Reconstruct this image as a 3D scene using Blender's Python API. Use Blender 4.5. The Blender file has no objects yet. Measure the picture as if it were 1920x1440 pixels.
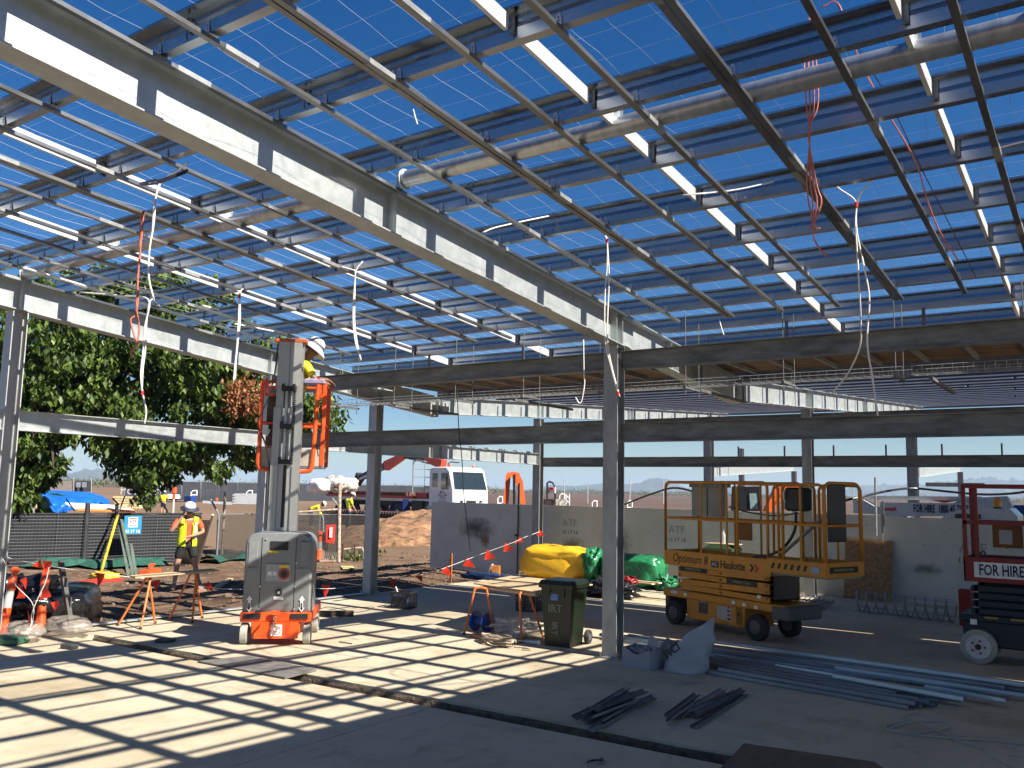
import bpy, math, random
import numpy as np
from mathutils import Vector, Matrix
random.seed(7); rng = np.random.default_rng(7)
S = bpy.context.scene
COL = S.collection
# ------------------------------------------------------------------ camera
FPX, PITCH, YAW, ROLL = 1631.85, 0.121453, 0.60969, 0.0196647
CAM = Vector((0, 0, 2.15))
_fw = Vector((-math.sin(YAW)*math.cos(PITCH), math.cos(YAW)*math.cos(PITCH), math.sin(PITCH)))
_r0 = Vector((math.cos(YAW), math.sin(YAW), 0)); _u0 = _r0.cross(_fw)
_r = _r0*math.cos(ROLL) + _u0*math.sin(ROLL); _u = -_r0*math.sin(ROLL) + _u0*math.cos(ROLL)
cam = bpy.data.cameras.new('camera'); camo = bpy.data.objects.new('camera', cam); COL.objects.link(camo)
cam.sensor_width = 36; cam.lens = FPX/1920*36; cam.clip_start = .05; cam.clip_end = 60000
camo.matrix_world = Matrix(((_r.x, _u.x, -_fw.x, CAM.x), (_r.y, _u.y, -_fw.y, CAM.y), (_r.z, _u.z, -_fw.z, CAM.z), (0, 0, 0, 1)))
S.camera = camo
# ------------------------------------------------------------------ light
ELEV = math.radians(41.9)
SUN_STRENGTH, SKY_STRENGTH, EXPOSURE = 5.0, 0.050, 1.22
W = bpy.data.worlds.new('World'); S.world = W; W.use_nodes = True
nt = W.node_tree; nt.nodes.clear()
sky = nt.nodes.new('ShaderNodeTexSky'); sky.sky_type = 'NISHITA'; sky.sun_disc = False
sky.sun_elevation = ELEV; sky.sun_rotation = math.radians(90); sky.altitude = 0
sky.air_density = 1.0; sky.dust_density = 0.2; sky.ozone_density = 4.5
bg = nt.nodes.new('ShaderNodeBackground'); bg.inputs[1].default_value = SKY_STRENGTH
out = nt.nodes.new('ShaderNodeOutputWorld')
hs = nt.nodes.new('ShaderNodeHueSaturation'); hs.inputs['Saturation'].default_value = 1.38; hs.inputs['Hue'].default_value = .508; hs.inputs['Value'].default_value = .85
nt.links.new(sky.outputs[0], hs.inputs['Color']); nt.links.new(hs.outputs[0], bg.inputs[0]); nt.links.new(bg.outputs[0], out.inputs[0])
sl = bpy.data.lights.new('sun', 'SUN'); sl.energy = SUN_STRENGTH; sl.angle = math.radians(.53); sl.color = (1, .93, .82)
so = bpy.data.objects.new('sun', sl); COL.objects.link(so)
so.rotation_euler = (0, math.pi/2 - ELEV, math.radians(0))
S.view_settings.view_transform = 'Standard'; S.view_settings.look = 'None'; S.view_settings.gamma = 1
S.view_settings.use_curve_mapping = False; S.view_settings.exposure = EXPOSURE
S.render.engine = 'CYCLES'
S.cycles.max_bounces = 8; S.cycles.transparent_max_bounces = 16

# ------------------------------------------------------------------ helpers
def P(px, py, x=None, y=None, z=None, d=None, h=0):
    "a point of the place seen at photo pixel px,py, on the plane x= / y= / z= or at distance d"
    v = _r*(px-960) + _u*(720-py) + _fw*FPX
    if x is not None: t = x/v.x
    elif y is not None: t = y/v.y
    elif z is not None: t = (z-CAM.z)/v.z
    else: t = d/math.hypot(v.x, v.y)
    return CAM + v*t

def nd(t, k): return t.nodes.new('ShaderNode'+k)
MATS = {}
def M(name, col, rough=.6, metal=0, var=.12, scale=4, bump=0, bscale=40, col2=None, trans=0, alpha=1, spec=.5, thr=None, transl=0, coat=0, stretch=None, ao=None):
    if name in MATS: return MATS[name]
    m = bpy.data.materials.new(name); m.use_nodes = True; t = m.node_tree; b = t.nodes['Principled BSDF']
    b.inputs['Roughness'].default_value = rough; b.inputs['Metallic'].default_value = metal
    b.inputs['Specular IOR Level'].default_value = spec
    if coat: b.inputs['Coat Weight'].default_value = coat
    tc = nd(t, 'TexCoord'); src = tc.outputs['Object']
    if stretch:
        mp = nd(t, 'Mapping'); mp.inputs['Scale'].default_value = stretch; t.links.new(src, mp.inputs[0]); src = mp.outputs[0]
    n = nd(t, 'TexNoise'); n.inputs['Scale'].default_value = scale; n.inputs['Detail'].default_value = 6; n.inputs['Roughness'].default_value = .65
    t.links.new(src, n.inputs['Vector'])
    r = nd(t, 'ValToRGB'); c = np.array(col[:3]); c2 = np.array(col2) if col2 else None
    if c2 is None:
        a, e = c*(1-var*1.6), c*(1+var*1.2)
    else: a, e = c, c2
    r.color_ramp.elements[0].position = .32 if thr is None else thr[0]; r.color_ramp.elements[1].position = .68 if thr is None else thr[1]
    r.color_ramp.elements[0].color = (*np.clip(a, 0, 1), 1); r.color_ramp.elements[1].color = (*np.clip(e, 0, 1), 1)
    t.links.new(n.outputs['Fac'], r.inputs[0]); t.links.new(r.outputs[0], b.inputs['Base Color'])
    rr = nd(t, 'MapRange'); rr.inputs['To Min'].default_value = max(.02, rough-.12); rr.inputs['To Max'].default_value = min(1, rough+.12)
    t.links.new(n.outputs['Fac'], rr.inputs[0]); t.links.new(rr.outputs[0], b.inputs['Roughness'])
    if bump:
        n2 = nd(t, 'TexNoise'); n2.inputs['Scale'].default_value = bscale; n2.inputs['Detail'].default_value = 5
        t.links.new(src, n2.inputs['Vector'])
        bp = nd(t, 'Bump'); bp.inputs['Strength'].default_value = bump; bp.inputs['Distance'].default_value = .02
        t.links.new(n2.outputs['Fac'], bp.inputs['Height']); t.links.new(bp.outputs[0], b.inputs['Normal'])
    o = t.nodes['Material Output']
    if transl:
        tr = nd(t, 'BsdfTranslucent'); mx = nd(t, 'MixShader'); mx.inputs[0].default_value = transl
        t.links.new(r.outputs[0], tr.inputs[0]); t.links.new(b.outputs[0], mx.inputs[1]); t.links.new(tr.outputs[0], mx.inputs[2]); t.links.new(mx.outputs[0], o.inputs[0])
    if alpha < 1: b.inputs['Alpha'].default_value = alpha
    if trans: b.inputs['Transmission Weight'].default_value = trans
    MATS[name] = m; return m

def frame(w, up=(0, 0, 1)):
    w = Vector(w).normalized(); up = Vector(up)
    if abs(w.dot(up.normalized())) > .99: up = Vector((0, 1, 0))
    u = up.cross(w).normalized() * -1; v = u.cross(w) * -1
    u = w.cross(up).normalized(); v = u.cross(w).normalized()
    return u, v, w

class MB:
    def __init__(s): s.v = []; s.f = []; s.mi = []; s.m = 0
    def add(s, vs, fs):
        b = len(s.v); s.v += [tuple(q) for q in vs]; s.f += [tuple(b+i for i in f) for f in fs]; s.mi += [s.m]*len(fs); return s
    def hexa(s, q): # 8 pts: bottom 4 ccw, top 4 ccw
        return s.add(q, [(3, 2, 1, 0), (4, 5, 6, 7), (0, 1, 5, 4), (1, 2, 6, 5), (2, 3, 7, 6), (3, 0, 4, 7)])
    def box(s, c, sz, rz=0, T=None):
        x, y, z = [k/2 for k in sz]; q = []
        for dz in (-z, z):
            for dx, dy in ((-x, -y), (x, -y), (x, y), (-x, y)):
                w = Vector((dx, dy, dz))
                if rz: w = Matrix.Rotation(rz, 3, 'Z') @ w
                if T is not None: w = T @ w
                q.append(Vector(c)+w)
        return s.hexa(q)
    def box2(s, a, b): return s.box([(i+j)/2 for i, j in zip(a, b)], [abs(j-i) for i, j in zip(a, b)])
    def bevbox(s, c, sz, bv, rz=0, T=None):
        # box with bevelled vertical and horizontal edges: stacked octagons
        x, y, z = [k/2 for k in sz]; bv = min(bv, x*.9, y*.9, z*.9); vs = []
        def ring(k, zz): return [(-x+k, -y, zz), (x-k, -y, zz), (x, -y+k, zz), (x, y-k, zz), (x-k, y, zz), (-x+k, y, zz), (-x, y-k, zz), (-x, -y+k, zz)]
        R = []
        for zz, ins in ((-z, bv), (-z+bv, 0), (z-bv, 0), (z, bv)):
            xs, ys = x-ins, y-ins; k = bv
            R.append([(-xs+k, -ys, zz), (xs-k, -ys, zz), (xs, -ys+k, zz), (xs, ys-k, zz), (xs-k, ys, zz), (-xs+k, ys, zz), (-xs, ys-k, zz), (-xs, -ys+k, zz)])
        for rg in R: vs += rg
        fs = [tuple(reversed(range(8))), tuple(24+i for i in range(8))]
        for a in range(3):
            for i in range(8): j = (i+1) % 8; fs.append((a*8+i, a*8+j, a*8+8+j, a*8+8+i))
        q = []
        for w in vs:
            w = Vector(w)
            if rz: w = Matrix.Rotation(rz, 3, 'Z') @ w
            if T is not None: w = T @ w
            q.append(Vector(c)+w)
        return s.add(q, fs)
    def ext(s, prof, a, b, up=(0, 0, 1)):
        "closed profile (x,y) swept from a to b"
        a, b = Vector(a), Vector(b); u, v, w = frame(b-a, up); n = len(prof)
        vs = [a+u*p[0]+v*p[1] for p in prof] + [b+u*p[0]+v*p[1] for p in prof]
        return s.add(vs, [tuple(range(n)), tuple(reversed(range(n, 2*n)))] + [((i+1) % n, i, n+i, n+(i+1) % n) for i in range(n)])
    def tube(s, pts, r, n=6, cap=True):
        pts = [Vector(p) for p in pts]; vs = []; fs = []; rr = r if isinstance(r, (list, tuple)) else [r]*len(pts)
        pu = None
        for i, p in enumerate(pts):
            w = (pts[min(i+1, len(pts)-1)] - pts[max(i-1, 0)])
            if w.length < 1e-9: w = Vector((0, 0, 1))
            w.normalize()
            if pu is None: pu = Vector((0, 0, 1)) if abs(w.z) < .9 else Vector((1, 0, 0))
            u = (pu - w*pu.dot(w)); u = u.normalized() if u.length > 1e-6 else w.orthogonal().normalized(); pu = u; v = w.cross(u)
            for k in range(n):
                a = 2*math.pi*k/n; vs.append(p+(u*math.cos(a)+v*math.sin(a))*rr[i])
        for i in range(len(pts)-1):
            for k in range(n): j = (k+1) % n; fs.append((i*n+k, i*n+j, i*n+n+j, i*n+n+k))
        if cap: fs += [tuple(reversed(range(n))), tuple((len(pts)-1)*n+k for k in range(n))]
        return s.add(vs, fs)
    def lathe(s, prof, c=(0, 0, 0), n=20, axis='Z', T=None, cap=True):
        "prof list of (r,h)"
        vs = []; fs = []
        for r, h in prof:
            for k in range(n):
                a = 2*math.pi*k/n; w = Vector((r*math.cos(a), r*math.sin(a), h))
                if axis == 'X': w = Vector((w.z, w.x, w.y))
                if axis == 'Y': w = Vector((w.x, w.z, w.y))
                if T is not None: w = T @ w
                vs.append(Vector(c)+w)
        for i in range(len(prof)-1):
            for k in range(n): j = (k+1) % n; fs.append((i*n+k, i*n+j, i*n+n+j, i*n+n+k))
        if cap: fs += [tuple(reversed(range(n))), tuple((len(prof)-1)*n+k for k in range(n))]
        return s.add(vs, fs)
    def quad(s, a, b, c, d): return s.add([a, b, c, d], [(0, 1, 2, 3)])
    def build(s, name, mats, parent=None, smooth=False, loc=None, kind=None, label=None, recalc=True):
        me = bpy.data.meshes.new(name); me.from_pydata(s.v, [], s.f)
        if not isinstance(mats, (list, tuple)): mats = [mats]
        for m in mats: me.materials.append(m)
        if len(mats) > 1: me.polygons.foreach_set('material_index', s.mi)
        if recalc:
            import bmesh
            bm = bmesh.new(); bm.from_mesh(me); bmesh.ops.recalc_face_normals(bm, faces=bm.faces); bm.to_mesh(me); bm.free()
        if smooth:
            me.polygons.foreach_set('use_smooth', [True]*len(me.polygons))
            if smooth == 'auto':
                me.set_sharp_from_angle(angle=math.radians(35))
        me.update()
        o = bpy.data.objects.new(name, me); COL.objects.link(o)
        if loc is not None: o.location = loc
        if parent is not None: o.parent = parent
        if kind: o['kind'] = kind
        if label: o['label'] = label
        return o

def thing(name, label, cat, loc=(0, 0, 0), rz=0, group=None):
    o = bpy.data.objects.new(name, None); COL.objects.link(o); o.empty_display_size = .2
    o.location = loc; o.rotation_euler = (0, 0, rz); o['label'] = label; o['category'] = cat
    if group: o['group'] = group
    return o
def tag(o, label, cat, group=None, kind=None):
    o['label'] = label; o['category'] = cat
    if group: o['group'] = group
    if kind: o['kind'] = kind
    return o
def cpy(src, parent=None, loc=None, rz=None):
    o = src.copy(); COL.objects.link(o)
    if parent is not None: o.parent = parent
    if loc is not None: o.location = loc
    if rz is not None: o.rotation_euler = (0, 0, rz)
    return o
def copy_tree(o, parent=None):
    c = o.copy(); COL.objects.link(c)
    if parent is not None: c.parent = parent
    for ch in list(o.children): copy_tree(ch, c)
    return c
def I_prof(h, b, tf=.012, tw=.008):
    return [(-b/2, -h/2), (b/2, -h/2), (b/2, -h/2+tf), (tw/2, -h/2+tf), (tw/2, h/2-tf), (b/2, h/2-tf), (b/2, h/2), (-b/2, h/2), (-b/2, h/2-tf), (-tw/2, h/2-tf), (-tw/2, -h/2+tf), (-b/2, -h/2+tf)]
def thin(pts, t):
    "closed outline of a folded thin strip"
    pts = [Vector((*p, 0)) for p in pts]; L = []; R = []
    for i, p in enumerate(pts):
        d1 = (p-pts[i-1]).normalized() if i else None; d2 = (pts[i+1]-p).normalized() if i < len(pts)-1 else None
        d1 = d1 or d2; d2 = d2 or d1
        n1 = Vector((-d1.y, d1.x, 0)); n2 = Vector((-d2.y, d2.x, 0)); m = (n1+n2).normalized(); k = t/2/max(.3, m.dot(n1))
        L.append(p+m*k); R.append(p-m*k)
    return [(q.x, q.y) for q in L+R[::-1]]
def text(s, size, mat, parent, loc, rot, name='lettering', ext=.002, shear=0, align='CENTER', sx=1, font_off=0):
    cu = bpy.data.curves.new(name, 'FONT'); cu.body = s; cu.size = size; cu.extrude = ext; cu.align_x = align; cu.align_y = 'CENTER'; cu.shear = shear; cu.offset = font_off; cu.resolution_u = 2
    o = bpy.data.objects.new(name, cu); COL.objects.link(o)
    dg = bpy.context.evaluated_depsgraph_get(); me = bpy.data.meshes.new_from_object(o.evaluated_get(dg)); bpy.data.objects.remove(o); me.name = name
    me.materials.clear(); me.materials.append(mat)
    q = bpy.data.objects.new(name, me); COL.objects.link(q); q.location = loc; q.rotation_euler = rot; q.scale = (sx, 1, 1)
    if parent is not None: q.parent = parent
    return q
def smoothline(pts, k=6):
    "Catmull-Rom through pts"
    pts = [Vector(p) for p in pts]; q = [pts[0]*2-pts[1]]+pts+[pts[-1]*2-pts[-2]]; o = []
    for i in range(1, len(q)-2):
        a, b, c, d = q[i-1:i+3]
        for j in range(k):
            t = j/k; o.append(.5*((2*b)+(c-a)*t+(2*a-5*b+4*c-d)*t*t+(3*b-3*c+d-a)*t**3))
    o.append(pts[-1]); return o

# ------------------------------------------------------------------ materials
galv = M('galvanised_steel', (.50, .52, .54), .42, .55, .10, 9, .05, 60)
galv_dull = M('weathered_galvanised_steel', (.30, .31, .32), .5, .45, .14, 6, .05, 50)
galv_dark = M('dull_hot_dip_steel', (.17, .175, .175), .5, .4, .22, 5, .05, 50, stretch=(1, 1, 3))
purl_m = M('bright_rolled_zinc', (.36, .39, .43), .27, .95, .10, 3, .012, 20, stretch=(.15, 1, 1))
batt_m = M('batten_steel', (.22, .225, .23), .34, .8, .2, 4, stretch=(1, .3, 1))
white_m = M('white_paint', (.78, .78, .76), .45, 0, .04)
black_m = M('black_plastic', (.018, .018, .02), .4, 0, .2)
rubber = M('rubber', (.03, .03, .03), .8, 0, .25, 20, .2)
orange_m = M('orange_machine_paint', (.78, .085, .012), .38, 0, .10, 8, .02)
orange_p = M('orange_plastic', (.85, .10, .02), .45, 0, .08)
# ================================================================== GROUND AND SLAB
def ground_mat():
    m = bpy.data.materials.new('dirt'); m.use_nodes = True; t = m.node_tree; b = t.nodes['Principled BSDF']; b.inputs['Roughness'].default_value = .95
    b.inputs['Specular IOR Level'].default_value = .15
    ge = nd(t, 'NewGeometry'); sx = nd(t, 'SeparateXYZ'); t.links.new(ge.outputs['Position'], sx.inputs[0])
    def noise(s, d=8, r=.6):
        n = nd(t, 'TexNoise'); n.inputs['Scale'].default_value = s; n.inputs['Detail'].default_value = d; n.inputs['Roughness'].default_value = r; t.links.new(ge.outputs['Position'], n.inputs['Vector']); return n
    def ramp(f, a, c, p=(.35, .65)):
        r = nd(t, 'ValToRGB'); r.color_ramp.elements[0].color = (*a, 1); r.color_ramp.elements[1].color = (*c, 1); r.color_ramp.elements[0].position, r.color_ramp.elements[1].position = p; t.links.new(f, r.inputs[0]); return r
    near = ramp(noise(1.3).outputs['Fac'], (.085, .055, .038), (.23, .155, .105))
    fine = ramp(noise(22, 6, .8).outputs['Fac'], (.55, .55, .55), (1.35, 1.3, 1.25))
    mul = nd(t, 'Mix'); mul.data_type = 'RGBA'; mul.blend_type = 'MULTIPLY'; mul.inputs[0].default_value = 1
    t.links.new(near.outputs[0], mul.inputs[6]); t.links.new(fine.outputs[0], mul.inputs[7])
    far = ramp(noise(.02, 6).outputs['Fac'], (.15, .095, .06), (.22, .15, .095))
    plow = ramp(noise(.03, 6).outputs['Fac'], (.085, .056, .048), (.14, .095, .075))
    def math_(op, a, b_=None):
        q = nd(t, 'Math'); q.operation = op
        for i, k in enumerate((a, b_)):
            if k is None: continue
            if isinstance(k, (int, float)): q.inputs[i].default_value = k
            else: t.links.new(k, q.inputs[i])
        return q.outputs[0]
    def mr(v, a, c):
        q = nd(t, 'MapRange'); q.inputs['From Min'].default_value = a; q.inputs['From Max'].default_value = c; t.links.new(v, q.inputs[0]); return q.outputs[0]
    dist = math_('SQRT', math_('ADD', math_('POWER', sx.outputs[0], 2.0), math_('POWER', sx.outputs[1], 2.0)))
    wob = math_('ADD', dist, math_('MULTIPLY', noise(.15).outputs['Fac'], 14))
    f1 = mr(wob, 30, 48)
    # ploughed field: right of a line through the site, beyond 70 m
    side = math_('ADD', math_('MULTIPLY', sx.outputs[0], .94), math_('MULTIPLY', sx.outputs[1], .66))
    f2 = math_('MULTIPLY', mr(side, -22, -6), mr(dist, 75, 95))
    mA = nd(t, 'Mix'); mA.data_type = 'RGBA'; t.links.new(f1, mA.inputs[0]); t.links.new(mul.outputs[2], mA.inputs[6]); t.links.new(far.outputs[0], mA.inputs[7])
    mB = nd(t, 'Mix'); mB.data_type = 'RGBA'; t.links.new(f2, mB.inputs[0]); t.links.new(mA.outputs[2], mB.inputs[6]); t.links.new(plow.outputs[0], mB.inputs[7])
    t.links.new(mB.outputs[2], b.inputs['Base Color'])
    bp = nd(t, 'Bump'); bp.inputs['Strength'].default_value = .7; bp.inputs['Distance'].default_value = .06; t.links.new(noise(9, 8, .75).outputs['Fac'], bp.inputs['Height']); t.links.new(bp.outputs[0], b.inputs['Normal'])
    return m
def gh(x, y):
    "height of the dirt"
    r = math.hypot(x+20, y-15); a = max(0, 1-abs(r-20)/60)
    z = -.16 + .035*math.sin(x*.9+math.sin(y*.7))*math.cos(y*1.1+.5*math.sin(x)) + .03*math.sin(x*2.3+y*1.7)*math.sin(y*2.9-x)
    if -17 < x < -12.9 and 14.2 < y < 19.5: z += .16*math.exp(-((x+14.2)**2/1.6+(y-16.3)**2/1.6))*1.1
    if r > 60: z = -.16
    z += .42*math.exp(-(((x+27)/22)**2+((y-45)/17)**2)**2)
    if x > -12.6: z = -.3
    return min(z, -.03) if (y < 24 and not (-17 < x < -12.9 and 14 < y < 19.5)) else z
xs = sorted(set([-12000, -6000, -3000, -1500, -800, -400, -200, -120, -90, -75] + list(np.arange(-64, -28, 2.)) + list(np.arange(-28, -11, .25)) + [-10, -5, 0, 5, 10, 20, 40, 80, 160, 400, 1000, 3000, 12000]))
ys = sorted(set([-6000, -1500, -400, -100, -40, -20, -10, 0] + list(np.arange(2, 24, .25)) + list(np.arange(24, 64, 2.)) + [70, 80, 100, 130, 170, 250, 400, 800, 1500, 3000, 6000, 12000]))
g = MB(); g.v = [(x, y, gh(x, y) if abs(x) < 76 and abs(y) < 81 else -.16) for y in ys for x in xs]; nx = len(xs)
g.f = [(j*nx+i, j*nx+i+1, j*nx+nx+i+1, j*nx+nx+i) for j in range(len(ys)-1) for i in range(nx-1)]; g.mi = [0]*len(g.f)
ground = g.build('ground', ground_mat(), smooth=True, kind='structure')

def conc_mat():
    m = bpy.data.materials.new('smooth_concrete'); m.use_nodes = True; t = m.node_tree; b = t.nodes['Principled BSDF']
    tc = nd(t, 'TexCoord')
    def noise(s, d=8, r=.6, st=None):
        n = nd(t, 'TexNoise'); n.inputs['Scale'].default_value = s; n.inputs['Detail'].default_value = d; n.inputs['Roughness'].default_value = r
        if st: mp = nd(t, 'Mapping'); mp.inputs['Scale'].default_value = st; t.links.new(tc.outputs['Object'], mp.inputs[0]); t.links.new(mp.outputs[0], n.inputs[0])
        else: t.links.new(tc.outputs['Object'], n.inputs['Vector'])
        return n
    def ramp(f, els):
        r = nd(t, 'ValToRGB')
        while len(r.color_ramp.elements) < len(els): r.color_ramp.elements.new(.5)
        for e, (p, c) in zip(r.color_ramp.elements, els): e.position = p; e.color = (*c, 1)
        t.links.new(f, r.inputs[0]); return r.outputs[0]
    base = ramp(noise(.8, 7, .6, (1, 1, 1)).outputs['Fac'], [(.3, (.40, .34, .235)), (.5, (.49, .425, .31)), (.7, (.54, .475, .36))])
    stain = ramp(noise(2.6, 9, .75, (1.6, .7, 1)).outputs['Fac'], [(.30, (.62, .62, .64)), (.46, (1, 1, 1)), (.7, (1.04, 1.03, 1.0))])
    speck = ramp(noise(70, 3, .7).outputs['Fac'], [(.25, (.82, .82, .82)), (.5, (1, 1, 1)), (.8, (1.06, 1.06, 1.06))])
    dirt = ramp(noise(.45, 5, .7, (1, 1.5, 1)).outputs['Fac'], [(.52, (1, 1, 1)), (.66, (.80, .76, .70))])
    cur = base
    for k in (stain, speck, dirt):
        mx = nd(t, 'Mix'); mx.data_type = 'RGBA'; mx.blend_type = 'MULTIPLY'; mx.inputs[0].default_value = 1; t.links.new(cur, mx.inputs[6]); t.links.new(k, mx.inputs[7]); cur = mx.outputs[2]
    t.links.new(cur, b.inputs['Base Color']); b.inputs['Roughness'].default_value = .72; b.inputs['Specular IOR Level'].default_value = .35
    bp = nd(t, 'Bump'); bp.inputs['Strength'].default_value = .12; bp.inputs['Distance'].default_value = .01; t.links.new(noise(30, 6, .7).outputs['Fac'], bp.inputs['Height']); t.links.new(bp.outputs[0], b.inputs['Normal'])
    return m
conc = conc_mat(); conc_rough = M('rough_concrete', (.20, .18, .15), .9, 0, .3, 8, .5, 30)
def nearE(x): return 6.83+.020*(x+10)   # near lip of the trench
def farE(x): return 7.13+.026*(x+10)
XL, XR = -12.72, 9.0
s = MB()
def prism(mb, poly, z0, z1): n = len(poly); mb.add([(x, y, z0) for x, y in poly]+[(x, y, z1) for x, y in poly], [tuple(reversed(range(n))), tuple(range(n, 2*n))]+[(i, (i+1) % n, n+(i+1) % n, n+i) for i in range(n)])
J = .006
prism(s, [(XL, -9), (-5.72-J, -9), (-5.72-J, nearE(-5.7)), (-12.1, nearE(-12.1)), (XL, nearE(-12.1))], -.28, 0)
prism(s, [(-5.72+J, -9), (XR, -9), (XR, nearE(XR)), (-5.72+J, nearE(-5.7))], -.28, 0)
prism(s, [(XL, nearE(-12.1)), (-12.1, nearE(-12.1)), (-12.1, farE(-12.1)), (XL, farE(-12.1))], -.28, -.002)
e1 = random.Random(3)
fx = [-12.1]+[-12+i*.35 for i in range(61)]; fx = [x for x in fx if x < XR]+[XR]
prism(s, [(XL, farE(-12.1))]+[(x, farE(x)+e1.uniform(-.012, .012)) for x in fx]+[(XR, 20.6), (XL, 20.6)], -.28, 0)
slab = s.build('floor', conc, kind='structure')
tr = MB(); tr.box2((-12.1, 6.6, -.34), (XR, 8.0, -.17)); tr.build('trench_bed', M('trench_fill', (.27, .22, .155), .95, 0, .4, 6, .6, 25), kind='structure')
tw2 = MB(); n2 = 60; vs = []
for i in range(n2+1):
    x = -12.08+i*(XR+12.08)/n2
    for z_, dy in ((-.18, -.02), (-.10, -.012-.012*rng.random()), (-.055, -.006-.01*rng.random()), (-.018-.012*rng.random(), .004)): vs.append((x, farE(x)-.012+dy, z_))
tw2.add(vs, [(4*i+j, 4*i+4+j, 4*i+5+j, 4*i+1+j) for i in range(n2) for j in range(3)]); tw2.build('trench_side', M('trench_earth', (.12, .09, .065), .95, 0, .4, 9, .8, 30), kind='structure', recalc=False)
# crumbs of concrete in the trench
cr = MB()
for i in range(420):
    x = rng.uniform(-12, 2); y = nearE(x)+.02+rng.random()*(farE(x)-nearE(x)-.04); a = rng.uniform(.006, .028)
    T = Matrix.Rotation(rng.uniform(0, 3), 3, 'Z') @ Matrix.Rotation(rng.uniform(0, 1), 3, 'X'); cr.box((x, y, -.167), (a*2, a*1.5, a), T=T)
tag(cr.build('rubble', conc_rough), 'loose crumbs of concrete lying along the bottom of the floor trench', 'rubble', kind='stuff')
# stones on the dirt
st = MB()
for i in range(2600):
    x = rng.uniform(-27, -12.9); y = rng.uniform(5, 24); a = rng.uniform(.008, .035)*(1+2*(rng.random() > .95))
    T = Matrix.Rotation(rng.uniform(0, 3), 3, 'Z') @ Matrix.Rotation(rng.uniform(0, 1), 3, 'X'); st.box((x, y, gh(x, y)+a*.2), (a*2, a*1.5, a), T=T)
tag(st.build('gravel', M('dirt_clods', (.17, .12, .085), .95, 0, .4, 3)), 'small stones and clods scattered over the brown dirt', 'gravel', kind='stuff')

# ================================================================== DISTANCE: mountains, bushes, haze
def pdir(px, py=908):
    v = _r*(px-960)+_u*(720-py)+_fw*FPX; return v
def mountain(prof, d0, depth, label):
    "prof: (px, height px above horizon)"; mb = MB(); vs = []; n = len(prof)
    xs_ = []; 
    for px in np.arange(prof[0][0], prof[-1][0]+.1, 8):
        h = np.interp(px, [p[0] for p in prof], [p[1] for p in prof]); xs_.append((px, h))
    rows = 7
    for r_ in range(rows):
        fr = r_/(rows-1); prof_h = math.sin(math.pi*min(1, fr*1.0))**.8 if 0 < fr < 1 else 0
        for px, h in xs_:
            v = pdir(px); L = math.hypot(v.x, v.y); d = d0+depth*(fr-.5)
            hh = max(0, h/FPX*d0*1.0)*prof_h*(1+.12*math.sin(px*.13+r_*2)+.08*math.sin(px*.31+r_))/(1.05 if prof_h > .9 else 1)
            vs.append((v.x/L*d, v.y/L*d, -.2+hh+ (2.3 if fr > 0 and fr < 1 else 0)))
    m_ = len(xs_); mb.add(vs, [(r_*m_+i, r_*m_+i+1, r_*m_+m_+i+1, r_*m_+m_+i) for r_ in range(rows-1) for i in range(m_-1)])
    return mb
hill_m = M('hill_scrub', (.075, .075, .05), .95, 0, .3, .01)
H = [([(60, 0), (88, 5), (100, 8), (130, 14), (150, 20), (175, 21), (188, 24), (205, 20), (222, 8), (235, 0)], 4200, 700),
     ([(1000, 3), (1030, 10), (1060, 11), (1075, 9), (1110, 14), (1140, 15), (1165, 14), (1195, 17), (1218, 26), (1255, 27), (1272, 15), (1290, 10), (1330, 5), (1360, 2)], 4600, 800),
     ([(1330, 8), (1400, 14), (1430, 20), (1500, 14), (1560, 12), (1640, 22), (1700, 22), (1750, 26), (1800, 33), (1850, 36), (1900, 33), (2000, 30), (2100, 10)], 5200, 900),
     ([(-600, 10), (-300, 18), (-100, 9), (40, 4), (90, 0)], 5200, 900), ([(2100, 12), (2300, 26), (2600, 20), (3000, 8)], 5000, 900)]
for pr_, d0, dep in H: mountain(pr_, d0, dep, '').build('hills', hill_m, smooth=True, kind='structure')

# bush belt on the horizon
def leaf_mesh(name, centres, mat, parent=None, size=.5, up=.3, droop=0):
    "centres (n,3): folded rhombic leaves"
    n = len(centres); a = rng.uniform(0, 2*np.pi, n); tilt = rng.normal(up, .5, n)
    if droop: tilt = -np.abs(rng.normal(droop, .35, n))
    d = np.stack([np.cos(a)*np.cos(tilt), np.sin(a)*np.cos(tilt), np.sin(tilt)], 1)
    sd = np.stack([-np.sin(a), np.cos(a), rng.normal(0, .4, n)], 1); sd /= np.linalg.norm(sd, axis=1)[:, None]
    sz = size*rng.uniform(.6, 1.3, n)[:, None]; nrm = np.cross(d, sd)
    v = np.stack([centres, centres+d*sz*.45+sd*sz*.26-nrm*sz*.05, centres+d*sz, centres+d*sz*.45-sd*sz*.26-nrm*sz*.05], 1).reshape(-1, 3)
    idx = np.arange(n)*4; f = np.concatenate([np.stack([idx, idx+1, idx+2], 1), np.stack([idx, idx+2, idx+3], 1)])
    me = bpy.data.meshes.new(name); me.vertices.add(len(v)); me.vertices.foreach_set('co', v.ravel().astype(np.float32))
    me.loops.add(f.size); me.loops.foreach_set('vertex_index', f.ravel().astype(np.int32)); me.polygons.add(len(f)); me.polygons.foreach_set('loop_start', np.arange(0, f.size, 3, dtype=np.int32))
    me.update(calc_edges=True); me.materials.append(mat); o = bpy.data.objects.new(name, me); COL.objects.link(o)
    if parent is not None: o.parent = parent
    return o
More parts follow.
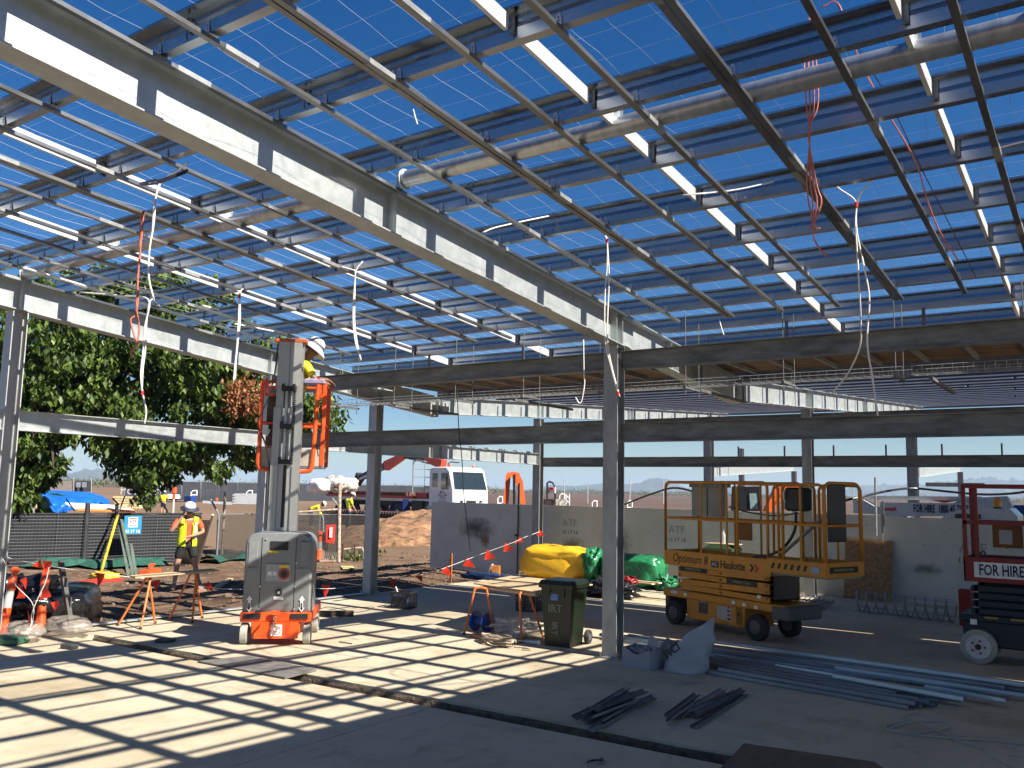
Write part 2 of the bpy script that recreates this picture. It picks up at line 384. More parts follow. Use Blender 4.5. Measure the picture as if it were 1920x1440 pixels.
def leaf_mat(name, cols, transl=.3, rough=.42):
    m = bpy.data.materials.new(name); m.use_nodes = True; t = m.node_tree; b = t.nodes['Principled BSDF']; b.inputs['Roughness'].default_value = rough
    ge = nd(t, 'NewGeometry'); r = nd(t, 'ValToRGB')
    while len(r.color_ramp.elements) < len(cols): r.color_ramp.elements.new(.5)
    for i, (e, c) in enumerate(zip(r.color_ramp.elements, cols)): e.position = i/(len(cols)-1); e.color = (*c, 1)
    t.links.new(ge.outputs['Random Per Island'], r.inputs[0]); t.links.new(r.outputs[0], b.inputs['Base Color'])
    tr = nd(t, 'BsdfTranslucent'); mx = nd(t, 'MixShader'); mx.inputs[0].default_value = transl; t.links.new(r.outputs[0], tr.inputs[0])
    t.links.new(b.outputs[0], mx.inputs[1]); t.links.new(tr.outputs[0], mx.inputs[2]); t.links.new(mx.outputs[0], t.nodes['Material Output'].inputs[0]); return m
bush_m = leaf_mat('bush_leaves', [(.075, .085, .04), (.13, .135, .065), (.18, .17, .09)], .15, .7)
cs = []
for px in np.arange(-250, 2200, 1.6):
    right = px > 930; d = rng.uniform(420, 560) if not right else rng.uniform(650, 900)
    hh = (rng.uniform(3.2, 5.2) if not right else rng.uniform(3.2, 5.2)) * (1+.3*math.sin(px*.05)*math.sin(px*.021))
    v = pdir(px+rng.uniform(-2, 2)); L = math.hypot(v.x, v.y)
    c0 = np.array([v.x/L*d, v.y/L*d, hh*.42-.2]); k = 46
    cs.append(c0+rng.normal(0, 1, (k, 3))*np.array([2.2, 2.2, hh*.20]))
cs = np.concatenate(cs); cs[:, 2] = np.clip(cs[:, 2], -.1, 20)
tag(leaf_mesh('bushland', cs, bush_m, size=1.0), 'low olive green bushland stretching along the far horizon', 'bushland', kind='stuff')

hz = MB(); hz.box2((-7500, -3000, -1.3), (7500, 7500, 135)); hzo = hz.build('haze', []); hzo['kind'] = 'stuff'; hzo['label'] = 'thin blue haze over the plain'; hzo['category'] = 'haze'
hm = bpy.data.materials.new('haze_air'); hm.use_nodes = True; hm.node_tree.nodes.clear(); pv = hm.node_tree.nodes.new('ShaderNodeVolumePrincipled'); ho = hm.node_tree.nodes.new('ShaderNodeOutputMaterial')
pv.inputs['Color'].default_value = (.55, .75, 1, 1); pv.inputs['Density'].default_value = .00016; pv.inputs['Anisotropy'].default_value = 0
hm.node_tree.links.new(pv.outputs[0], ho.inputs['Volume']); hzo.data.materials.append(hm)

# ================================================================== STEEL BUILDING FRAME
bld = thing('steel_building_frame', 'large galvanised steel building frame with open roof purlins over the concrete floor', 'building frame')
SL = -.0825
def rt(y): return 5.45+SL*y                # top of near rafters
def ft(y): return 4.235+.0615*(y-15.4)     # top of far rafters
GX = [-12.65, -5.6, 1.45]
def column(x, y, h, b=.21, mat=galv_dull, base=True):
    o = MB().ext(I_prof(b, b, .014, .01), (x, y, 0), (x, y, h), up=(0, 1, 0)).build('column', mat, bld)
    if base:
        m = MB(); m.box((x, y, .01), (.34, .34, .02))
        for a in (-.12, .12):
            for c in (-.12, .12): m.lathe([(.016, 0), (.016, .05)], (x+a, y+c, .02), 6)
        m.build('base_plate', mat, o)
    return o
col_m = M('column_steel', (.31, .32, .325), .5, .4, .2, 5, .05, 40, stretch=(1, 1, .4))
col_l = M('sunlit_tone_column_steel', (.44, .45, .45), .48, .35, .14, 5, .05, 40, stretch=(1, 1, .4))  # column steel lightened to put sunlight on the left row into the colour
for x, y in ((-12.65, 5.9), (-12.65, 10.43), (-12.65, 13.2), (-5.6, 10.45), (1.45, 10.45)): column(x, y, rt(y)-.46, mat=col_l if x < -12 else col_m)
for x, y in ((-12.65, 19.4), (-5.6, 19.4), (1.45, 19.4), (-12.65, 31.1), (-5.6, 31.1), (1.45, 31.1)): column(x, y, ft(y)-.43, b=.21 if y < 25 else .3, mat=col_m)
for x, y in ((-12.65, -2.2), (-5.6, -2.2), (1.45, -2.2)): column(x, y, rt(y)-.46)
for x, y, h in ((-19.7, 36, 4.6), (-15.2, 41.5, 4.4)): column(x, y, h, b=.22)
# rafters (near slope down to the valley at y=15.1, far slope rising)
raf_m = M('rafter_steel', (.44, .475, .48), .45, .5, .09, 7, .04, 60)
_st = {}
def stiff(par, loc, k=0):
    if k not in _st: _st[k] = MB().box((0, 0, 0), ((.095, .01, .41), (.075, .01, .37), (.05, .01, .26))[k]).build('stiffener', raf_m, par, loc=loc)
    else: cpy(_st[k], par, loc)
for x in GX:
    prof = I_prof(.44, .23, .013, .01)
    for a, b, zf, hh in ((-9, 10.4, rt, .44), (10.404, 15.1, rt, .44)):
        r_ = MB().ext(prof, (x, a, zf(a)-.22), (x, b, zf(b)-.22)).build('rafter', raf_m, bld)
        for yy in ([5.9, 10.33] if a < 0 else [10.5, 12.1, 12.35, 13.1, 13.3]):
            for sx_ in (-1, 1): stiff(r_, (x+sx_*.055, yy, zf(yy)-.22))
        if a > 0: MB().box((x, 15.09, zf(15.1)-.22), (.2, .018, .46)).build('end_plate', raf_m, r_)
    r_ = MB().ext(I_prof(.40, .17, .012, .009), (x, 15.12, ft(15.12)-.2), (x, 33, ft(33)-.2)).build('rafter', raf_m, bld)
    for yy in (15.25, 19.3, 19.5, 24.5, 24.7, 31.0, 31.2):
        for sx_ in (-1, 1): stiff(r_, (x+sx_*.045, yy, ft(yy)-.2), 1)
# low awning rafters
for x in (-12.65, -5.6, 1.45):
    MB().ext(I_prof(.40, .15, .012, .009), (x, 31.2, 3.0), (x, 41.5, 3.52)).build('rafter', raf_m, bld); column(x, 41.5, 3.3, b=.2)
# beams along x
bm_m = M('beam_steel', (.18, .19, .19), .55, .35, .3, 4, .05, 40, stretch=(.6, 1, 2.5))
def beam(x0, x1, y, zb, zt, b=.15, mat=bm_m, wy=True): return MB().ext(I_prof(zt-zb, b, .012, .008), (x0, y, (zb+zt)/2), (x1, y, (zb+zt)/2)).build('beam', mat, bld)
g_ = .108
for i in range(2):
    x0, x1 = GX[i]+g_, GX[i+1]-g_
    beam(x0, x1, 10.45, 3.80, 4.05); beam(x0, x1, 10.45, 2.82, 3.07)
    beam(x0, x1, 19.4, 2.78, 3.02); beam(x0, x1, 19.4, 3.68, 3.95)
    beam(x0, x1, 31.1, 3.42, 3.52, .06)
beam(1.45+g_, 8.6, 10.45, 3.80, 4.05); beam(1.45+g_, 8.6, 10.45, 2.82, 3.07); beam(1.45+g_, 8.6, 19.4, 2.78, 3.02)
def beamy(x, y0, y1, zb, zt, b=.13, z1b=None, z1t=None, mat=raf_m):
    zc0 = (zb+zt)/2; zc1 = zc0 if z1b is None else (z1b+z1t)/2
    return MB().ext(I_prof(zt-zb, b, .011, .008), (x, y0, zc0), (x, y1, zc1)).build('beam', mat, bld)
beamy(-12.6, 6.01, 10.32, 2.84, 3.12); beamy(-12.6, -2.1, 5.79, 2.84, 3.12)
b1 = beamy(-12.65, 10.55, 13.09, 2.84, 3.12, mat=raf_m); b2 = beamy(-12.65, 13.31, 19.3, 2.83, 3.13)
for yy in np.arange(15.2, 19.2, .62): MB().box((-12.62, yy, 3.15), (.12, .10, .03)).build('bracket', galv, b2)
for yy in (12.2, 12.5, 15.0, 15.3): stiff(b2, (-12.61, yy, 2.98), 2)
# purlins
PY = [-8.1, -7.05, -6.0, -4.95, -3.9, -2.85, -1.8, -.8, .23, 1.27, 2.31, 3.36, 4.43, 5.50, 6.53, 7.54, 8.57, 9.60, 10.62, 11.66, 12.7, 13.75]
Zp = thin([(-.060, .085), (-.072, .099), (-.075, .1), (0, .1), (0, -.1), (.075, -.1), (.078, -.098), (.066, -.082)], .004)
Zp = thin([(-.072, .084), (-.072, .1), (0, .1), (.004, .02), (-.004, -.02), (0, -.1), (.074, -.1), (.074, -.084)], .005)
BX = [-12.51, -11.92, -11.23, -10.52, -9.84, -9.06, -8.46, -8.40, -7.73, -6.97, -6.25, -5.46, -4.91, -4.20, -4.14, -3.47, -2.78, -2.10, -2.04, -1.36, -.65, .06, .77]
clip_me = None
for i, y in enumerate(PY):
    z = rt(y)+.112
    p = MB().ext([(-a, b) for a, b in Zp], (-12.9, y, z), (8.6, y, z)).build('purlin', purl_m, bld)
    if y > 2 and y < 11.2:
        for bx in BX[1:-2]:
            if clip_me is None:
                c = MB(); c.add([(-.026, 0, 0), (.026, 0, 0), (.018, 0, .06), (.008, 0, .085), (-.008, 0, .085), (-.018, 0, .06), (-.026, .003, 0), (.026, .003, 0), (.018, .003, .06), (.008, .003, .085), (-.008, .003, .085), (-.018, .003, .06)],
                    [(0, 1, 2, 3, 4, 5), (11, 10, 9, 8, 7, 6)]+[(i_, (i_+1) % 6, 6+(i_+1) % 6, 6+i_) for i_ in range(6)])
                c.m = 1
                for hz_ in (.03, .052): c.box((0, -.0015, hz_), (.008, .003, .008))
                cl = c.build('clip', [galv, black_m], p, loc=(bx, y-.012, z-.105)); clip_me = cl
            else: cpy(clip_me, p, (bx, y-.012, z-.105))
# lapped purlin splices (bolted plates) over rafters
k = MB()
for y in PY:
    if y > 2:
        for x in (-5.6, -12.6):
            for dx in (-.45, .45): k.box((x+dx, y-.006, rt(y)+.11), (.012, .006, .16)); 
            for dx in (-.5, .5):
                for dz in (.06, .16): k.lathe([(.012, 0), (.012, .014)], (x+dx, y-.02, rt(y)+dz), 6, axis='Y')
k.build('purlin_bolt', galv_dark, bld, kind='stuff')
# bridging channels between purlins
brg = M('bridging_steel', (.62, .63, .63), .42, .35, .06, 8)
for x in (-.95, -3.15, -8.05, -10.3):
    for a, b in zip(PY[9:-1], PY[10:]):
        o = MB().ext(thin([(-.03, .055), (.0, .055), (.0, -.055), (-.03, -.055)], .004), (x, a+.015, rt(a)+.125), (x, b-.045, rt(b)+.125)).build('bridging', brg, bld)
        MB().box((x+.02, b-.020, rt(b)+.115), (.032, .01, .15)).box((x+.02, b-.028, rt(b)+.06), (.02, .01, .02)).build('bracket', galv_dark, o)
# braces ahead of the header
for x in (-9.9, -7.9, -3.6, -1.9):
    MB().box2((x-.02, 11.6, 4.1), (x+.02, 11.62, 4.5)).build('brace', galv_dark, bld)
# round tube between rafters
tube_m = M('tube_steel', (.50, .52, .54), .34, .75, .12, 5, .04, 20, stretch=(3, 1, 1))
for x0, x1 in ((-12.52, -5.78), (-5.42, 1.3)):
    y, z = 5.9, 5.045
    o = MB().tube([(x0+.04, y, z), (x1-.04, y, z)], .078, 20).build('round_tube', tube_m, bld, smooth='auto')
    for x in (x0+.02, x1-.02): MB().lathe([(.1, -.008), (.1, .008)], (x, y, z), 16, axis='X').box((x-.05, y, z), (.1, .012, .18)).build('end_plate', galv, o)
    for x in (-.95, -3.15, -8.05, -10.3):
        if x0 < x < x1: MB().box((x, y, z+.11), (.006, .12, .10)).box((x, y+.05, z+.13), (.05, .006, .07)).box((x, y-.05, z+.13), (.05, .006, .07)).build('lug', galv, o)
# ceiling battens
for bx in BX:
    r2 = random.Random(int(bx*100)); y = -1.5
    top = lambda yy: 5.45+SL*yy-.006
    o = MB().ext(thin([(-.022, .0), (-.022, -.03), (.022, -.03), (.022, .0)], .004), (bx, -1.5, top(-1.5)), (bx, 11.05+r2.uniform(-.05, .03), top(11.05))).build('ceiling_batten', batt_m, bld)
    for yy in (r2.uniform(2.5, 5.), r2.uniform(5.6, 7.6), r2.uniform(8, 10.3)): MB().ext(thin([(-.025, .003), (-.025, -.033), (.025, -.033), (.025, .003)], .004), (bx, yy, top(yy)), (bx, yy+.28, top(yy+.28))).build('joiner', galv_dull, o)
# roof safety mesh over the purlins
wm = M('mesh_wire', (.75, .76, .78), .35, .6, .02); mm = MB()
def zmesh(y): return rt(y)+.222
for x in np.arange(-12.8, -.35, .30):
    ph = rng.uniform(0, 6); pts = []
    for y in np.arange(1.2, 13.6, .26):
        k_ = ((y-.23) % 1.045)/1.045; sag = -.02*math.sin(math.pi*k_)
        pts.append((x+.030*math.sin(y*4+ph)+rng.uniform(-.014, .014), y, zmesh(y)+sag))
    mm.tube(pts, .0014, 3, False)
for y in np.arange(1.3, 13.5, .30):
    mm.tube([(x, y+.012*math.sin(x*3+y), zmesh(y)-.014*abs(math.sin(x*3))) for x in np.arange(-12.8, -.2, .6)], .0006, 3, False)
mm.build('safety_mesh', wm, bld, kind='stuff', recalc=False)
# roof sheets already laid on the right-hand bays
sheet_m = M('roof_sheet', (.45, .46, .47), .4, .5, .06)
def ribbed(x0, x1, y0, y1, zf):
    mb = MB(); prof = []; x = x0
    while x < x1-.01: prof += [(x, 0), (x+.12, 0), (x+.14, .028), (x+.18, .028)]; x += .2
    prof.append((x1+.03, 0))
    a = [(px_, y0, zf(y0)+h) for px_, h in prof]; b = [(px_, y1, zf(y1)+h) for px_, h in prof]; n = len(prof)
    mb.add(a+b, [(i, i+1, n+i+1, n+i) for i in range(n-1)]); return mb
xx = -.22
while xx < 8.4:
    ribbed(xx, xx+1.0, -9, 12.3, lambda y: rt(y)+.232).build('roof_sheet', sheet_m, bld, recalc=False)
    ribbed(xx, xx+1.0, 15.3, 33, lambda y: ft(y)+.232).build('roof_sheet', sheet_m, bld, recalc=False)
    xx += 1.0
# far roof purlins
ribm = M('shade_darkened_purlin', (.05, .055, .065), .55, .2, .12, 3, .03, 30, stretch=(.2, 1, 1))  # near-black colour paints in the shadow on the purlin webs
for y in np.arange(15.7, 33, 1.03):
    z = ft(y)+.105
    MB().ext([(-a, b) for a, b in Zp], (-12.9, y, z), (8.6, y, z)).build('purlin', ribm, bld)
for x in list(np.arange(-12.3, 8.4, .7)):   # ceiling battens on the far slope
    if abs(((x+12.65+3.5) % 7.05)-3.5) < .25: continue
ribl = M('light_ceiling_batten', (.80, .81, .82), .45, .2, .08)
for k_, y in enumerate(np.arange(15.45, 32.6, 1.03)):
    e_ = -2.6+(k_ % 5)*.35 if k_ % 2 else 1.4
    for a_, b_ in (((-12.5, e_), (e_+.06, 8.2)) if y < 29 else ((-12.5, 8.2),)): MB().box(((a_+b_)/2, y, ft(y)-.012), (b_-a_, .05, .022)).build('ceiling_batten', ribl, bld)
# white fascia-like edge pieces of the far eave
MB().ext(thin([(0, .15), (0, -.1), (.05, -.1)], .006), (-12.9, 33.1, ft(33)+.05), (8.6, 33.1, ft(33)+.05)).build('eave_flashing', galv_dark, bld)
# valley gutter with plywood soffit and its brackets
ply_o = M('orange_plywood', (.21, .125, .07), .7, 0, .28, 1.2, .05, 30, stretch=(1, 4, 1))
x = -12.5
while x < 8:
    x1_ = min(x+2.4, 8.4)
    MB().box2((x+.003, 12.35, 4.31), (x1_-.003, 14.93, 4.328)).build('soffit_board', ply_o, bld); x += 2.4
MB().ext(thin([(-.3, .22), (-.3, -.06), (.3, -.06), (.3, .22)], .01), (-12.5, 15.28, 4.22), (8.4, 15.28, 4.22)).build('box_gutter', galv_dark, bld)
for x in np.arange(-11.94, 8, .685):
    if min(abs(x-g0) for g0 in GX) > .2:
        MB().ext(thin([(-.02, .035), (.02, .035), (.02, -.03), (-.02, -.03)], .004), (x, 12.9, 4.262), (x, 14.6, 4.262)).build('soffit_bracket', galv_dull, bld)
# wire cable tray, its hangers and threaded rods
wt = MB(); y0, z0 = 11.35, 3.64
for dy, dz in ((-.17, .08), (-.17, 0), (-.06, -.01), (.06, -.01), (.17, 0), (.17, .08)): wt.tube([(-12.2, y0+dy, z0+dz), (4, y0+dy, z0+dz)], .0035, 4)
for x in np.arange(-12.1, 4, .11): wt.tube([(x, y0-.17, z0+.085), (x, y0-.17, z0-.005), (x, y0+.17, z0-.005), (x, y0+.17, z0+.085)], .0030, 4, False)
tray = wt.build('cable_tray', galv, bld)
for x in np.arange(-11.6, 4, 1.35):
    MB().tube([(x, 11.12, rt(11.1)+.1), (x, 11.12, 3.50)], .006, 6).tube([(x, 11.58, rt(11.6)+.08), (x, 11.58, 3.50)], .006, 6).box((x, y0, 3.60), (.04, .56, .03)).build('hanger', galv_dark, bld)
for x in (-11.0, -8.3, -5.0, -1.9): MB().box((x, 12.9, 3.66), (.05, 1.9, .04)).build('strut', galv_dark, bld)
# far rails and uprights
for x in np.arange(-11.5, 8, 1.7): MB().box((x, 31.1, 3.72), (.05, .05, .38)).build('rail_post', galv_dark, bld)
ef = MB()
for x0, y0_, x1_, y1_ in ((-12.84, 4.6, -12.72, 7.8), (-12.72, 7.8, -12.60, 10.2), (-12.62, 10.6, -12.60, 13.0)):
    ef.ext(thin([(-.05, -.05), (-.05, .045), (.05, .045), (.05, .03)], .005), (x0, y0_, .0), (x1_, y1_, .0))
ef.build('edge_form', galv, bld)
# trench cover
cv = MB(); z = .0
cv.hexa([(-9.30, 6.78, .006), (-7.79, 6.83, .006), (-7.85, 7.36, .006), (-9.12, 7.38, .006), (-9.30, 6.78, .024), (-7.79, 6.83, .024), (-7.85, 7.36, .024), (-9.12, 7.38, .024)])
tag(cv.build('cover_board', M('stained_board', (.14, .13, .125), .8, 0, .3, 4, .1, 30)), 'dark stained board bridging the floor trench near the mast lift', 'board')
# hoarding wall of sheet panels
hoard_m = M('hoarding_sheet', (.56, .575, .53), .6, 0, .07, 1.2, .04, 20)
wallt = thing('site_hoarding', 'grey painted sheet hoarding standing behind the far columns', 'hoarding', (0, 19.95, 0))
px_edges = [-16.75, -13.6, -10.5, -7.35, -4.22, -1.07, 2.1, 5.2, 8.4]
for i, (a, b) in enumerate(zip(px_edges, px_edges[1:])):
    m = MB(); zt = 1.77-.02*(i == 4)
    yw = 0; m.box2((a+.008, yw-.0, -.28 if i == 0 else -.02), (b-.008, yw+.035, zt))
    if i == 0: m.box2((a+.0, -.02, .5), (a+.03, 0, .56))
    o = m.build('panel', hoard_m, wallt)
    for k in range(6): MB().lathe([(.014, 0), (.014, .008)], (a+.3+k*.5, -.004, 1.2+.35*((k*7) % 3-1)), 8, axis='Y').build('screw', galv_dark, o)
MB().tube([(-13.6, -.05, -.1), (-13.6, -.05, 2.35)], .025, 10).box((-13.66, -.06, .93), (.06, .04, .06)).build('post', M('black_steel', (.03, .03, .03), .5, .3), wallt)
grey_print = M('grey_print', (.30, .31, .30), .7)
for x, zz, sz in ((-11.98, 1.32, .25), (-8.95, 1.27, .25), (-2.52, 1.16, .30)):
    text('ATF', sz, grey_print, wallt, (x, -.004, zz), (math.pi/2, 0, 0), ext=.001)
    text('13 17 16', sz*.55, M('dark_print', (.05, .055, .06), .7), wallt, (x, -.004, zz-.24), (math.pi/2, 0, 0), ext=.001)
def stain(pts, mat, z=0, y=-.003):
    m = MB(); n = len(pts); m.add([(x, y, zz) for x, zz in pts], [tuple(range(n))]); return m.build('stain', mat, wallt, recalc=False)
# stains are soft-edged dirt: thin sheets whose alpha falls off towards the rim
def blotch(c, r, col, strength=.8, seed=0):
    m = bpy.data.materials.new('soot_stain'); m.use_nodes = True; t = m.node_tree; b = t.nodes['Principled BSDF']; b.inputs['Base Color'].default_value = (*col, 1); b.inputs['Roughness'].default_value = .9
    tc = nd(t, 'TexCoord'); mp = nd(t, 'Mapping'); mp.inputs['Scale'].default_value = (1/r[0], 1, 1/r[1]); n = nd(t, 'TexNoise'); n.inputs['Scale'].default_value = 5+seed; n.inputs['Detail'].default_value = 6
    ln = nd(t, 'VectorMath'); ln.operation = 'LENGTH'; t.links.new(tc.outputs['Object'], mp.inputs[0]); t.links.new(mp.outputs[0], ln.inputs[0]); t.links.new(tc.outputs['Object'], n.inputs[0])
    a = nd(t, 'Math'); a.operation = 'MULTIPLY_ADD'; a.inputs[1].default_value = 1.3; a.inputs[2].default_value = -.65; t.links.new(n.outputs['Fac'], a.inputs[0])
    s_ = nd(t, 'Math'); s_.operation = 'ADD'; t.links.new(ln.outputs['Value'], s_.inputs[0]); t.links.new(a.outputs[0], s_.inputs[1])
    mr = nd(t, 'MapRange'); mr.inputs['From Min'].default_value = .15; mr.inputs['From Max'].default_value = .95; mr.inputs['To Min'].default_value = strength; mr.inputs['To Max'].default_value = 0; t.links.new(s_.outputs[0], mr.inputs[0]); t.links.new(mr.outputs[0], b.inputs['Alpha'])
    o = MB().quad((-r[0]*1.1, 0, -r[1]*1.1), (r[0]*1.1, 0, -r[1]*1.1), (r[0]*1.1, 0, r[1]*1.1), (-r[0]*1.1, 0, r[1]*1.1)).build('stain', m, wallt, recalc=False); o.location = (c[0], -.0035-.0005*seed, c[1])
blotch((-15.1, 1.05), (.75, .38), (.05, .048, .042), .62, 1); blotch((-14.75, .72), (.2, .24), (.30, .17, .05), .8, 2)
blotch((-11.9, .72), (.45, .3), (.25, .15, .05), .55, 3); blotch((-10.6, .9), (.5, .6), (.22, .2, .14), .5, 4); blotch((-3.4, .7), (.4, .14), (.08, .09, .06), .5, 5)
# ================================================================== MACHINES
grey_cover = M('machine_grey_cover', (.20, .21, .215), .35, 0, .05, 6)
dark_m = M('dark_recess', (.012, .012, .014), .6)
mast_m = M('aluminium_mast', (.42, .42, .40), .38, .6, .08, 4, stretch=(1, 1, .2))
yellow_st = M('yellow_sticker', (.75, .55, .02), .5); white_st = M('white_sticker', (.75, .75, .74), .5); black_st = M('black_sticker', (.015, .015, .015), .5); red_st = M('red_sticker', (.6, .03, .02), .5)
tyre_light = M('pale_tyre', (.33, .32, .28), .7, 0, .12, 12, .1)

# ---- vertical mast lift (local x right, y away from camera)
lift = thing('mast_lift', 'orange and grey vertical mast lift raised beside the far left column, carrying a worker', 'mast lift', (-9.9, 7.84, 0), math.atan2(.66, .75))
w = .95
m = MB(); m.bevbox((w/2, .62, .235), (w-.30, 1.18, .20), .02); m.bevbox((w/2, .66, .37), (w, 1.30, .13), .012)
m.box((w/2, .02, .20), (w-.34, .06, .22)); m.build('chassis', orange_m, lift)
for sx in (.16, w-.16): MB().box((sx, -.001, .385), (.23, .02, .07)).build('fork_pocket', dark_m, lift)
for sx in (.055, w-.055):
    for sy in (.12, 1.12):
        wh = MB().lathe([(.05, -.045), (.125, -.05), (.14, -.04), (.14, .04), (.125, .05), (.05, .045)], (sx, sy, .14), 24, 'X').build('wheel', tyre_light, lift, smooth='auto')
        MB().lathe([(.06, -.052), (.06, .052)], (sx, sy, .14), 12, 'X').build('hub', galv_dull, wh)
bz0, bz1 = .435, 1.50
def rrect(x0, x1, z0, z1, r, n=6, top_only=True):
    pts = [(x0, z0), (x1, z0)]
    for k in range(n+1): a = k/n*math.pi/2; pts.append((x1-r+r*math.cos(a), z1-r+r*math.sin(a)))
    for k in range(n+1): a = math.pi/2+k/n*math.pi/2; pts.append((x0+r+r*math.cos(a), z1-r+r*math.sin(a)))
    return pts
pf = rrect(.02, w-.02, bz0, bz1, .16)
def slabxz(mb, pts, y0, y1, chamf=0):
    n = len(pts); cx = sum(p[0] for p in pts)/n; cz = sum(p[1] for p in pts)/n
    f = [(cx+(p[0]-cx)*(1-chamf), cz+(p[1]-cz)*(1-chamf)) for p in pts] if chamf else pts
    vs = [(p[0], y0, p[1]) for p in f]+[(p[0], y0+(.03 if chamf else 0), p[1]) for p in pts]+[(p[0], y1, p[1]) for p in pts]
    return mb.add(vs, [tuple(range(n)), tuple(reversed(range(2*n, 3*n)))]+[(i, n+i, n+(i+1) % n, (i+1) % n) for i in range(n)]+[(n+i, 2*n+i, 2*n+(i+1) % n, n+(i+1) % n) for i in range(n)])
slabxz(MB(), pf, .02, .62, .06).build('body_cover', grey_cover, lift, smooth='auto')
fy = .016
for x_ in (.245, .705): MB().box((x_, fy, .93), (.006, .006, 1.02)).build('cover_seam', dark_m, lift)
for x_ in (.13, .82): 
    MB().bevbox((x_, fy, 1.22), (.13, .02, .34), .008).build('side_panel', grey_cover, lift); MB().box((x_, fy-.002, 1.02), (.17, .012, .012)).build('ridge', grey_cover, lift)
MB().box((.475, fy-.002, 1.33), (.24, .012, .12)).build('display', dark_m, lift)
MB().box((.40, fy-.003, 1.245), (.12, .004, .03)).build('sticker', yellow_st, lift)
MB().bevbox((.475, fy-.001, .965), (.33, .014, .24), .006).build('control_panel', M('light_grey_panel', (.36, .36, .36), .5), lift)
MB().lathe([(.075, 0), (.075, .015), (.05, .02)], (.56, fy-.025, .95), 20, 'Y').build('key_ring', M('rust_red', (.35, .05, .03), .5), lift)
MB().lathe([(.045, 0), (.045, .012)], (.56, fy-.032, .95), 16, 'Y').build('emergency_stop', black_m, lift)
MB().box((.40, fy-.012, .955), (.11, .006, .05)).build('sticker', white_st, lift); MB().box((.40, fy-.016, .955), (.018, .004, .018)).build('switch', dark_m, lift)
MB().box((.555, fy-.012, 1.05), (.13, .006, .04)).build('sticker', yellow_st, lift)
MB().lathe([(.045, 0), (.045, .012)], (.50, fy-.016, .70), 16, 'Y').build('lock', dark_m, lift); MB().lathe([(.02, 0), (.02, .02)], (.50, fy-.028, .70), 10, 'Y').build('key', galv, lift)
MB().box((.50, fy-.006, .625), (.13, .004, .04)).build('sticker', white_st, lift)
for x_ in (.115, .815):
    m = MB(); m.add([(x_-.04, fy-.012, .60), (x_, fy-.012, .66), (x_+.04, fy-.012, .60), (x_+.018, fy-.012, .60), (x_+.018, fy-.012, .50), (x_+.04, fy-.012, .50), (x_, fy-.012, .44), (x_-.04, fy-.012, .50), (x_-.018, fy-.012, .50), (x_-.018, fy-.012, .60)], [tuple(range(10))]); m.build('arrow_decal', white_st, lift, recalc=False)
    m = MB(); m.add([(x_-.022, fy-.014, .50), (x_+.022, fy-.014, .50), (x_, fy-.014, .455)], [(0, 1, 2)]); m.box((x_, fy-.013, .53), (.02, .002, .06)); m.build('arrow_decal', black_st, lift, recalc=False)
for x_, z_ in ((.245, .48), (.72, .48), (.245, .78), (.715, .78), (.72, 1.1), (.3, 1.42)): MB().lathe([(.014, 0), (.01, .012)], (x_, fy-.014, z_), 8, 'Y').build('screw', galv, lift)
m = MB(); m.box((w/2, -.05, .44), (.10, .03, .05)); m.box((w/2, -.03, .37), (.05, .05, .14)); m.build('tow_bracket', orange_m, lift)
ch = MB()
for i in range(7):
    zz = .40-i*.034; ch.tube([(w/2+(.012 if i % 2 else 0)*math.cos(a), -.065+.01*math.sin(a)*(i % 2), zz+.022*math.sin(a)) if i % 2 == 0 else (w/2+.016*math.cos(a), -.065, zz+.022*math.sin(a)) for a in np.linspace(0, 6.283, 9)], .006, 5, False)
ch.tube([(w/2+.035*math.cos(a), -.06, .22+.05*math.sin(a)) for a in np.linspace(0, 6.283, 14)], .011, 6, False); ch.build('chain', M('chain_metal', (.5, .38, .3), .4, .7), lift)
MB().box((w/2+.02, -.013, .20), (.15, .004, .15)).build('sticker', white_st, lift)
m = MB(); m.tube([(w/2+.02+.055*math.cos(a), -.017, .20+.055*math.sin(a)) for a in np.linspace(0, 6.283, 17)], .005, 4, False); m.tube([(w/2-.02, -.017, .16), (w/2+.06, -.017, .24)], .005, 4); m.build('warning_sign', red_st, lift)
MB().box((w/2-.17, -.06, .30), (.02, .12, .02)).box((w/2-.17, -.12, .24), (.02, .02, .14)).build('tow_hook', orange_m, lift)
# mast: three nested sections
mx, my = .40, .74
msec = [(1.3, 3.15, .0, .34), (1.9, 3.75, .07, .28), (2.6, 4.32, .14, .38)]
m = MB()
for (z0, z1, dy, ww) in ((1.0, 2.45, 0, .40), (1.2, 3.3, .035, .40), (1.2, 4.27, .07, .36)):
    ext_ = thin([(-ww/2+.10, -.05), (-ww/2, -.05), (-ww/2, .05), (ww/2, .05), (ww/2, -.05), (ww/2-.10, -.05)], .014)
    o = MB().ext([(a, b) for a, b in ext_], (mx, my+dy, z0), (mx, my+dy, z1), up=(0, 1, 0)).build('mast_section', mast_m, lift)
MB().box((mx, my-.055, 3.95), (.34, .02, .66)).build('mast_cover', mast_m, lift); MB().box((mx, my-.067, 3.95), (.006, .006, .66)).build('cover_seam', dark_m, lift)
MB().box((mx, my-.02, 2.0), (.30, .02, 1.0)).build('mast_cover', mast_m, lift); MB().box((mx, my-.033, 2.0), (.05, .008, .9)).build('cover_seam', dark_m, lift)
for x_ in (-.035, .05): 
    MB().box((mx+x_, my-.0, 3.0), (.03, .02, 1.3)).build('hydraulic_ram', galv, lift)
m = MB()
for i in range(38): m.box((mx+.09, my-.03, 2.48+i*.03), (.03, .012, .018))
m.build('lift_chain', dark_m, lift, kind='stuff')
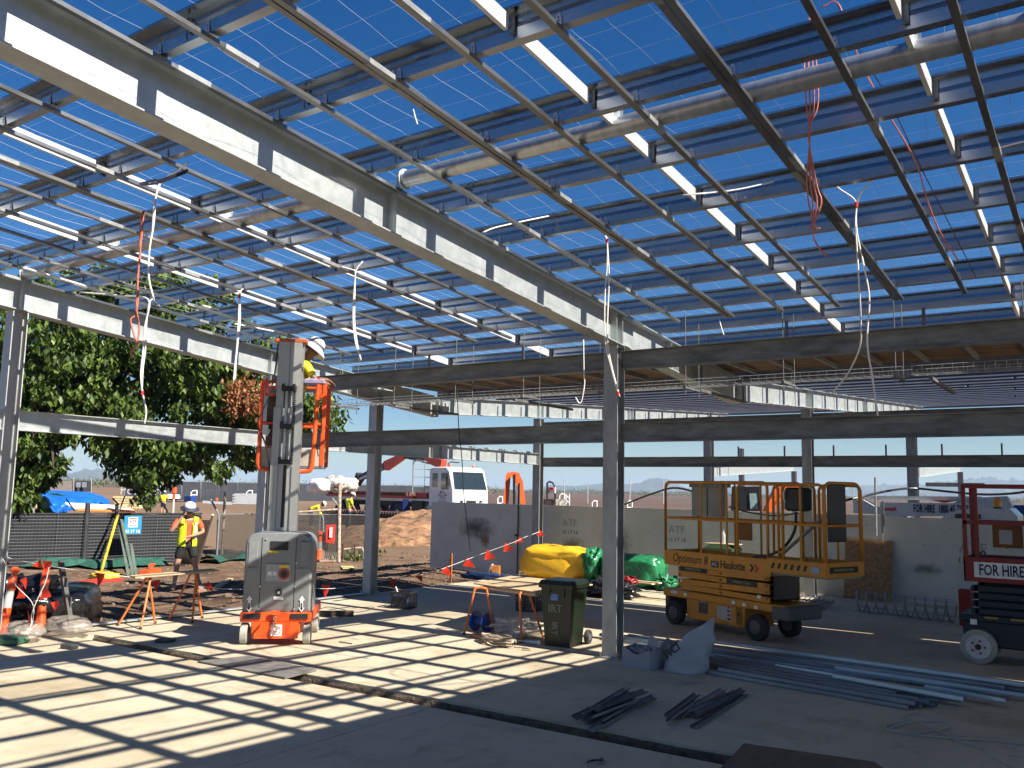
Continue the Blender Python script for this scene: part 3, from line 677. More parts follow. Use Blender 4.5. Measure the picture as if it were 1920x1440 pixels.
for z_ in (3.58, 3.02, 2.5): MB().box((mx, my-.045, z_), (.20, .07, .07)).box((mx-.08, my-.06, z_+.02), (.04, .05, .10)).box((mx+.08, my-.06, z_+.02), (.04, .05, .10)).build('roller_block', black_m, lift)
MB().bevbox((mx, my+.03, 4.30), (.46, .20, .06), .012).build('mast_cap', M('mast_cap_orange', (.45, .10, .03), .5), lift)
MB().tube(smoothline([(mx-.20, my+.0, 4.25), (mx-.22, my-.03, 3.8), (mx-.30, my-.06, 3.4), (mx-.42, my-.05, 3.05), (mx-.30, my-.03, 2.75), (mx-.22, my, 2.3), (mx-.21, my, 1.5)]), .012, 6).build('hose', black_m, lift)
# basket behind the mast
bx0, bx1, by0, by1, bz, bt = -.02, .90, .92, 1.62, 2.45, 3.72
rail = MB()
for x_, y_ in ((bx0, by0), (bx1, by0), (bx1, by1), (bx0, by1)):
    MB().bevbox((x_, y_, (bz+bt)/2), (.06, .035, bt-bz), .006).build('post', orange_m, lift)
for z_ in (bt-.02, 3.08):
    for a, b in (((bx0, by0), (bx1, by0)), ((bx1, by0), (bx1, by1)), ((bx0, by1), (bx1, by1)), ((bx0, by0), (bx0, by1))):
        MB().tube([(a[0], a[1], z_), (b[0], b[1], z_)], .022, 8).build('rail', orange_m, lift)
for x_ in (bx0+.12, bx1-.0):
    MB().box((x_-.06, by0-.03, 3.62), (.03, .02, .26)).box((x_, by0-.03, 3.50), (.14, .02, .04)).build('gate_latch', orange_m, lift)
MB().tube(smoothline([(bx0, by0-.02, 2.7), (bx0, by0-.02, 2.46), (bx0+.07, by0-.02, 2.39), (mx, by0-.02, 2.37), (bx1-.22, by0-.02, 2.37), (bx1-.14, by0-.02, 2.44), (bx1-.12, by0-.02, 2.8), (bx1-.10, by0-.02, 3.55), (bx1-.08, by0-.02, 3.78)], 5), .032, 8).build('bumper', orange_m, lift)
MB().box2((bx0, by0, bz-.03), (bx1, by1, bz)).build('platform', M('checker_plate', (.3, .3, .3), .4, .6), lift)
for a, b in (((bx0+.03, by0-.005), (bx1-.03, by0+.005)),): MB().box2((a[0], a[1], bz), (b[0], b[1], bz+.25)).build('kick_board', M('beige_board', (.40, .36, .30), .6), lift)
MB().box2((bx0+.08, by0+.02, 2.75), (bx0+.30, by0+.16, 3.5)).build('tool_bag', M('brown_canvas', (.10, .07, .05), .9, 0, .3, 8, .3), lift)
MB().box2((.02, by0-.02, 2.9), (.10, by0-.012, 3.05)).build('sticker', white_st, lift)
text('7', .16, white_st, lift, (.10, by0-.03, 2.92), (math.pi/2, 0, 0))
MB().tube(smoothline([(bx1-.05, by0, 3.4), (bx1-.02, by0-.02, 3.0), (bx1-.08, by0, 2.8), (bx1-.05, by0, 2.6)]), .01, 6).build('hose', black_m, lift)
m = MB()
for i in range(14): m.tube([(bx1-.02+.02*math.cos(a+i), by1-.2+.02*math.sin(a*2), 2.55+i*.025+.03*math.sin(a)) for a in np.linspace(0, 6.28, 7)], .008, 4, False)
m.build('chain', M('old_chain', (.2, .16, .08), .5, .6), lift)

# ---- yellow scissor lift
yel = M('scissor_yellow', (.62, .25, .018), .42, 0, .10, 5, .02)
sc = thing('scissor_lift', 'yellow scissor lift with black lettering parked folded in front of the hoarding', 'scissor lift', (-6.2, 13.73, 0), math.atan2(-.386, .923))
L0_, L1_ = -.30, 2.28
m = MB(); m.bevbox(((L0_+L1_)/2, .37, .50), (L1_-L0_, .72, .12), .015); m.bevbox((.86, .37, .30), (1.26, .66, .34), .015); m.build('chassis', yel, sc)
MB().bevbox((L0_+.04, .37, .33), (.10, .62, .44), .02).build('bumper', M('bumper_grey', (.10, .10, .10), .6), sc)
MB().bevbox((2.20, .37, .45), (.34, .74, .20), .02).build('bumper', M('bumper_grey', (.10, .10, .10), .6), sc)
for x_ in (0, 1.76):
    for y_ in (.02, .73):
        wh = MB().lathe([(.08, -.06), (.17, -.065), (.192, -.05), (.192, .05), (.17, .065), (.08, .06)], (x_, y_, .192), 28, 'Y').build('wheel', rubber, sc, smooth='auto')
        MB().lathe([(.02, -.07), (.10, -.066), (.11, -.05), (.11, .05), (.10, .066), (.02, .07)], (x_, y_, .192), 20, 'Y').build('rim', M('grey_rim', (.10, .10, .10), .5), wh)
for i in range(4):
    z_ = .62+i*.098
    for y_ in (.04, .70):
        MB().bevbox((1.02, y_, z_), (1.92, .045, .088), .008, T=Matrix.Rotation(.012*(-1)**i, 3, 'Y')).build('scissor_arm', yel, sc)
        for x_ in (.10, 1.02, 1.94): MB().lathe([(.026, -.03), (.026, .03)], (x_, y_, z_), 10, 'Y').build('pivot_pin', M('pin_brown', (.25, .12, .03), .5, .3), sc)
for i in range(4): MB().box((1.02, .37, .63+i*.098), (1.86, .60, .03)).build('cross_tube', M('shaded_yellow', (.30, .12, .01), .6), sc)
MB().bevbox((2.02, .37, .80), (.05, .56, .40), .02).build('cable_stack', black_m, sc)
PL0, PL1, PR = -.22, 2.05, 3.02
m = MB(); m.box2((PL0, 0, .965), (PL1, .78, 1.0)); m.build('platform', M('deck_steel', (.28, .26, .22), .6, .3), sc)
for a, b, y_ in ((PL0, PL1, -.01), (PL0, PL1, .77)): MB().box2((a, y_, .96), (b, y_+.02, 1.205)).build('side_panel', yel, sc)
MB().box2((PL1-.35, .02, 1.0), (PR, .76, 1.03)).build('extension_deck', M('deck_steel', (.28, .26, .22), .6, .3), sc)
for y_ in (-.035, .79): MB().box2((PL1-.05, y_, 1.03), (PR, y_+.02, 1.23)).build('side_panel', yel, sc)
MB().box2((PR-.0, -.035, 1.03), (PR+.02, .81, 1.23)).build('end_panel', yel, sc)
MB().box2((PL0-.02, -.01, .96), (PL0, .79, 1.205)).build('end_panel', yel, sc)
def hoop(x0, x1, y, z0, z1, r=.022, par=sc, mat=yel, k=.09):
    pts = [(x0, y, z0), (x0, y, z1-k)]+[(x0+k-k*math.cos(a), y, z1-k+k*math.sin(a)) for a in np.linspace(.2, 1.57, 6)]+[(x1-k+k*math.sin(a), y, z1-k+k*math.cos(a)) for a in np.linspace(0, 1.4, 6)]+[(x1, y, z1-k), (x1, y, z0)]
    MB().tube(pts, r, 8).build('guard_rail', mat, par, smooth=True)
for y_ in (.0, .78):
    hoop(PL0, PL1-.05, y_, 1.2, 2.34); MB().tube([(PL0, y_, 1.74), (PL1-.05, y_, 1.74)], .019, 8).build('mid_rail', yel, sc)
    for x_ in (.62, 1.18): MB().tube([(x_, y_, 1.2), (x_, y_, 2.33)], .018, 8).build('post', yel, sc)
for y_ in (-.02, .80):
    hoop(1.42, 2.22, y_, 1.22, 2.31, .02); hoop(2.30, PR, y_, 1.22, 2.31, .022); MB().tube([(1.42, y_, 1.745), (PR, y_, 1.745)], .018, 8).build('mid_rail', yel, sc)
    MB().tube([(2.62, y_, 1.22), (2.62, y_, 2.29)], .018, 8).build('post', yel, sc)
for x_ in (PL0, PR):
    k = .12; pts = [(x_, 0, 1.2), (x_, 0, 2.34-k)]+[(x_, k-k*math.cos(a), 2.34-k+k*math.sin(a)) for a in np.linspace(.2, 1.57, 5)]+[(x_, .78-k+k*math.sin(a), 2.34-k+k*math.cos(a)) for a in np.linspace(0, 1.4, 5)]+[(x_, .78, 1.2)]
    MB().tube(pts, .022, 8).build('guard_rail', yel, sc, smooth=True); MB().tube([(x_, 0, 1.74), (x_, .78, 1.74)], .019, 8).build('mid_rail', yel, sc)
grey_box = M('grey_green_board', (.30, .31, .27), .7, 0, .1)
MB().box2((.05, .35, 1.78), (.40, .50, 2.30)).build('document_box', grey_box, sc); MB().box2((.43, .35, 1.78), (.72, .50, 2.30)).build('document_box', grey_box, sc)
MB().box2((.02, .32, 2.26), (.78, .52, 2.36)).build('box_lid', M('grey_lid', (.22, .21, .19), .6), sc)
MB().box2((.86, .6, 1.42), (1.14, .62, 1.72)).build('manual_case', M('brown_board', (.32, .14, .04), .7), sc)
MB().bevbox((2.48, .1, 2.10), (.34, .24, .34), .03).build('control_box', black_m, sc); MB().tube([(2.36, -.03, 2.06), (2.36, -.06, 2.1), (2.36, -.06, 2.2), (2.36, -.03, 2.24)], .012, 6).build('joystick_guard', white_m, sc)
MB().bevbox((2.95, .35, 1.92), (.03, .40, .82), .012).build('black_mat', black_m, sc)
MB().tube(smoothline([(2.48, .06, 1.92), (2.46, .04, 1.65), (2.3, .02, 1.42), (2.05, 0, 1.28), (1.7, .02, 1.22)]), .022, 8).build('hose', black_m, sc)
MB().tube([(2.0, .2, 1.22), (2.9, .3, 1.95)], .028, 6).build('loose_strut', M('strut_grey', (.30, .30, .26), .6, .2), sc)
MB().tube(smoothline([(.8, .45, 1.95), (1.2, .5, 1.87), (1.8, .4, 1.84), (2.4, .2, 1.9)]), .012, 6).build('cable', black_m, sc)
MB().tube([(.86, .2, 1.25), (.86, .2, 2.3)], .016, 6).build('post', yel, sc)
R90 = (math.pi/2, 0, 0)
text('Optimum 8', .20, black_st, sc, (.36, -.0125, 1.085), R90, shear=.25, sx=.86)
MB().box((.93, -.012, 1.05), (.16, .004, .10)).build('sticker', black_st, sc); text('AC', .09, white_st, sc, (.93, -.0155, 1.05), R90, sx=1.0)
text('Haulotte', .175, black_st, sc, (1.30, -.0125, 1.055), R90, sx=.82, font_off=.003)
for i, mt in enumerate((black_st, red_st)):
    x_ = 1.64+i*.09; m = MB(); m.add([(x_, -.013, 1.11), (x_+.05, -.013, 1.11), (x_+.10, -.013, 1.055), (x_+.05, -.013, 1.0), (x_, -.013, 1.0), (x_+.05, -.013, 1.055)], [tuple(range(6))]); m.build('chevron', mt, sc, recalc=False)
gold = M('gold_print', (.45, .38, .2), .5)
def plate(x, y, z, s, w_, h_, par=sc, bgm=black_st, fg=gold, rot=R90, sx=.62):
    MB().box((x, y, z), (w_, .004, h_)).build('name_plate', bgm, par); text(s, h_*.62, fg, par, (x, y-.0035, z), rot, sx=sx)
plate(.42, .014, .925, 'PROSERPINE ELECTRICAL', .62, .082); plate(1.46, .014, .815, 'PROSERPINE ELECTRICAL', .62, .082)
MB().box((PR+.022, .36, 1.13), (.004, .62, .085)).build('name_plate', black_st, sc); text('PROSERPINE ELECTRICAL', .052, gold, sc, (PR+.0255, .36, 1.13), (math.pi/2, 0, math.pi/2), sx=.72)
for i in range(6):
    x_ = 2.08+i*.115; m = MB(); m.add([(x_, -.0385, 1.09), (x_+.05, -.0385, 1.09), (x_+.08, -.0385, 1.17), (x_+.03, -.0385, 1.17)], [(0, 1, 2, 3)]); m.build('hazard_stripe', black_st, sc, recalc=False)
MB().box((2.86, -.037, 1.12), (.14, .004, .09)).build('sticker', M('blue_sticker', (.35, .45, .55), .5), sc)
MB().box((.62, .036, .36), (.20, .004, .22)).build('sticker', M('brown_plate', (.09, .07, .05), .5), sc); text('UNITED', .05, white_st, sc, (.62, .033, .43), R90, sx=.9)
MB().box((1.02, .036, .31), (.19, .004, .21)).build('sticker', M('dull_white', (.45, .43, .38), .6), sc); MB().box((1.17, .036, .32), (.11, .004, .25)).build('sticker', M('dull_white', (.45, .43, .38), .6), sc)
for k in range(4): MB().box((1.17, .033, .23+k*.06), (.06, .003, .03)).build('pictogram', red_st if k % 2 else black_st, sc)
for x_, z_ in ((.12, .72), (1.80, .64), (-.05, .52), (.02, .515), (.25, .505), (1.30, .50), (1.52, .49), (1.75, .48)): MB().box((x_, .0 if z_ < .6 else .014, z_), (.07, .006, .05)).build('sticker', white_st, sc)
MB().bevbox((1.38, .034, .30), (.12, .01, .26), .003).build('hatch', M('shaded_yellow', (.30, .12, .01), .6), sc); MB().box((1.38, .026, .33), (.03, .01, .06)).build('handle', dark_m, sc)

# ---- red and dark scissor lift on the right
red_m = M('dark_red_paint', (.22, .012, .012), .4, 0, .1); navy = M('dark_navy_paint', (.012, .017, .026), .45, 0, .15)
sk = thing('scissor_lift', 'dark red scissor lift with a white for hire banner at the right edge', 'scissor lift', (-1.75, 13.3, 0), 0)
m = MB(); m.bevbox((1.2, .4, .38), (2.6, .72, .34), .02); m.bevbox((1.15, .4, .58), (2.55, .8, .08), .01); m.build('chassis', navy, sk)
for i in range(3): MB().box((.25+i*.30, -.002, .60), (.16, .004, .03)).build('hazard_stripe', M('dull_yellow', (.25, .2, .05), .6), sk)
MB().box((.04, -.002, .53), (.08, .004, .07)).build('sticker', white_st, sk)
for x_ in (.09, 2.2):
    for y_ in (-.02, .75):
        wh = MB().lathe([(.10, -.055), (.18, -.06), (.22, -.045), (.22, .045), (.18, .06), (.10, .055)], (x_, y_, .22), 28, 'Y').build('wheel', tyre_light, sk, smooth='auto')
        rim = MB().lathe([(.03, -.062), (.15, -.064), (.16, -.05), (.16, .05), (.15, .064), (.03, .062)], (x_, y_, .22), 24, 'Y').build('rim', M('white_rim', (.55, .54, .52), .5), wh, smooth='auto')
        MB().lathe([(.04, -.075), (.04, .075)], (x_, y_, .22), 10, 'Y').build('hub', black_m, wh)
        for k in range(5): a = k*1.2566; MB().lathe([(.018, -.07), (.018, .07)], (x_+.08*math.cos(a), y_, .22+.08*math.sin(a)), 8, 'Y').build('wheel_nut', M('red_nut', (.3, .08, .06), .5), wh)
for i in range(4):
    z_ = .67+i*.10
    for y_ in (.05, .75): MB().bevbox((1.2, y_, z_), (2.3, .04, .085), .01).build('scissor_arm', navy, sk); MB().lathe([(.045, -.02), (.045, .02)], (.06, y_, z_), 14, 'Y').build('pivot', navy, sk)
m = MB(); m.box2((-.04, 0, 1.06), (2.5, .78, 1.10)); m.build('platform', navy, sk)
for y_ in (-.01, .77): MB().box2((-.05, y_, 1.06), (2.5, y_+.02, 1.38)).build('side_panel', red_m, sk)
MB().box2((-.05, -.01, 1.06), (-.03, .79, 1.38)).build('end_panel', red_m, sk)
for x_ in (-.02, .8, 1.6, 2.4):
    for y_ in (0, .76): MB().box((x_, y_, 1.84), (.05, .05, .96)).build('post', red_m, sk)
MB().box((.12, .02, 1.84), (.05, .04, .96)).build('post', red_m, sk)
for z_ in (2.33, 1.84):
    for y_ in (0, .76): MB().box((1.2, y_, z_), (2.46, .05, .05)).build('rail', red_m, sk)
    MB().box((-.02, .38, z_), (.05, .78, .05)).build('rail', red_m, sk)
MB().box2((.26, .45, 1.50), (.62, .50, 1.86)).build('brown_case', M('brown_case', (.22, .09, .02), .6), sk); MB().box2((.34, .44, 1.55), (.50, .449, 1.74)).build('paper', M('paper_bag', (.4, .4, .42), .5), sk)
MB().tube([(.16, -.01, 1.38), (.16, -.01, 1.44), (.2, -.01, 1.47), (.22, -.01, 1.42), (.22, -.01, 1.38)], .012, 6).build('ring', navy, sk)
MB().box((.85, -.014, 1.22), (1.55, .006, .20)).build('banner', white_st, sk); text('FOR HIRE  1800 45 71', .20, M('navy_print', (.01, .015, .06), .5), sk, (.13, -.019, 1.215), R90, align='LEFT', sx=.62, font_off=.004)
MB().box2((.72, .3, 1.15), (1.2, .5, 1.9)).build('control_box', grey_cover, sk)

# ================================================================== TRUCK WITH LOADER CRANE
C0 = P(852, 948, d=47); truck = thing('flatbed_truck', 'white cab flatbed truck with loader crane, parked beyond the dirt yard', 'truck', (-30.9, 39.2, .10), math.radians(-12)); truck.scale = (1.13, 1.13, 1.13)
tw = M('truck_white', (.70, .70, .69), .3, 0, .03, coat=.3); glassd = M('dark_window_glass', (.02, .03, .035), .08, 0, .1, spec=.8); redt = M('trailer_red', (.42, .035, .02), .5, 0, .2); blackt = M('chassis_black', (.015, .015, .016), .6)
# local: +x is forward, z up; cab front at x=+.9
cabp = [(-.95, .95), (-.95, 2.75), (-.80, 2.9), (.35, 2.9), (.62, 2.72), (.92, 1.75), (.95, 1.1), (.95, .72), (.5, .72), (.2, 1.0)]
m = MB(); vs = []; n = len(cabp)
for y_, k in ((-1.15, .04), (-1.10, 0), (1.10, 0), (1.15, .04)): vs += [(x-(.06 if x > .5 else 0)*(k > 0), y_, z-(k if z > 2.7 else 0)) for x, z in cabp]
m.add(vs, [tuple(range(n)), tuple(reversed(range(3*n, 4*n)))]+[(r*n+i, r*n+(i+1) % n, (r+1)*n+(i+1) % n, (r+1)*n+i) for r in range(3) for i in range(n)])
cab = m.build('cab', tw, truck, smooth='auto')
def sl_(t): return (.62+(.92-.62)*t+.012, 2.72+(1.75-2.72)*t)
a_, b_ = sl_(.06), sl_(.95)
MB().add([(a_[0], -.98, a_[1]), (b_[0], -1.05, b_[1]), (b_[0], 1.05, b_[1]), (a_[0], .98, a_[1])], [(0, 1, 2, 3)]).add([(a_[0]-.03, -.98, a_[1]), (b_[0]-.03, -1.05, b_[1]), (b_[0]-.03, 1.05, b_[1]), (a_[0]-.03, .98, a_[1])], [(3, 2, 1, 0)]).build('windscreen', glassd, cab)
for y_ in (-1.156, 1.156):
    MB().box2((-.02, y_-.004, 1.80), (.55, y_+.004, 2.60)).build('side_window', glassd, cab); MB().box2((-.72, y_-.004, 1.90), (-.30, y_+.004, 2.58)).build('side_window', glassd, cab)
    MB().box2((.50, y_-.10, 1.95), (.62, y_+.02, 2.45)).build('mirror', blackt, cab)
    MB().box2((-.10, y_-.006, 1.66), (-.0, y_+.006, 1.71)).build('door_handle', blackt, cab)
for y_ in (-.62, 0, .62):
    for z_ in (1.22, 1.06): MB().box2((.945, y_-(.09 if y_ else .32), z_-.055), (.96, y_+(.09 if y_ else .32), z_+.055)).build('grille_slot', blackt, cab)
for y_ in (-.85, .85): MB().box2((.945, y_-.12, .78), (.965, y_+.12, .90)).build('headlight', M('headlamp', (.6, .6, .55), .1), cab)
for y_ in (-.8, .7): MB().lathe([(.06, 0), (.06, .1), (.03, .16)], (.2, y_, 2.9), 10).build('beacon', orange_p, cab)
m = text('ISUZU', .16, M('silver_print', (.3, .32, .34), .4), cab, (.962, 0, 1.5), (math.pi/2, 0, math.pi/2), sx=1.0)
text('TCC', .26, M('navy_print2', (.02, .02, .05), .5), cab, (.12, -1.166, 1.40), R90, shear=.3)
m = MB(); m.tube([(-.22, -1.166, 1.48), (.12, -1.166, 1.68), (.46, -1.166, 1.48)], .016, 4); m.tube([(-.22, -1.166, 1.22), (.46, -1.166, 1.22)], .012, 4); m.build('logo', M('navy_print2', (.02, .02, .05), .5), cab)
m = MB(); m.box2((-10.5, -.45, .85), (.4, .45, 1.1)); m.build('chassis', blackt, truck)
m = MB(); m.box2((-10.6, -1.22, 1.28), (-2.2, 1.22, 1.42)); m.build('tray', redt, truck)
MB().box2((-10.4, -1.2, 1.42), (-2.9, 1.15, 1.60)).build('reinforcing_mats', M('rusty_mesh', (.12, .05, .035), .8, .2, .4, 12, .5, 20), truck)
for x_ in np.arange(-10.3, -2.6, .22): MB().box((x_, -1.21, 1.52), (.06, .03, .2)).build('mesh_bar', M('rusty_bar', (.10, .045, .03), .8, .2), truck)
for x_ in (-9.2, -8.0, -3.6, -.1):
    for y_ in (-1.0, 1.0):
        wh = MB().lathe([(.28, -.16), (.48, -.16), (.52, -.12), (.52, .12), (.48, .16), (.28, .16)], (x_, y_, .52), 26, 'Y').build('wheel', rubber, truck, smooth='auto'); MB().lathe([(.10, -.17), (.27, -.15), (.28, .15), (.10, .17)], (x_, y_, .52), 18, 'Y').build('rim', M('steel_rim', (.35, .36, .38), .4, .5), wh)
for y_ in (-1.0, 1.0):
    pts = [(.62*math.cos(a)-3.6, .62*math.sin(a)+.52) for a in np.linspace(0, math.pi, 12)]
    m = MB(); vs = [(x, y_+s_*.26, z) for s_ in (-1, 1) for x, z in pts]; k_ = len(pts); m.add(vs, [(i, i+1, k_+i+1, k_+i) for i in range(k_-1)]); m.build('mudguard', M('blue_mudflap', (.05, .10, .35), .5), truck, recalc=False)
    MB().add([(-2.95, y_-.3, 1.25), (-2.4, y_-.3, 1.25), (-2.5, y_-.3, 1.0), (-2.95, y_-.3, .62)], [(0, 1, 2, 3)]).add([(-2.95, y_-.29, 1.25), (-2.4, y_-.29, 1.25), (-2.5, y_-.29, 1.0), (-2.95, y_-.29, .62)], [(3, 2, 1, 0)]).build('mud_flap', M('blue_tarp_bright', (.05, .14, .55), .5), truck)
for x_ in (-2.0, -1.1): MB().lathe([(.30, -.40), (.32, -.38), (.32, .38), (.30, .40)], (x_, -.85, .85), 18, 'X').build('fuel_tank', M('tank_metal', (.35, .33, .30), .4, .7), truck)
m = MB(); m.box2((-2.15, -1.1, 1.3), (-1.2, 1.1, 1.6)); m.build('crane_base', redt, truck)
# headboard frame
for y_ in (-1.15, 1.15):
    MB().tube([(-2.35, y_, 1.4), (-2.35, y_, 3.15), (-2.1, y_, 3.25), (-1.4, y_, 3.2)], .035, 6).build('headboard_post', galv_dull, truck)
for z_ in (1.9, 2.4, 2.8, 3.2): MB().tube([(-2.35, -1.15, z_), (-2.35, 1.15, z_)], .02, 5).build('headboard_rail', galv_dull, truck)
for y_ in (-.4, .4): MB().tube([(-2.35, y_, 1.4), (-2.35, y_, 3.2)], .02, 5).build('headboard_rail', galv_dull, truck)
crm = M('crane_red', (.75, .07, .03), .4); crd = M('crane_dark', (.05, .055, .06), .45, .3)
MB().bevbox((-1.55, 0, 2.2), (.35, .4, 1.5), .05).build('crane_column', crd, truck)
def barxz(p0, p1, w0, w1, y0, y1, mat, name='crane_boom'):
    p0, p1 = Vector((p0[0], 0, p0[1])), Vector((p1[0], 0, p1[1])); d_ = (p1-p0).normalized(); nn = Vector((-d_.z, 0, d_.x)); q = []
    for y_ in (y0, y1): q += [p0-nn*w0/2+Vector((0, y_, 0)), p1-nn*w1/2+Vector((0, y_, 0)), p1+nn*w1/2+Vector((0, y_, 0)), p0+nn*w0/2+Vector((0, y_, 0))]
    return MB().hexa(q).build(name, mat, truck)
barxz((-1.35, 2.2), (-1.65, 2.95), .42, .55, -.2, .2, crm); barxz((-1.5, 3.15), (-5.0, 3.62), .40, .25, -.13, .13, crd); barxz((-1.3, 3.05), (-2.7, 3.40), .50, .30, -.18, .18, crm)
barxz((-4.6, 3.62), (-6.4, 3.02), .26, .52, -.16, .16, crm); barxz((-6.0, 3.18), (-9.1, 2.30), .32, .30, -.14, .14, crd); barxz((-6.5, 2.85), (-8.9, 2.25), .12, .12, -.2, -.12, galv)
barxz((-8.9, 2.50), (-9.35, 1.95), .5, .3, -.2, .2, blackt)
MB().tube([(-9.3, 0, 2.0), (-9.3, 0, 1.6)], .03, 6).build('hook_line', crm, truck); MB().tube([(-9.3, 0, 1.6), (-9.25, 0, 1.1), (-9.3, 0, .4)], .02, 5).build('sling', M('yellow_sling', (.6, .5, .05), .6), truck)
MB().box2((-2.2, -1.3, .55), (-1.3, -1.15, 1.2)).build('side_locker', blackt, truck)
# ================================================================== SMALL THINGS ON AND ROUND THE SLAB
def on_ground(px, py, f=gh):
    z = -.1
    for _ in range(30): p = P(px, py, z=z); z = z*.5+f(p.x, p.y)*.5
    return P(px, py, z=z)
ply_m = M('pale_plywood', (.50, .37, .22), .7, 0, .16, 3, .05, 40, stretch=(.4, 3, 1))
tr_or = M('trestle_orange', (.62, .16, .03), .5, 0, .2, 6)
def trestle(name, label, pts, top, tz, grp):
    "pts: two (top, foot) leg pairs"
    t = thing(name, label, 'trestle', pts[0][1], 0, grp); o = Vector(pts[0][1])
    for a, b in pts:
        a, b = Vector(a), Vector(b)
        MB().tube([a-o, b-o+Vector((0, 0, .0))], .017, 8).build('leg', tr_or, t); MB().lathe([(.022, 0), (.022, .035)], b-o, 8).build('foot', black_m, t)
    a, b = Vector(pts[0][0]), Vector(pts[-1][0]); MB().tube([a-o, (a+b)/2-o+Vector((0, 0, .02)), b-o], .019, 8).build('top_bar', tr_or, t)
    return t
G1 = 'orange trestles under the work table'
trestle('trestle', 'orange trestle at the left end of the work table, over the blue reel', [((-8.12, 10.75, .66), (-8.16, 10.56, 0)), ((-7.98, 10.86, .66), (-7.92, 10.99, 0))], None, .66, G1)
trestle('trestle', 'orange trestle at the right end of the work table, beside the bin', [((-7.28, 10.72, .66), (-7.12, 10.56, 0)), ((-7.24, 10.90, .66), (-7.12, 11.13, 0))], None, .66, G1)
tb = thing('work_table', 'pale plywood sheets laid over orange trestles as a work table beside the wheelie bin', 'work table', (-7.7, 11.3, .69))
for i, (q, z0) in enumerate((([(-8.33, 11.0), (-7.09, 10.72), (-6.95, 11.35), (-8.45, 11.62)], .0), ([(-8.45, 11.62), (-6.95, 11.35), (-6.9, 12.2), (-8.6, 12.5)], .003))):
    m = MB(); m.hexa([(x+7.7, y-11.3, z0-.0) for x, y in q]+[(x+7.7, y-11.3, z0+.018) for x, y in q]); m.build('board', ply_m, tb)
MB().box((.12, -.42, -.03), (1.2, .09, .04), rz=-.2).build('bearer', ply_m, tb)
G2 = 'orange trestles by the slab edge'
trestle('trestle', 'orange trestle on the slab edge, nearest the bollards', [((-12.32, 7.98, .72), (-12.58, 7.72, 0)), ((-12.22, 7.98, .72), (-12.02, 7.74, 0)), ((-12.30, 8.0, .72), (-12.36, 8.2, 0))], None, .72, G2)
trestle('trestle', 'orange trestle on the slab edge, just left of the mast lift', [((-12.35, 8.78, .74), (-12.46, 8.50, 0)), ((-12.25, 8.8, .74), (-12.02, 8.62, 0)), ((-12.3, 8.82, .74), (-12.3, 9.0, 0))], None, .74, G2)
pa, pb = P(232, 1086, x=-12.45), P(350, 1077, x=-12.2)
tag(MB().hexa([(-12.42, 7.75, .735), (-12.15, 7.68, .735), (-12.05, 9.1, .755), (-12.35, 9.15, .755), (-12.42, 7.75, .757), (-12.15, 7.68, .757), (-12.05, 9.1, .777), (-12.35, 9.15, .777)]).build('plank', ply_m), 'narrow pale plank laid across the two trestles at the slab edge', 'plank')
# wheelie bin
binm = M('dark_green_plastic', (.007, .013, .007), .42, 0, .2, 3)
wb = thing('wheelie_bin', 'dark green wheelie bin with stencilled letters between the work table and the column', 'wheelie bin', (-6.58, 10.82, 0), math.radians(6))
def frus(mb, w0, d0, w1, d1, z0, z1, cy0=0, cy1=0):
    return mb.hexa([(-w0/2, cy0-d0/2, z0), (w0/2, cy0-d0/2, z0), (w0/2, cy0+d0/2, z0), (-w0/2, cy0+d0/2, z0), (-w1/2, cy1-d1/2, z1), (w1/2, cy1-d1/2, z1), (w1/2, cy1+d1/2, z1), (-w1/2, cy1+d1/2, z1)])
m = frus(MB(), .38, .42, .47, .53, .0, .80); frus(m, .52, .58, .53, .59, .80, .85); m.box((-.10, -.27, .75), (.02, .02, .12)).box((.12, -.27, .75), (.02, .02, .12)); m.build('body', binm, wb)
m = MB(); frus(m, .53, .60, .47, .54, .852, .905); m.build('lid', binm, wb); MB().tube([(-.2, .31, .86), (-.2, .36, .88), (.2, .36, .88), (.2, .31, .86)], .014, 6).build('handle', binm, wb)
for x_ in (-.24, .24):
    wh = MB().lathe([(.03, -.025), (.09, -.03), (.10, -.02), (.10, .02), (.09, .03), (.03, .025)], (x_+.02, .26, .10), 20, 'X').build('wheel', rubber, wb, smooth='auto'); MB().lathe([(.05, -.034), (.05, .034)], (x_+.02, .26, .1), 12, 'X').build('hub', M('hub_grey', (.1, .1, .1), .6), wh)
pm = M('worn_print', (.16, .17, .15), .8); tl = math.atan2(.055, .8)
text('IRT', .15, pm, wb, (-.02, -.250, .52), (math.pi/2+tl, 0, 0), ext=.001, font_off=.004); text('IRT', .13, pm, wb, (-.03, -.236, .25), (math.pi/2+tl, math.radians(90), 0), ext=.001, font_off=.004)
MB().box((0, 0, 0), (.12, .003, .09)).build('sticker', M('blue_sticker2', (.10, .18, .40), .5, 0, .3, 20), wb, loc=(-.03, -.264, .68))
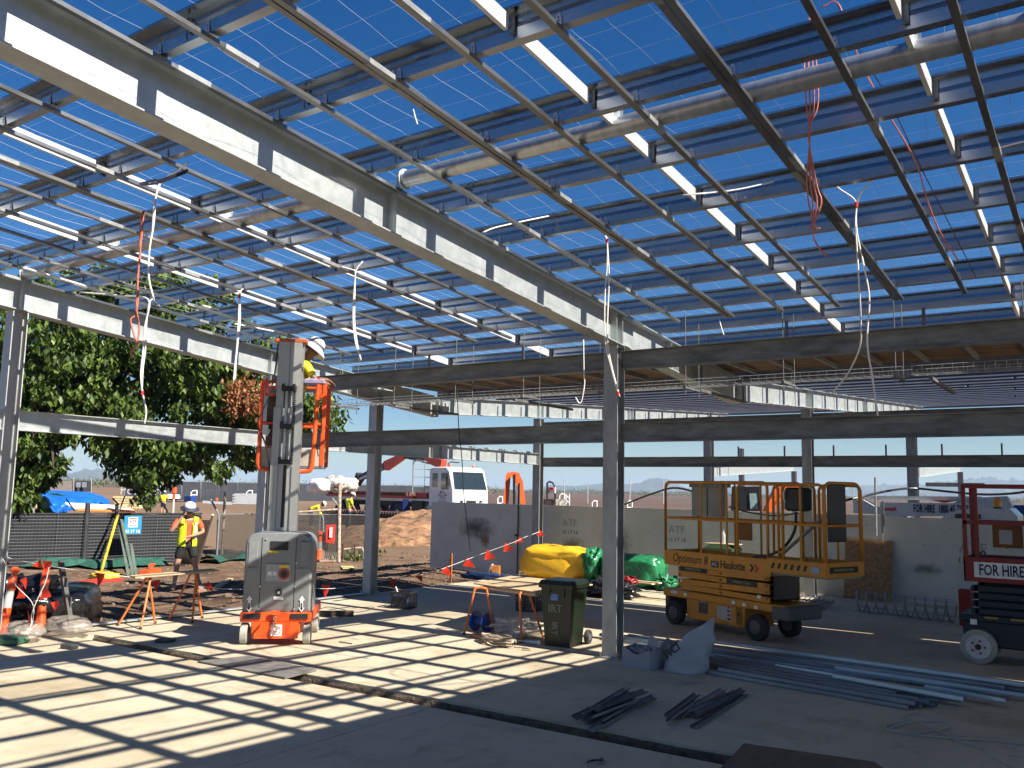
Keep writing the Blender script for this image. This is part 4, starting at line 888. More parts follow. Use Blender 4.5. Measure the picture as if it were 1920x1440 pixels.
# milk crates
def crate(label, loc, rz, dark=black_m, grp='black plastic crates'):
    t = thing('plastic_crate', label, 'crate', loc, rz, grp); w_, d_, h_ = .36, .34, .30
    MB().box((0, 0, .012), (w_, d_, .02)).build('base', dark, t)
    for sx, sy, ww, dd in ((0, -d_/2, w_, .012), (0, d_/2, w_, .012), (-w_/2, 0, .012, d_), (w_/2, 0, .012, d_)):
        m = MB(); m.box((sx, sy, h_-.02), (ww+.01, dd+.01, .04)); m.box((sx, sy, .13), (ww, dd, .012))
        for k in np.linspace(-1, 1, 8): m.box((sx+(k*w_/2*.96 if ww > dd else 0), sy+(k*d_/2*.96 if dd > ww else 0), .15), (.012, .012, .28))
        m.build('side', dark, t)
    return t
c1 = crate('black plastic crate full of tools on the slab beside the second left column', P(757, 1140, z=0), .3)
MB().box((0, 0, .15), (.28, .26, .20)).build('contents', M('tool_clutter', (.05, .07, .12), .5, 0, .6, 14), c1)
tag(MB().tube(smoothline([P(742, 1100, y=12.1), P(748, 1118, y=12.1), P(752, 1135, y=12.0)], 4), .012, 6).build('white_pipe_offcut', white_m), 'short white pipe offcut leaning out of the black tool crate', 'pipe')
crate('black plastic crate on the floor behind the work table', P(992, 1145, z=0), .1)
# blue reel
blue_m = M('blue_plastic', (.01, .05, .25), .35, 0, .1)
rl = thing('cable_reel', 'empty blue plastic cable reel lying under the work table', 'cable reel', (-8.12, 10.95, .15), math.radians(-8))
for x_ in (-.13, .13): MB().lathe([(.03, -.008), (.15, -.006), (.152, 0), (.15, .006), (.03, .008)], (x_, 0, 0), 28, 'X').build('flange', blue_m, rl, smooth='auto')
MB().lathe([(.07, -.125), (.07, .125)], (0, 0, 0), 20, 'X').build('drum', blue_m, rl, smooth='auto')
# rope coil
rp = MB(); cx_, cy_ = -7.28, 10.22
for i in range(13):
    a0 = rng.uniform(0, .6); rx, ry = rng.uniform(.22, .36), rng.uniform(.09, .16); ox, oy = rng.uniform(-.05, .05), rng.uniform(-.04, .04); zz = .015+i*.006
    rp.tube([(cx_+ox+rx*math.cos(a+a0), cy_+oy+ry*math.sin(a)-.2*(rx*math.cos(a+a0)), zz+.03*abs(math.sin(a*1.5+i))) for a in np.linspace(0, 6.0, 22)], .010, 5)
rp.tube(smoothline([(cx_+.3, cy_-.05, .01), (cx_+.45, cy_-.02, .012), (cx_+.62, cy_-.1, .01), (cx_+.5, cy_-.14, .01)]), .010, 5)
tag(rp.build('rope_coil', M('beige_rope', (.42, .34, .24), .8, 0, .2, 60, .4, 200), smooth=True), 'loosely coiled beige rope on the floor in front of the work table', 'rope')
tag(MB().box((-7.72, 10.44, .025), (.50, .10, .045), rz=-.25).build('timber_offcut', M('reddish_timber', (.40, .20, .09), .7, 0, .2, 5)), 'short reddish timber offcut beside the coiled rope', 'timber')
tu = thing('sealant_tube', 'white and blue sealant tube lying by the foot of the right-hand trestle', 'sealant tube', (-6.95, 10.55, .03), .15)
MB().lathe([(.024, -.1), (.024, .1)], (0, 0, 0), 14, 'X').build('barrel', M('tube_blue', (.45, .60, .68), .4, 0, .2, 20), tu); MB().lathe([(.012, 0), (.004, .11)], (-.21, 0, 0), 10, 'X').build('nozzle', white_m, tu); MB().lathe([(.028, 0), (.028, .03)], (.10, 0, 0), 14, 'X').build('cap', white_m, tu)
# crumpled things
def crumple(name, mat, c, sz, label, cat, seed=0, amp=.12, fr=3.0, rz=0, sub=26, flat=.0, grp=None, squash=1, power=2.6, parent=None):
    "superellipsoid with folds"
    import mathutils
    vs = []; nu, nv = sub*2, sub; R = Matrix.Rotation(rz, 3, 'Z')
    for j in range(nv+1):
        for i in range(nu):
            th = math.pi*j/nv; ph = 2*math.pi*i/nu; e = 2/power
            f_ = lambda t: math.copysign(abs(t)**e, t)
            p = Vector((f_(math.sin(th))*f_(math.cos(ph)), f_(math.sin(th))*f_(math.sin(ph)), f_(math.cos(th))))
            n1 = mathutils.noise.noise(p*fr+Vector((seed, 0, 0))); n2 = abs(mathutils.noise.noise(p*fr*2.3+Vector((0, seed, 0))))
            k = 1+amp*n1*1.6-amp*n2*1.3
            q = R @ Vector((p.x*sz[0]*k, p.y*sz[1]*k, p.z*sz[2]*k)); q.z = max(q.z, -sz[2]*(1-flat)); vs.append(q)
    fs = [(j*nu+i, j*nu+(i+1) % nu, (j+1)*nu+(i+1) % nu, (j+1)*nu+i) for j in range(nv) for i in range(nu)]
    o = MB().add(vs, fs).build(name, mat, parent, smooth=True, loc=c)
    if label: tag(o, label, cat, grp)
    return o
poly_m = M('clear_polythene', (.75, .73, .70), .12, 0, .06, alpha=.38, spec=.8)
crumple('plastic_sheet', poly_m, (-7.5, 11.0, .12), (.36, .28, .13), 'clear crumpled plastic sheet under the work table', 'plastic sheet', 3, .45, 4, sub=22, power=2.2)
# bags by the hoarding
ylm = M('yellow_bag', (.80, .47, .02), .40, 0, .04, 3, .35, 7, transl=.12)
crumple('yellow_bag', ylm, (-11.45, 18.5, .40), (.98, .45, .42), 'large bulging yellow plastic bag lying against the grey hoarding', 'bag', 5, .09, 1.8, rz=.05, sub=34, power=3.6)
grm = M('green_bag', (.03, .24, .10), .25, 0, .25, 4, .4, 9, transl=.2)
gb = crumple('green_wrapped_roll', grm, (-9.35, 18.45, .38), (.78, .38, .36), 'green plastic wrapped roll with black straps beside the yellow bag', 'roll', 8, .06, 3, sub=30, power=4.5)
for x_ in (-.33, .0, .32): MB().tube([(x_, .385*math.cos(a), .365*math.sin(a)) for a in np.linspace(0, 6.283, 24)], .012, 5, False).build('strap', black_m, gb)
crumple('green_bag', grm, (-10.35, 18.35, .42), (.22, .32, .43), 'upright green plastic bag between the yellow bag and the green roll', 'bag', 9, .2, 3, sub=20)
crumple('green_film', grm, (-8.42, 18.2, .14), (.26, .2, .18), 'loose crumpled green film trailing from the end of the green roll', 'plastic film', 12, .6, 4, sub=20)
bk = M('black_bag', (.015, .015, .017), .25, 0, .3)
crumple('black_bag', bk, (-8.75, 16.2, .16), (.55, .3, .17), 'crumpled black plastic bags lying left of the yellow scissor lift', 'bag', 14, .4, 3.5, sub=24)
crumple('red_bag', M('red_bag', (.25, .02, .02), .4, 0, .3), (-8.5, 16.5, .34), (.22, .16, .09), 'small dark red bag on top of the black bags', 'bag', 15, .4, 4, sub=16)
tag(MB().box((-8.6, 16.8, .30), (1.3, .4, .025), rz=-.1).build('board_piece', ply_m), 'pale board lying behind the black bags', 'board')
# items on the ground by the wall left
crumple('blue_bundle', M('blue_bundle', (.015, .035, .11), .6, 0, .3), P(915, 1082, z=.05), (.75, .2, .1), 'dark blue folded bundle on the floor behind the work table', 'bundle', 20, .3, 3, sub=18)
bx = thing('open_carton', 'small orange and white carton standing open on the blue bundle', 'carton', P(930, 1078, z=.08), .3)
MB().box((0, 0, .12), (.22, .14, .22)).build('box', M('orange_card', (.65, .25, .06), .6), bx); MB().box((-.14, 0, .14), (.01, .14, .26), T=Matrix.Rotation(.4, 3, 'Y')).build('flap', white_m, bx)
# foam box and sacks
foam = M('white_foam', (.30, .305, .33), .75, 0, .05); fb = thing('foam_box', 'small open white box holding scrap at the foot of the central column', 'box', P(1200, 1252, z=0), -.08)
fb.location = (-5.0, 10.12, 0)
w_, d_, h_ = .40, .30, .24
m = MB(); m.box((0, 0, .01), (w_, d_, .02)); m.build('base', foam, fb)
for s_ in (-1, 1): MB().box((s_*(w_/2), 0, h_/2), (.02, d_, h_)).build('side', foam, fb)
m = MB(); n_ = 12; top_ = [h_*(1-.28*math.sin(math.pi*k/n_)**2) for k in range(n_+1)]; vs = []
for y_ in (-d_/2-.01, -d_/2+.01): vs += [(-w_/2+w_*k/n_, y_, 0) for k in range(n_+1)]+[(-w_/2+w_*k/n_, y_, top_[k]) for k in range(n_+1)]
q = 2*(n_+1); m.add(vs, [tuple(range(n_+1))+tuple(range(2*n_+1, n_, -1)), tuple(q+i for i in list(range(n_, -1, -1))+list(range(n_+1, 2*n_+2)))]+[(n_+1+i, n_+2+i, q+n_+2+i, q+n_+1+i) for i in range(n_)]); m.build('side', foam, fb)
MB().box((0, d_/2, h_/2), (w_, .02, h_)).build('side', foam, fb)
crumple('scrap', M('scrap_paper', (.30, .30, .32), .7, 0, .3, 8), (0, 0, .16), (.17, .12, .09), None, None, 31, .5, 5, sub=14, parent=fb)
MB().box((.12, .02, .27), (.13, .02, .22), T=Matrix.Rotation(.35, 3, 'Y')).build('lid_piece', foam, fb)
sackm = M('white_sack', (.36, .365, .38), .55, 0, .05, 3, .4, 9)
skk = thing('white_sack', 'slumped white woven sack with black print beside the foam box', 'sack', (-4.48, 10.22, 0), .25)
import mathutils as _mu
vs = []; nu, nv = 36, 20
for j in range(nv+1):
    t_ = j/nv
    for i in range(nu):
        a = 2*math.pi*i/nu; wx = .27*(1-.15*t_)*(1-.35*max(0, t_-.6)/.4); wy = .20*(1-.75*t_**1.5)
        p = Vector((math.cos(a)*wx+.20*t_**1.3, math.sin(a)*wy+.06*t_, .56*t_*(1-.0*t_)+.10*math.cos(a)*t_))
        n_ = _mu.noise.noise(p*7)*.035+abs(_mu.noise.noise(p*14))*-.02; p += Vector((math.cos(a), math.sin(a), .2))*n_; p.z = max(0, p.z); vs.append(p)
fs = [(j*nu+i, j*nu+(i+1) % nu, (j+1)*nu+(i+1) % nu, (j+1)*nu+i) for j in range(nv) for i in range(nu)]+[tuple(reversed(range(nu))), tuple(nv*nu+i for i in range(nu))]
MB().add(vs, fs).build('bag_body', sackm, skk, smooth=True)
crumple('sack', M('grey_sack', (.25, .24, .23), .7, 0, .1, 4, .4), (-4.72, 10.32, .15), (.12, .12, .19), 'small grey sack squeezed between the foam box and the white sack', 'sack', 33, .2, 4, sub=16)
text('FICI', .13, black_st, skk, (-.12, -.235, .27), (math.radians(80), math.radians(-40), 0), ext=.001, font_off=.004)

# long steel sections on the floor
secA = M('zinc_section', (.36, .385, .41), .33, .8, .15, 5, .03, stretch=(.3, 1, 1)); secB = M('grey_section', (.20, .205, .215), .42, .6, .2, 5, stretch=(.3, 1, 1))
st_ = thing('steel_section_stack', 'long stack of galvanised steel ceiling sections on the shaded floor right of the column', 'steel sections', (-4.0, 11.0, 0))
r3 = random.Random(11)
def lp(x0, y0, x1, y1, z, mat, w=.07, h=.035, nm='section', par=None, o=Vector((-4.0, 11.0, 0))):
    a, b = Vector((x0, y0, z))-o, Vector((x1, y1, z))-o; return MB().ext(thin([(-w/2-.01, 0), (-w/2+.008, 0), (-w/2+.014, h), (w/2-.014, h), (w/2-.008, 0), (w/2+.01, 0)], .004), a, b).build(nm, mat, par or st_)
rows = [(-6.3, 11.95, -1.0, 11.52), (-6.5, 11.78, -1.2, 11.35), (-4.9, 11.95, -.95, 11.60)]
for k in range(9):   # rear bundle, runs right
    x0 = -6.4+r3.uniform(-.1, 1.6); y0 = 11.42+k*.058; lp(x0, y0+.02, -1.1+r3.uniform(-.5, .3), y0-.10-.01*k, .005+.036*(k % 2), secB if k % 3 else secA)
for k in range(8):   # front bundle
    x0 = -4.95+r3.uniform(-.3, 1.3); y0 = 10.62+k*.062; lp(x0, y0+.02, -1.75+r3.uniform(-.6, .4), y0-.60-.015*k+.22, .005+.034*(k % 2), secB if k % 2 else secA)
for (x0, y0, x1, y1, z, w) in ((-4.8, 11.98, -1.0, 11.62, .08, .09), (-3.0, 11.35, -.9, 11.15, .05, .09), (-2.85, 10.72, -1.45, 10.40, .075, .10), (-3.6, 10.95, -2.5, 10.75, .06, .08), (-1.9, 10.85, -1.1, 10.70, .06, .09)): lp(x0, y0, x1, y1, z, secA, w)
for k in range(5): lp(-6.6+r3.uniform(0, .5), 11.55+k*.11, -5.0, 11.45+k*.11, .006+.03*(k % 2), secB if k % 2 else secA)
for k in range(5): lp(-4.3+k*.2, 10.30+k*.05, -1.9+k*.05, 9.93+k*.08, .006+.034*(k % 2), secB)
# offcuts
for nm, lab, px0, px1, n_, zz in (('offcut_pile', 'pile of short steel channel offcuts lying across the floor trench', (1100, 1368), (1225, 1305), 12, .02), ('offcut_pile', 'sparser pile of thin steel channel offcuts on the shaded floor', (1262, 1350), (1360, 1298), 7, .0)):
    a, b = P(*px0, z=0), P(*px1, z=0); t = thing(nm, lab, 'steel offcuts', a, 0, 'piles of short steel offcuts')
    for k in range(n_):
        off = Vector((r3.uniform(-.16, .20), r3.uniform(-.10, .12), 0)); sh = r3.uniform(-.15, .25); d_ = (b-a).normalized(); L = (b-a).length*r3.uniform(.55, .95); z = zz+r3.uniform(.004, .09)*(1 if n_ > 8 else .5)
        p0 = off+d_*sh; an = r3.uniform(-.10, .10); d2 = Matrix.Rotation(an, 3, 'Z') @ d_
        MB().ext(thin([(-.03, .02), (-.03, 0), (.03, 0), (.03, .02)], .003), p0+Vector((0, 0, z)), p0+d2*L+Vector((0, 0, max(.004, z+r3.uniform(-.03, .03)))), up=(r3.uniform(-.5, .5), 0, 1)).build('channel_offcut', secB if k % 3 else secA, t)
a = P(1300, 1365, z=.01); b = P(1398, 1302, z=.01); tag(MB().ext(thin([(-.03, .02), (-.03, 0), (.03, 0), (.03, .02)], .003), a, b).build('channel_offcut', secB), 'single steel channel offcut lying apart from the two piles', 'steel offcut')
# plywood sheets lower right
corners = [P(1345, 1450, z=.01), P(1395, 1397, z=.01), P(1640, 1432, z=.01), P(1700, 1475, z=.01)]
tag(MB().hexa([(c.x, c.y, .008) for c in corners]+[(c.x, c.y, .026) for c in corners]).build('plywood_sheet', M('brown_plywood', (.14, .10, .065), .75, 0, .2, 3, .06, 30, stretch=(3, .5, 1))), 'worn brown plywood sheet lying at the bottom right of the floor', 'plywood sheet')
# white cable on the floor
zc = .012; fc = MB()
fc.tube(smoothline([P(x, y, z=zc) for x, y in ((1665, 1366), (1700, 1355), (1760, 1352), (1780, 1362), (1735, 1372), (1690, 1375), (1662, 1366), (1672, 1358), (1720, 1354), (1800, 1390), (1840, 1402), (1870, 1425), (1930, 1450))]), .007, 6)
fc.tube(smoothline([P(x, y, z=zc) for x, y in ((1665, 1368), (1720, 1378), (1790, 1384), (1860, 1388), (1940, 1400))]), .007, 6)
tag(fc.build('floor_cable', M('dirty_white_cable', (.36, .35, .32), .5)), 'loops of dirty white cable lying on the shaded floor at lower right', 'cable')
# spiral mesh coil, red post, leaning ply, bar mesh, small pallet by the wall
sp = MB(); a, b = Vector((-4.25, 17.6, .20)), Vector((-2.5, 17.25, .20)); d_ = (b-a)
for k in range(3):
    sp.tube([a+d_*(t/150)+Vector((0, .19*math.cos(t*.42+k*.25), .19*math.sin(t*.42+k*.25))) for t in range(151)], .010, 4, False)
for an in np.linspace(0, 6.28, 10)[:-1]: sp.tube([a+Vector((0, .19*math.cos(an), .19*math.sin(an))), b+Vector((0, .19*math.cos(an), .19*math.sin(an)))], .004, 4)
tag(sp.build('mesh_coil', galv_dull), 'long rolled coil of grey wire mesh lying along the hoarding', 'mesh coil')
tag(MB().bevbox((-2.30, 17.05, .30), (.20, .20, .62), .01).build('red_post', M('red_steel', (.28, .015, .012), .5)), 'short dark red square post standing beside the mesh coil', 'post')
tag(MB().hexa([(-4.98, 19.60, .01), (-4.02, 19.60, .01), (-4.02, 19.62, .01), (-4.98, 19.62, .01), (-4.98, 19.90, 1.28), (-4.02, 19.90, 1.24), (-4.02, 19.92, 1.24), (-4.98, 19.92, 1.28)]).build('leaning_board', M('brown_osb', (.26, .155, .075), .75, 0, .3, 14, .1, 40)), 'brown board leaning upright against the hoarding behind the scissor lift', 'board')
bm_ = MB()
for k in range(8): bm_.box((-5.15, 17.2+k*.10, .02+.013*k), (.9, .012, .012)); 
for k in range(10): bm_.box((-5.55+k*.09, 17.55, .03+.06), (.012, .8, .012), T=Matrix.Rotation(.13, 3, 'X'))
tag(bm_.build('bar_mesh', galv_dark), 'small heap of steel bar mesh on the floor right of the yellow scissor lift', 'steel mesh')
# green bin with board and bottle behind the scissor lift
bx2 = thing('green_bin', 'green wheelie bin seen through the guard rails of the yellow scissor lift', 'wheelie bin', P(1372, 1100, y=18.6) + Vector((0, 0, 0)), 0); bx2.location = (-7.25, 18.6, 0)
gbin = M('mid_green_plastic', (.045, .085, .04), .5, 0, .1)
m = frus(MB(), .44, .5, .56, .6, 0, .92); frus(m, .64, .66, .66, .68, .92, .98); m.build('body', gbin, bx2); frus(MB(), .64, .66, .40, .6, .985, 1.06).build('lid', gbin, bx2)
for x_ in (-.25, .25): MB().lathe([(.09, -.02), (.09, .02)], (x_, .28, .09), 14, 'X').build('wheel', rubber, bx2)
tag(MB().box((-7.22, 18.6, 1.075), (.72, .55, .02)).build('board_piece', ply_m), 'pale board lying on the lid of the green bin', 'board')
bt_ = thing('water_bottle', 'clear plastic water bottle standing on the board over the green bin', 'bottle', (-7.2, 18.5, 1.087))
MB().lathe([(.04, 0), (.044, .02), (.042, .1), (.046, .16), (.04, .2), (.016, .25), (.016, .28)], (0, 0, 0), 16).build('body', M('bottle_plastic', (.7, .75, .8), .1, 0, .02, alpha=.45, spec=.9), bt_, smooth='auto'); MB().lathe([(.018, .28), (.018, .30)], (0, 0, 0), 10).build('cap', M('blue_cap', (.1, .2, .5), .4), bt_)
# black supply hose looping from lift to the right
tag(MB().tube(smoothline([P(1170, 946, y=19), P(1225, 925, y=18.5), P(1270, 915, y=17.5), P(1340, 935, y=16.5)]), .022, 8).build('black_hose', black_m), 'black hose arching over the hoarding behind the guard rail of the scissor lift', 'hose')
tag(MB().tube(smoothline([P(1560, 945, y=15.5), P(1620, 930, y=16), P(1680, 918, y=17), P(1720, 916, y=17.5), P(1780, 922, y=17.5), P(1840, 927, y=17), P(1900, 925, y=16), P(1960, 915, y=15)]), .020, 8).build('black_hose', black_m), 'black hose arching from the yellow scissor lift towards the red scissor lift', 'hose')
tag(MB().tube([P(1641, 895, y=19.7), P(1643, 1004, y=19.7)], .024, 8).build('scaffold_post', galv_dull), 'grey scaffold tube standing upright against the hoarding above the leaning board', 'post')
tag(MB().tube([P(1655, 940, y=19.6), P(1655, 1000, y=19.6)], .03, 8).box(P(1656, 975, y=19.58), (.07, .05, .25)).build('clamp', galv_dull), 'metal clamp bracket hanging on the scaffold tube at the hoarding', 'clamp')
for x_, lab in ((-8.35, 'dark control cable hanging through the guard rails'),): pass

# floor debris near the trench
tag(MB().bevbox(P(130, 1212, z=.03), (.20, .12, .06), .008, rz=.2).build('metal_block', M('dark_block', (.05, .05, .05), .6)), 'small dark metal block on the sunlit floor at lower left', 'block')
tag(MB().lathe([(.13, 0), (.14, .01), (.14, .03), (.10, .035)], P(310, 1203, z=.0), 20).build('round_cover', M('dark_cover', (.04, .042, .04), .6)), 'flat black round cover on the floor beside the trench', 'cover')
tag(MB().box(P(590, 1152, z=.04)+Vector((.1, .2, 0)), (.12, .85, .09), rz=-.75).build('timber_block', M('dark_timber', (.10, .075, .05), .8, 0, .3)), 'dark timber block lying on the floor right of the mast lift', 'timber')
tag(MB().tube(smoothline([P(x, y, z=.008) for x, y in ((600, 1142), (615, 1138), (640, 1142), (665, 1148), (690, 1144), (700, 1138), (660, 1140))]), .005, 5).build('floor_cable', black_m), 'thin dark cable looping on the floor beside the timber block', 'cable')
tag(MB().tube([P(636, 1203, z=.01), P(660, 1207, z=.01)], .008, 5).build('bolt', galv_dark), 'single threaded bolt lying on the sunlit floor', 'bolt')
tw_ = MB(); 
for i in range(4): tw_.tube(smoothline([P(1100+8*i, 1430-2*i, z=.01), P(1112+6*i, 1425, z=.03), P(1128, 1426-2*i, z=.01)]), .006, 5)
tag(tw_.build('wire_scrap', black_m), 'twisted scrap of dark wire on the shaded floor at the bottom', 'wire scrap')
for i, (px_, py_) in enumerate(((1010, 1228), (985, 1342), (1090, 1422), (1860, 1300))): pass

# ---- left edge: bollards, bunting, bundle
def bollard(label, base, top, loc_rz=0):
    a, b = Vector(base), Vector(top); d_ = (b-a); L = d_.length; d_.normalize(); q = d_.to_track_quat('Z', 'Y').to_matrix()
    t = thing('traffic_bollard', label, 'bollard', a, 0, 'orange traffic bollards')
    MB().lathe([(.075, 0), (.062, L*.38), (.066, L*.39), (.062, L*.40)], (0, 0, 0), 20, T=q).build('lower_sleeve', orange_p, t, smooth='auto')
    MB().lathe([(.058, L*.40), (.052, L*.66)], (0, 0, 0), 20, T=q).build('reflective_band', M('reflective_grey', (.45, .44, .42), .35), t, smooth='auto')
    MB().lathe([(.064, L*.66), (.060, L*.70), (.052, L*.86), (.040, L*.88), (.040, L*.91), (.058, L*.92), (.058, L*.97), (.03, L)], (0, 0, 0), 20, T=q).build('head', orange_p, t, smooth='auto')
    return t
b1_ = P(10, 1190, x=-12.95); b1_.z = 0; bollard('leaning orange bollard with a grey band at the far left slab edge', (-12.98, 6.22, 0), P(29, 1063, y=6.35))
bollard('orange bollard with a flag draped over its head, right of the first bollard', (-12.85, 6.68, 0), P(88, 1055, y=6.85))
tag(MB().bevbox(P(18, 1200, z=.05), (.40, .30, .09), .02, rz=.5).build('bollard_base', M('green_rubber', (.02, .10, .055), .6)), 'dark green rubber base block on the floor at the left edge', 'base block')
flag_m = M('red_flag', (.75, .05, .02), .5, 0, .08, transl=.25)
def flag(name, p, w_=.16, h_=.22, lab=None, tw=0, lift=0, grp='orange bunting flags', par=None):
    p = Vector(p); R = Matrix.Rotation(tw, 3, 'Z'); T_ = Matrix.Rotation(lift, 3, 'Y'); n = 5; vs = []
    for j in range(n+1):
        f_ = j/n; ww = w_*(1-f_)/2; 
        for i in (-1, 1): vs.append(p+R @ T_ @ Vector((i*ww, .02*math.sin(f_*4+tw), -h_*f_)))
    m = MB().add(vs, [(2*j, 2*j+1, 2*j+3, 2*j+2) for j in range(n)]); o = m.build(name, flag_m, par, recalc=False)
    return o
rope_m = M('white_rope', (.65, .63, .58), .6)
bl = thing('bunting_line', 'line of orange bunting flags strung low across the left side of the site', 'bunting', (0, 0, 0))
ln = smoothline([P(-30, 1030, d=14.5), P(20, 1047, d=14.2), P(90, 1061, d=14.3), P(180, 1074, d=15), P(235, 1081, d=15.5), P(300, 1088, d=15.8), P(380, 1100, d=16.2), P(450, 1105, d=17), P(560, 1100, d=18), P(612, 1104, d=17.6), P(675, 1098, d=18.5), P(725, 1088, d=19), P(800, 1076, d=19.8), P(842, 1062, d=20.6), P(905, 1038, d=21), P(960, 1018, d=21), P(985, 1007, d=21.2), P(1012, 997, d=21.6)], 5)
MB().tube(ln, .006, 4, False).build('rope', rope_m, bl, recalc=False)
for (px_, py_, d_, w_, h_, tw, lf) in ((8, 1046, 14.2, .26, .26, .2, .5), (187, 1075, 15, .19, .22, .3, 0), (291, 1088, 15.8, .19, .20, .3, -.2), (385, 1096, 16.3, .16, .20, .5, -1.0), (463, 1103, 17, .10, .12, 0, 0), (611, 1097, 17.8, .18, .27, .4, 0), (683, 1092, 18.5, .14, .16, .8, -.5), (735, 1087, 19, .19, .20, .3, -.3), (784, 1077, 19.8, .20, .20, .3, -.6), (832, 1067, 20.5, .22, .26, .5, -.9), (872, 1053, 20.9, .24, .30, .4, -1.1), (910, 1040, 21, .26, .28, .4, -1.3), (945, 1026, 21, .24, .26, .3, -1.4), (979, 1009, 21.2, .16, .24, .5, .9), (1009, 999, 21.6, .18, .20, .4, -1.2)):
    flag('flag', P(px_, py_, d=d_), w_, h_, tw=tw, lift=lf, par=bl)
fl = thing('draped_bunting', 'orange flags and white cord draped over the two bollards at left', 'bunting', (0, 0, 0))
for (px_, py_, w_, h_, tw, lf) in ((77, 1056, .16, .16, .2, 1.3), (88, 1052, .16, .20, .4, 0), (38, 1122, .16, .20, .3, 3.0), (84, 1122, .24, .20, .2, 2.9), (98, 1138, .14, .16, .3, -2.2), (42, 1085, .10, .16, .5, -.5), (52, 1178, .10, .24, .1, 3.1), (38, 1192, .24, .12, .1, 1.4)): flag('flag', P(px_, py_, d=13.6), w_, h_, tw=tw, lift=lf, par=fl)
MB().tube(smoothline([P(x, y, d=13.55) for x, y in ((5, 1048), (16, 1066), (22, 1075), (30, 1098), (60, 1130), (62, 1160), (52, 1190))]), .005, 4, False).build('cord', rope_m, fl, recalc=False)
MB().tube(smoothline([P(x, y, d=13.5) for x, y in ((92, 1064), (86, 1090), (72, 1120), (60, 1150), (58, 1172), (45, 1190), (70, 1170))]), .005, 4, False).build('cord', rope_m, fl, recalc=False)
bmat = M('black_film', (.012, .012, .014), .22, 0, .3, 4, .5, 9)
crumple('black_bundle', bmat, P(120, 1148, d=15.6), (.48, .9, .42), 'black plastic wrapped bundle lying behind the bollards', 'bundle', 41, .05, 2.4, rz=.9, sub=30, power=4)
crumple('black_bundle', bmat, P(20, 1135, d=15.2), (.7, .5, .38), 'low black film heap at the far left edge behind the leaning bollard', 'bundle', 42, .3, 2.6, rz=.4, sub=24, power=3)
crumple('clear_bag', M('clear_bag', (.5, .44, .37), .15, 0, .1, alpha=.42, spec=.9, bump=.8, bscale=14), P(45, 1182, d=13.75), (.34, .22, .12), 'clear plastic bag slumped on the slab edge between the bollards', 'plastic bag', 43, .09, 3, sub=24, power=2.4)
crumple('clear_bag', M('clear_bag', (.5, .44, .37)), P(128, 1172, d=14.1), (.42, .24, .12), 'clear plastic bag slumped right of the flag-draped bollard', 'plastic bag', 44, .09, 3, sub=24, power=2.4)
stk = thing('steel_stake', 'grey steel angle stake leaning against the black bundle', 'stake', (0, 0, 0))
MB().ext(thin([(-.03, .03), (-.03, -.03), (.03, -.03)], .006), P(133, 1173, d=14.2), P(114, 1053, d=14.6), up=(0, 1, 0)).build('angle', M('dark_steel_angle', (.07, .068, .065), .6, .3), stk)
for px_, py_ in ((124, 1092), (131, 1128)): MB().box(P(px_, py_, d=14.3), (.07, .02, .13)).build('bracket', M('dark_steel_angle', (.07, .068, .065)), stk)
tag(MB().tube([P(938, 1130-34, x=-12.83), P(938, 1040, x=-12.83)], .015, 6).build('orange_peg', M('peg_orange', (.6, .2, .05), .6)), 'thin orange peg holding up the bunting near the hoarding', 'peg') if False else None
pk = on_ground(845, 1092); tag(MB().hexa([(pk.x-.02, pk.y-.02, -.2), (pk.x+.02, pk.y-.02, -.2), (pk.x+.02, pk.y+.02, -.2), (pk.x-.02, pk.y+.02, -.2), (pk.x-.02, pk.y-.02, pk.z+.68), (pk.x+.02, pk.y-.02, pk.z+.68), (pk.x+.02, pk.y+.02, pk.z+.68), (pk.x-.02, pk.y+.02, pk.z+.68)]).box((pk.x-.03, pk.y, pk.z+.5), (.07, .02, .1)).build('peg', M('peg_orange', (.55, .2, .06), .6)), 'orange timber peg holding up the bunting in front of the hoarding', 'peg')
# cables hanging from the ceiling battens
wc = M('white_cable', (.72, .70, .68), .4); pc = M('copper_red_cable', (.55, .16, .11), .4, 0, .2, 30); redt_ = M('red_tape', (.6, .02, .02), .5)
def hang(label, strands, r=.010, mat=wc, tape=None, cat='cable', par_name='hanging_cable', dd=None):
    t = thing(par_name, label, cat, (0, 0, 0), 0, 'cables hanging from the roof frame')
    for s_ in strands: MB().tube(smoothline([P(x, y, d=d) for x, y, d in s_], 6), r, 6).build('strand', mat, t, smooth=True)
    for (x, y, d) in (tape or []): MB().lathe([(.015, -.022), (.015, .022)], P(x, y, d=d), 8).build('tape', redt_, t)
    return t
hang('white cable pair looped over a batten, hanging beside the central column', [[(905, 436, 8.5), (940, 424, 8.6), (1060, 400, 9), (1090, 405, 9.3), (1120, 430, 9.4), (1137, 447, 9.4), (1138, 500, 9.4), (1134, 560, 9.4), (1135, 640, 9.4), (1146, 690, 9.4), (1160, 740, 9.4)], [(1400, 370, 8), (1280, 368, 8.4), (1215, 378, 8.8), (1180, 408, 9.2), (1150, 432, 9.4), (1139, 447, 9.4), (1142, 520, 9.4), (1139, 600, 9.4), (1140, 650, 9.4), (1150, 700, 9.4), (1162, 744, 9.4)]], .008, tape=[(1138, 452, 9.4), (1159, 738, 9.4)])
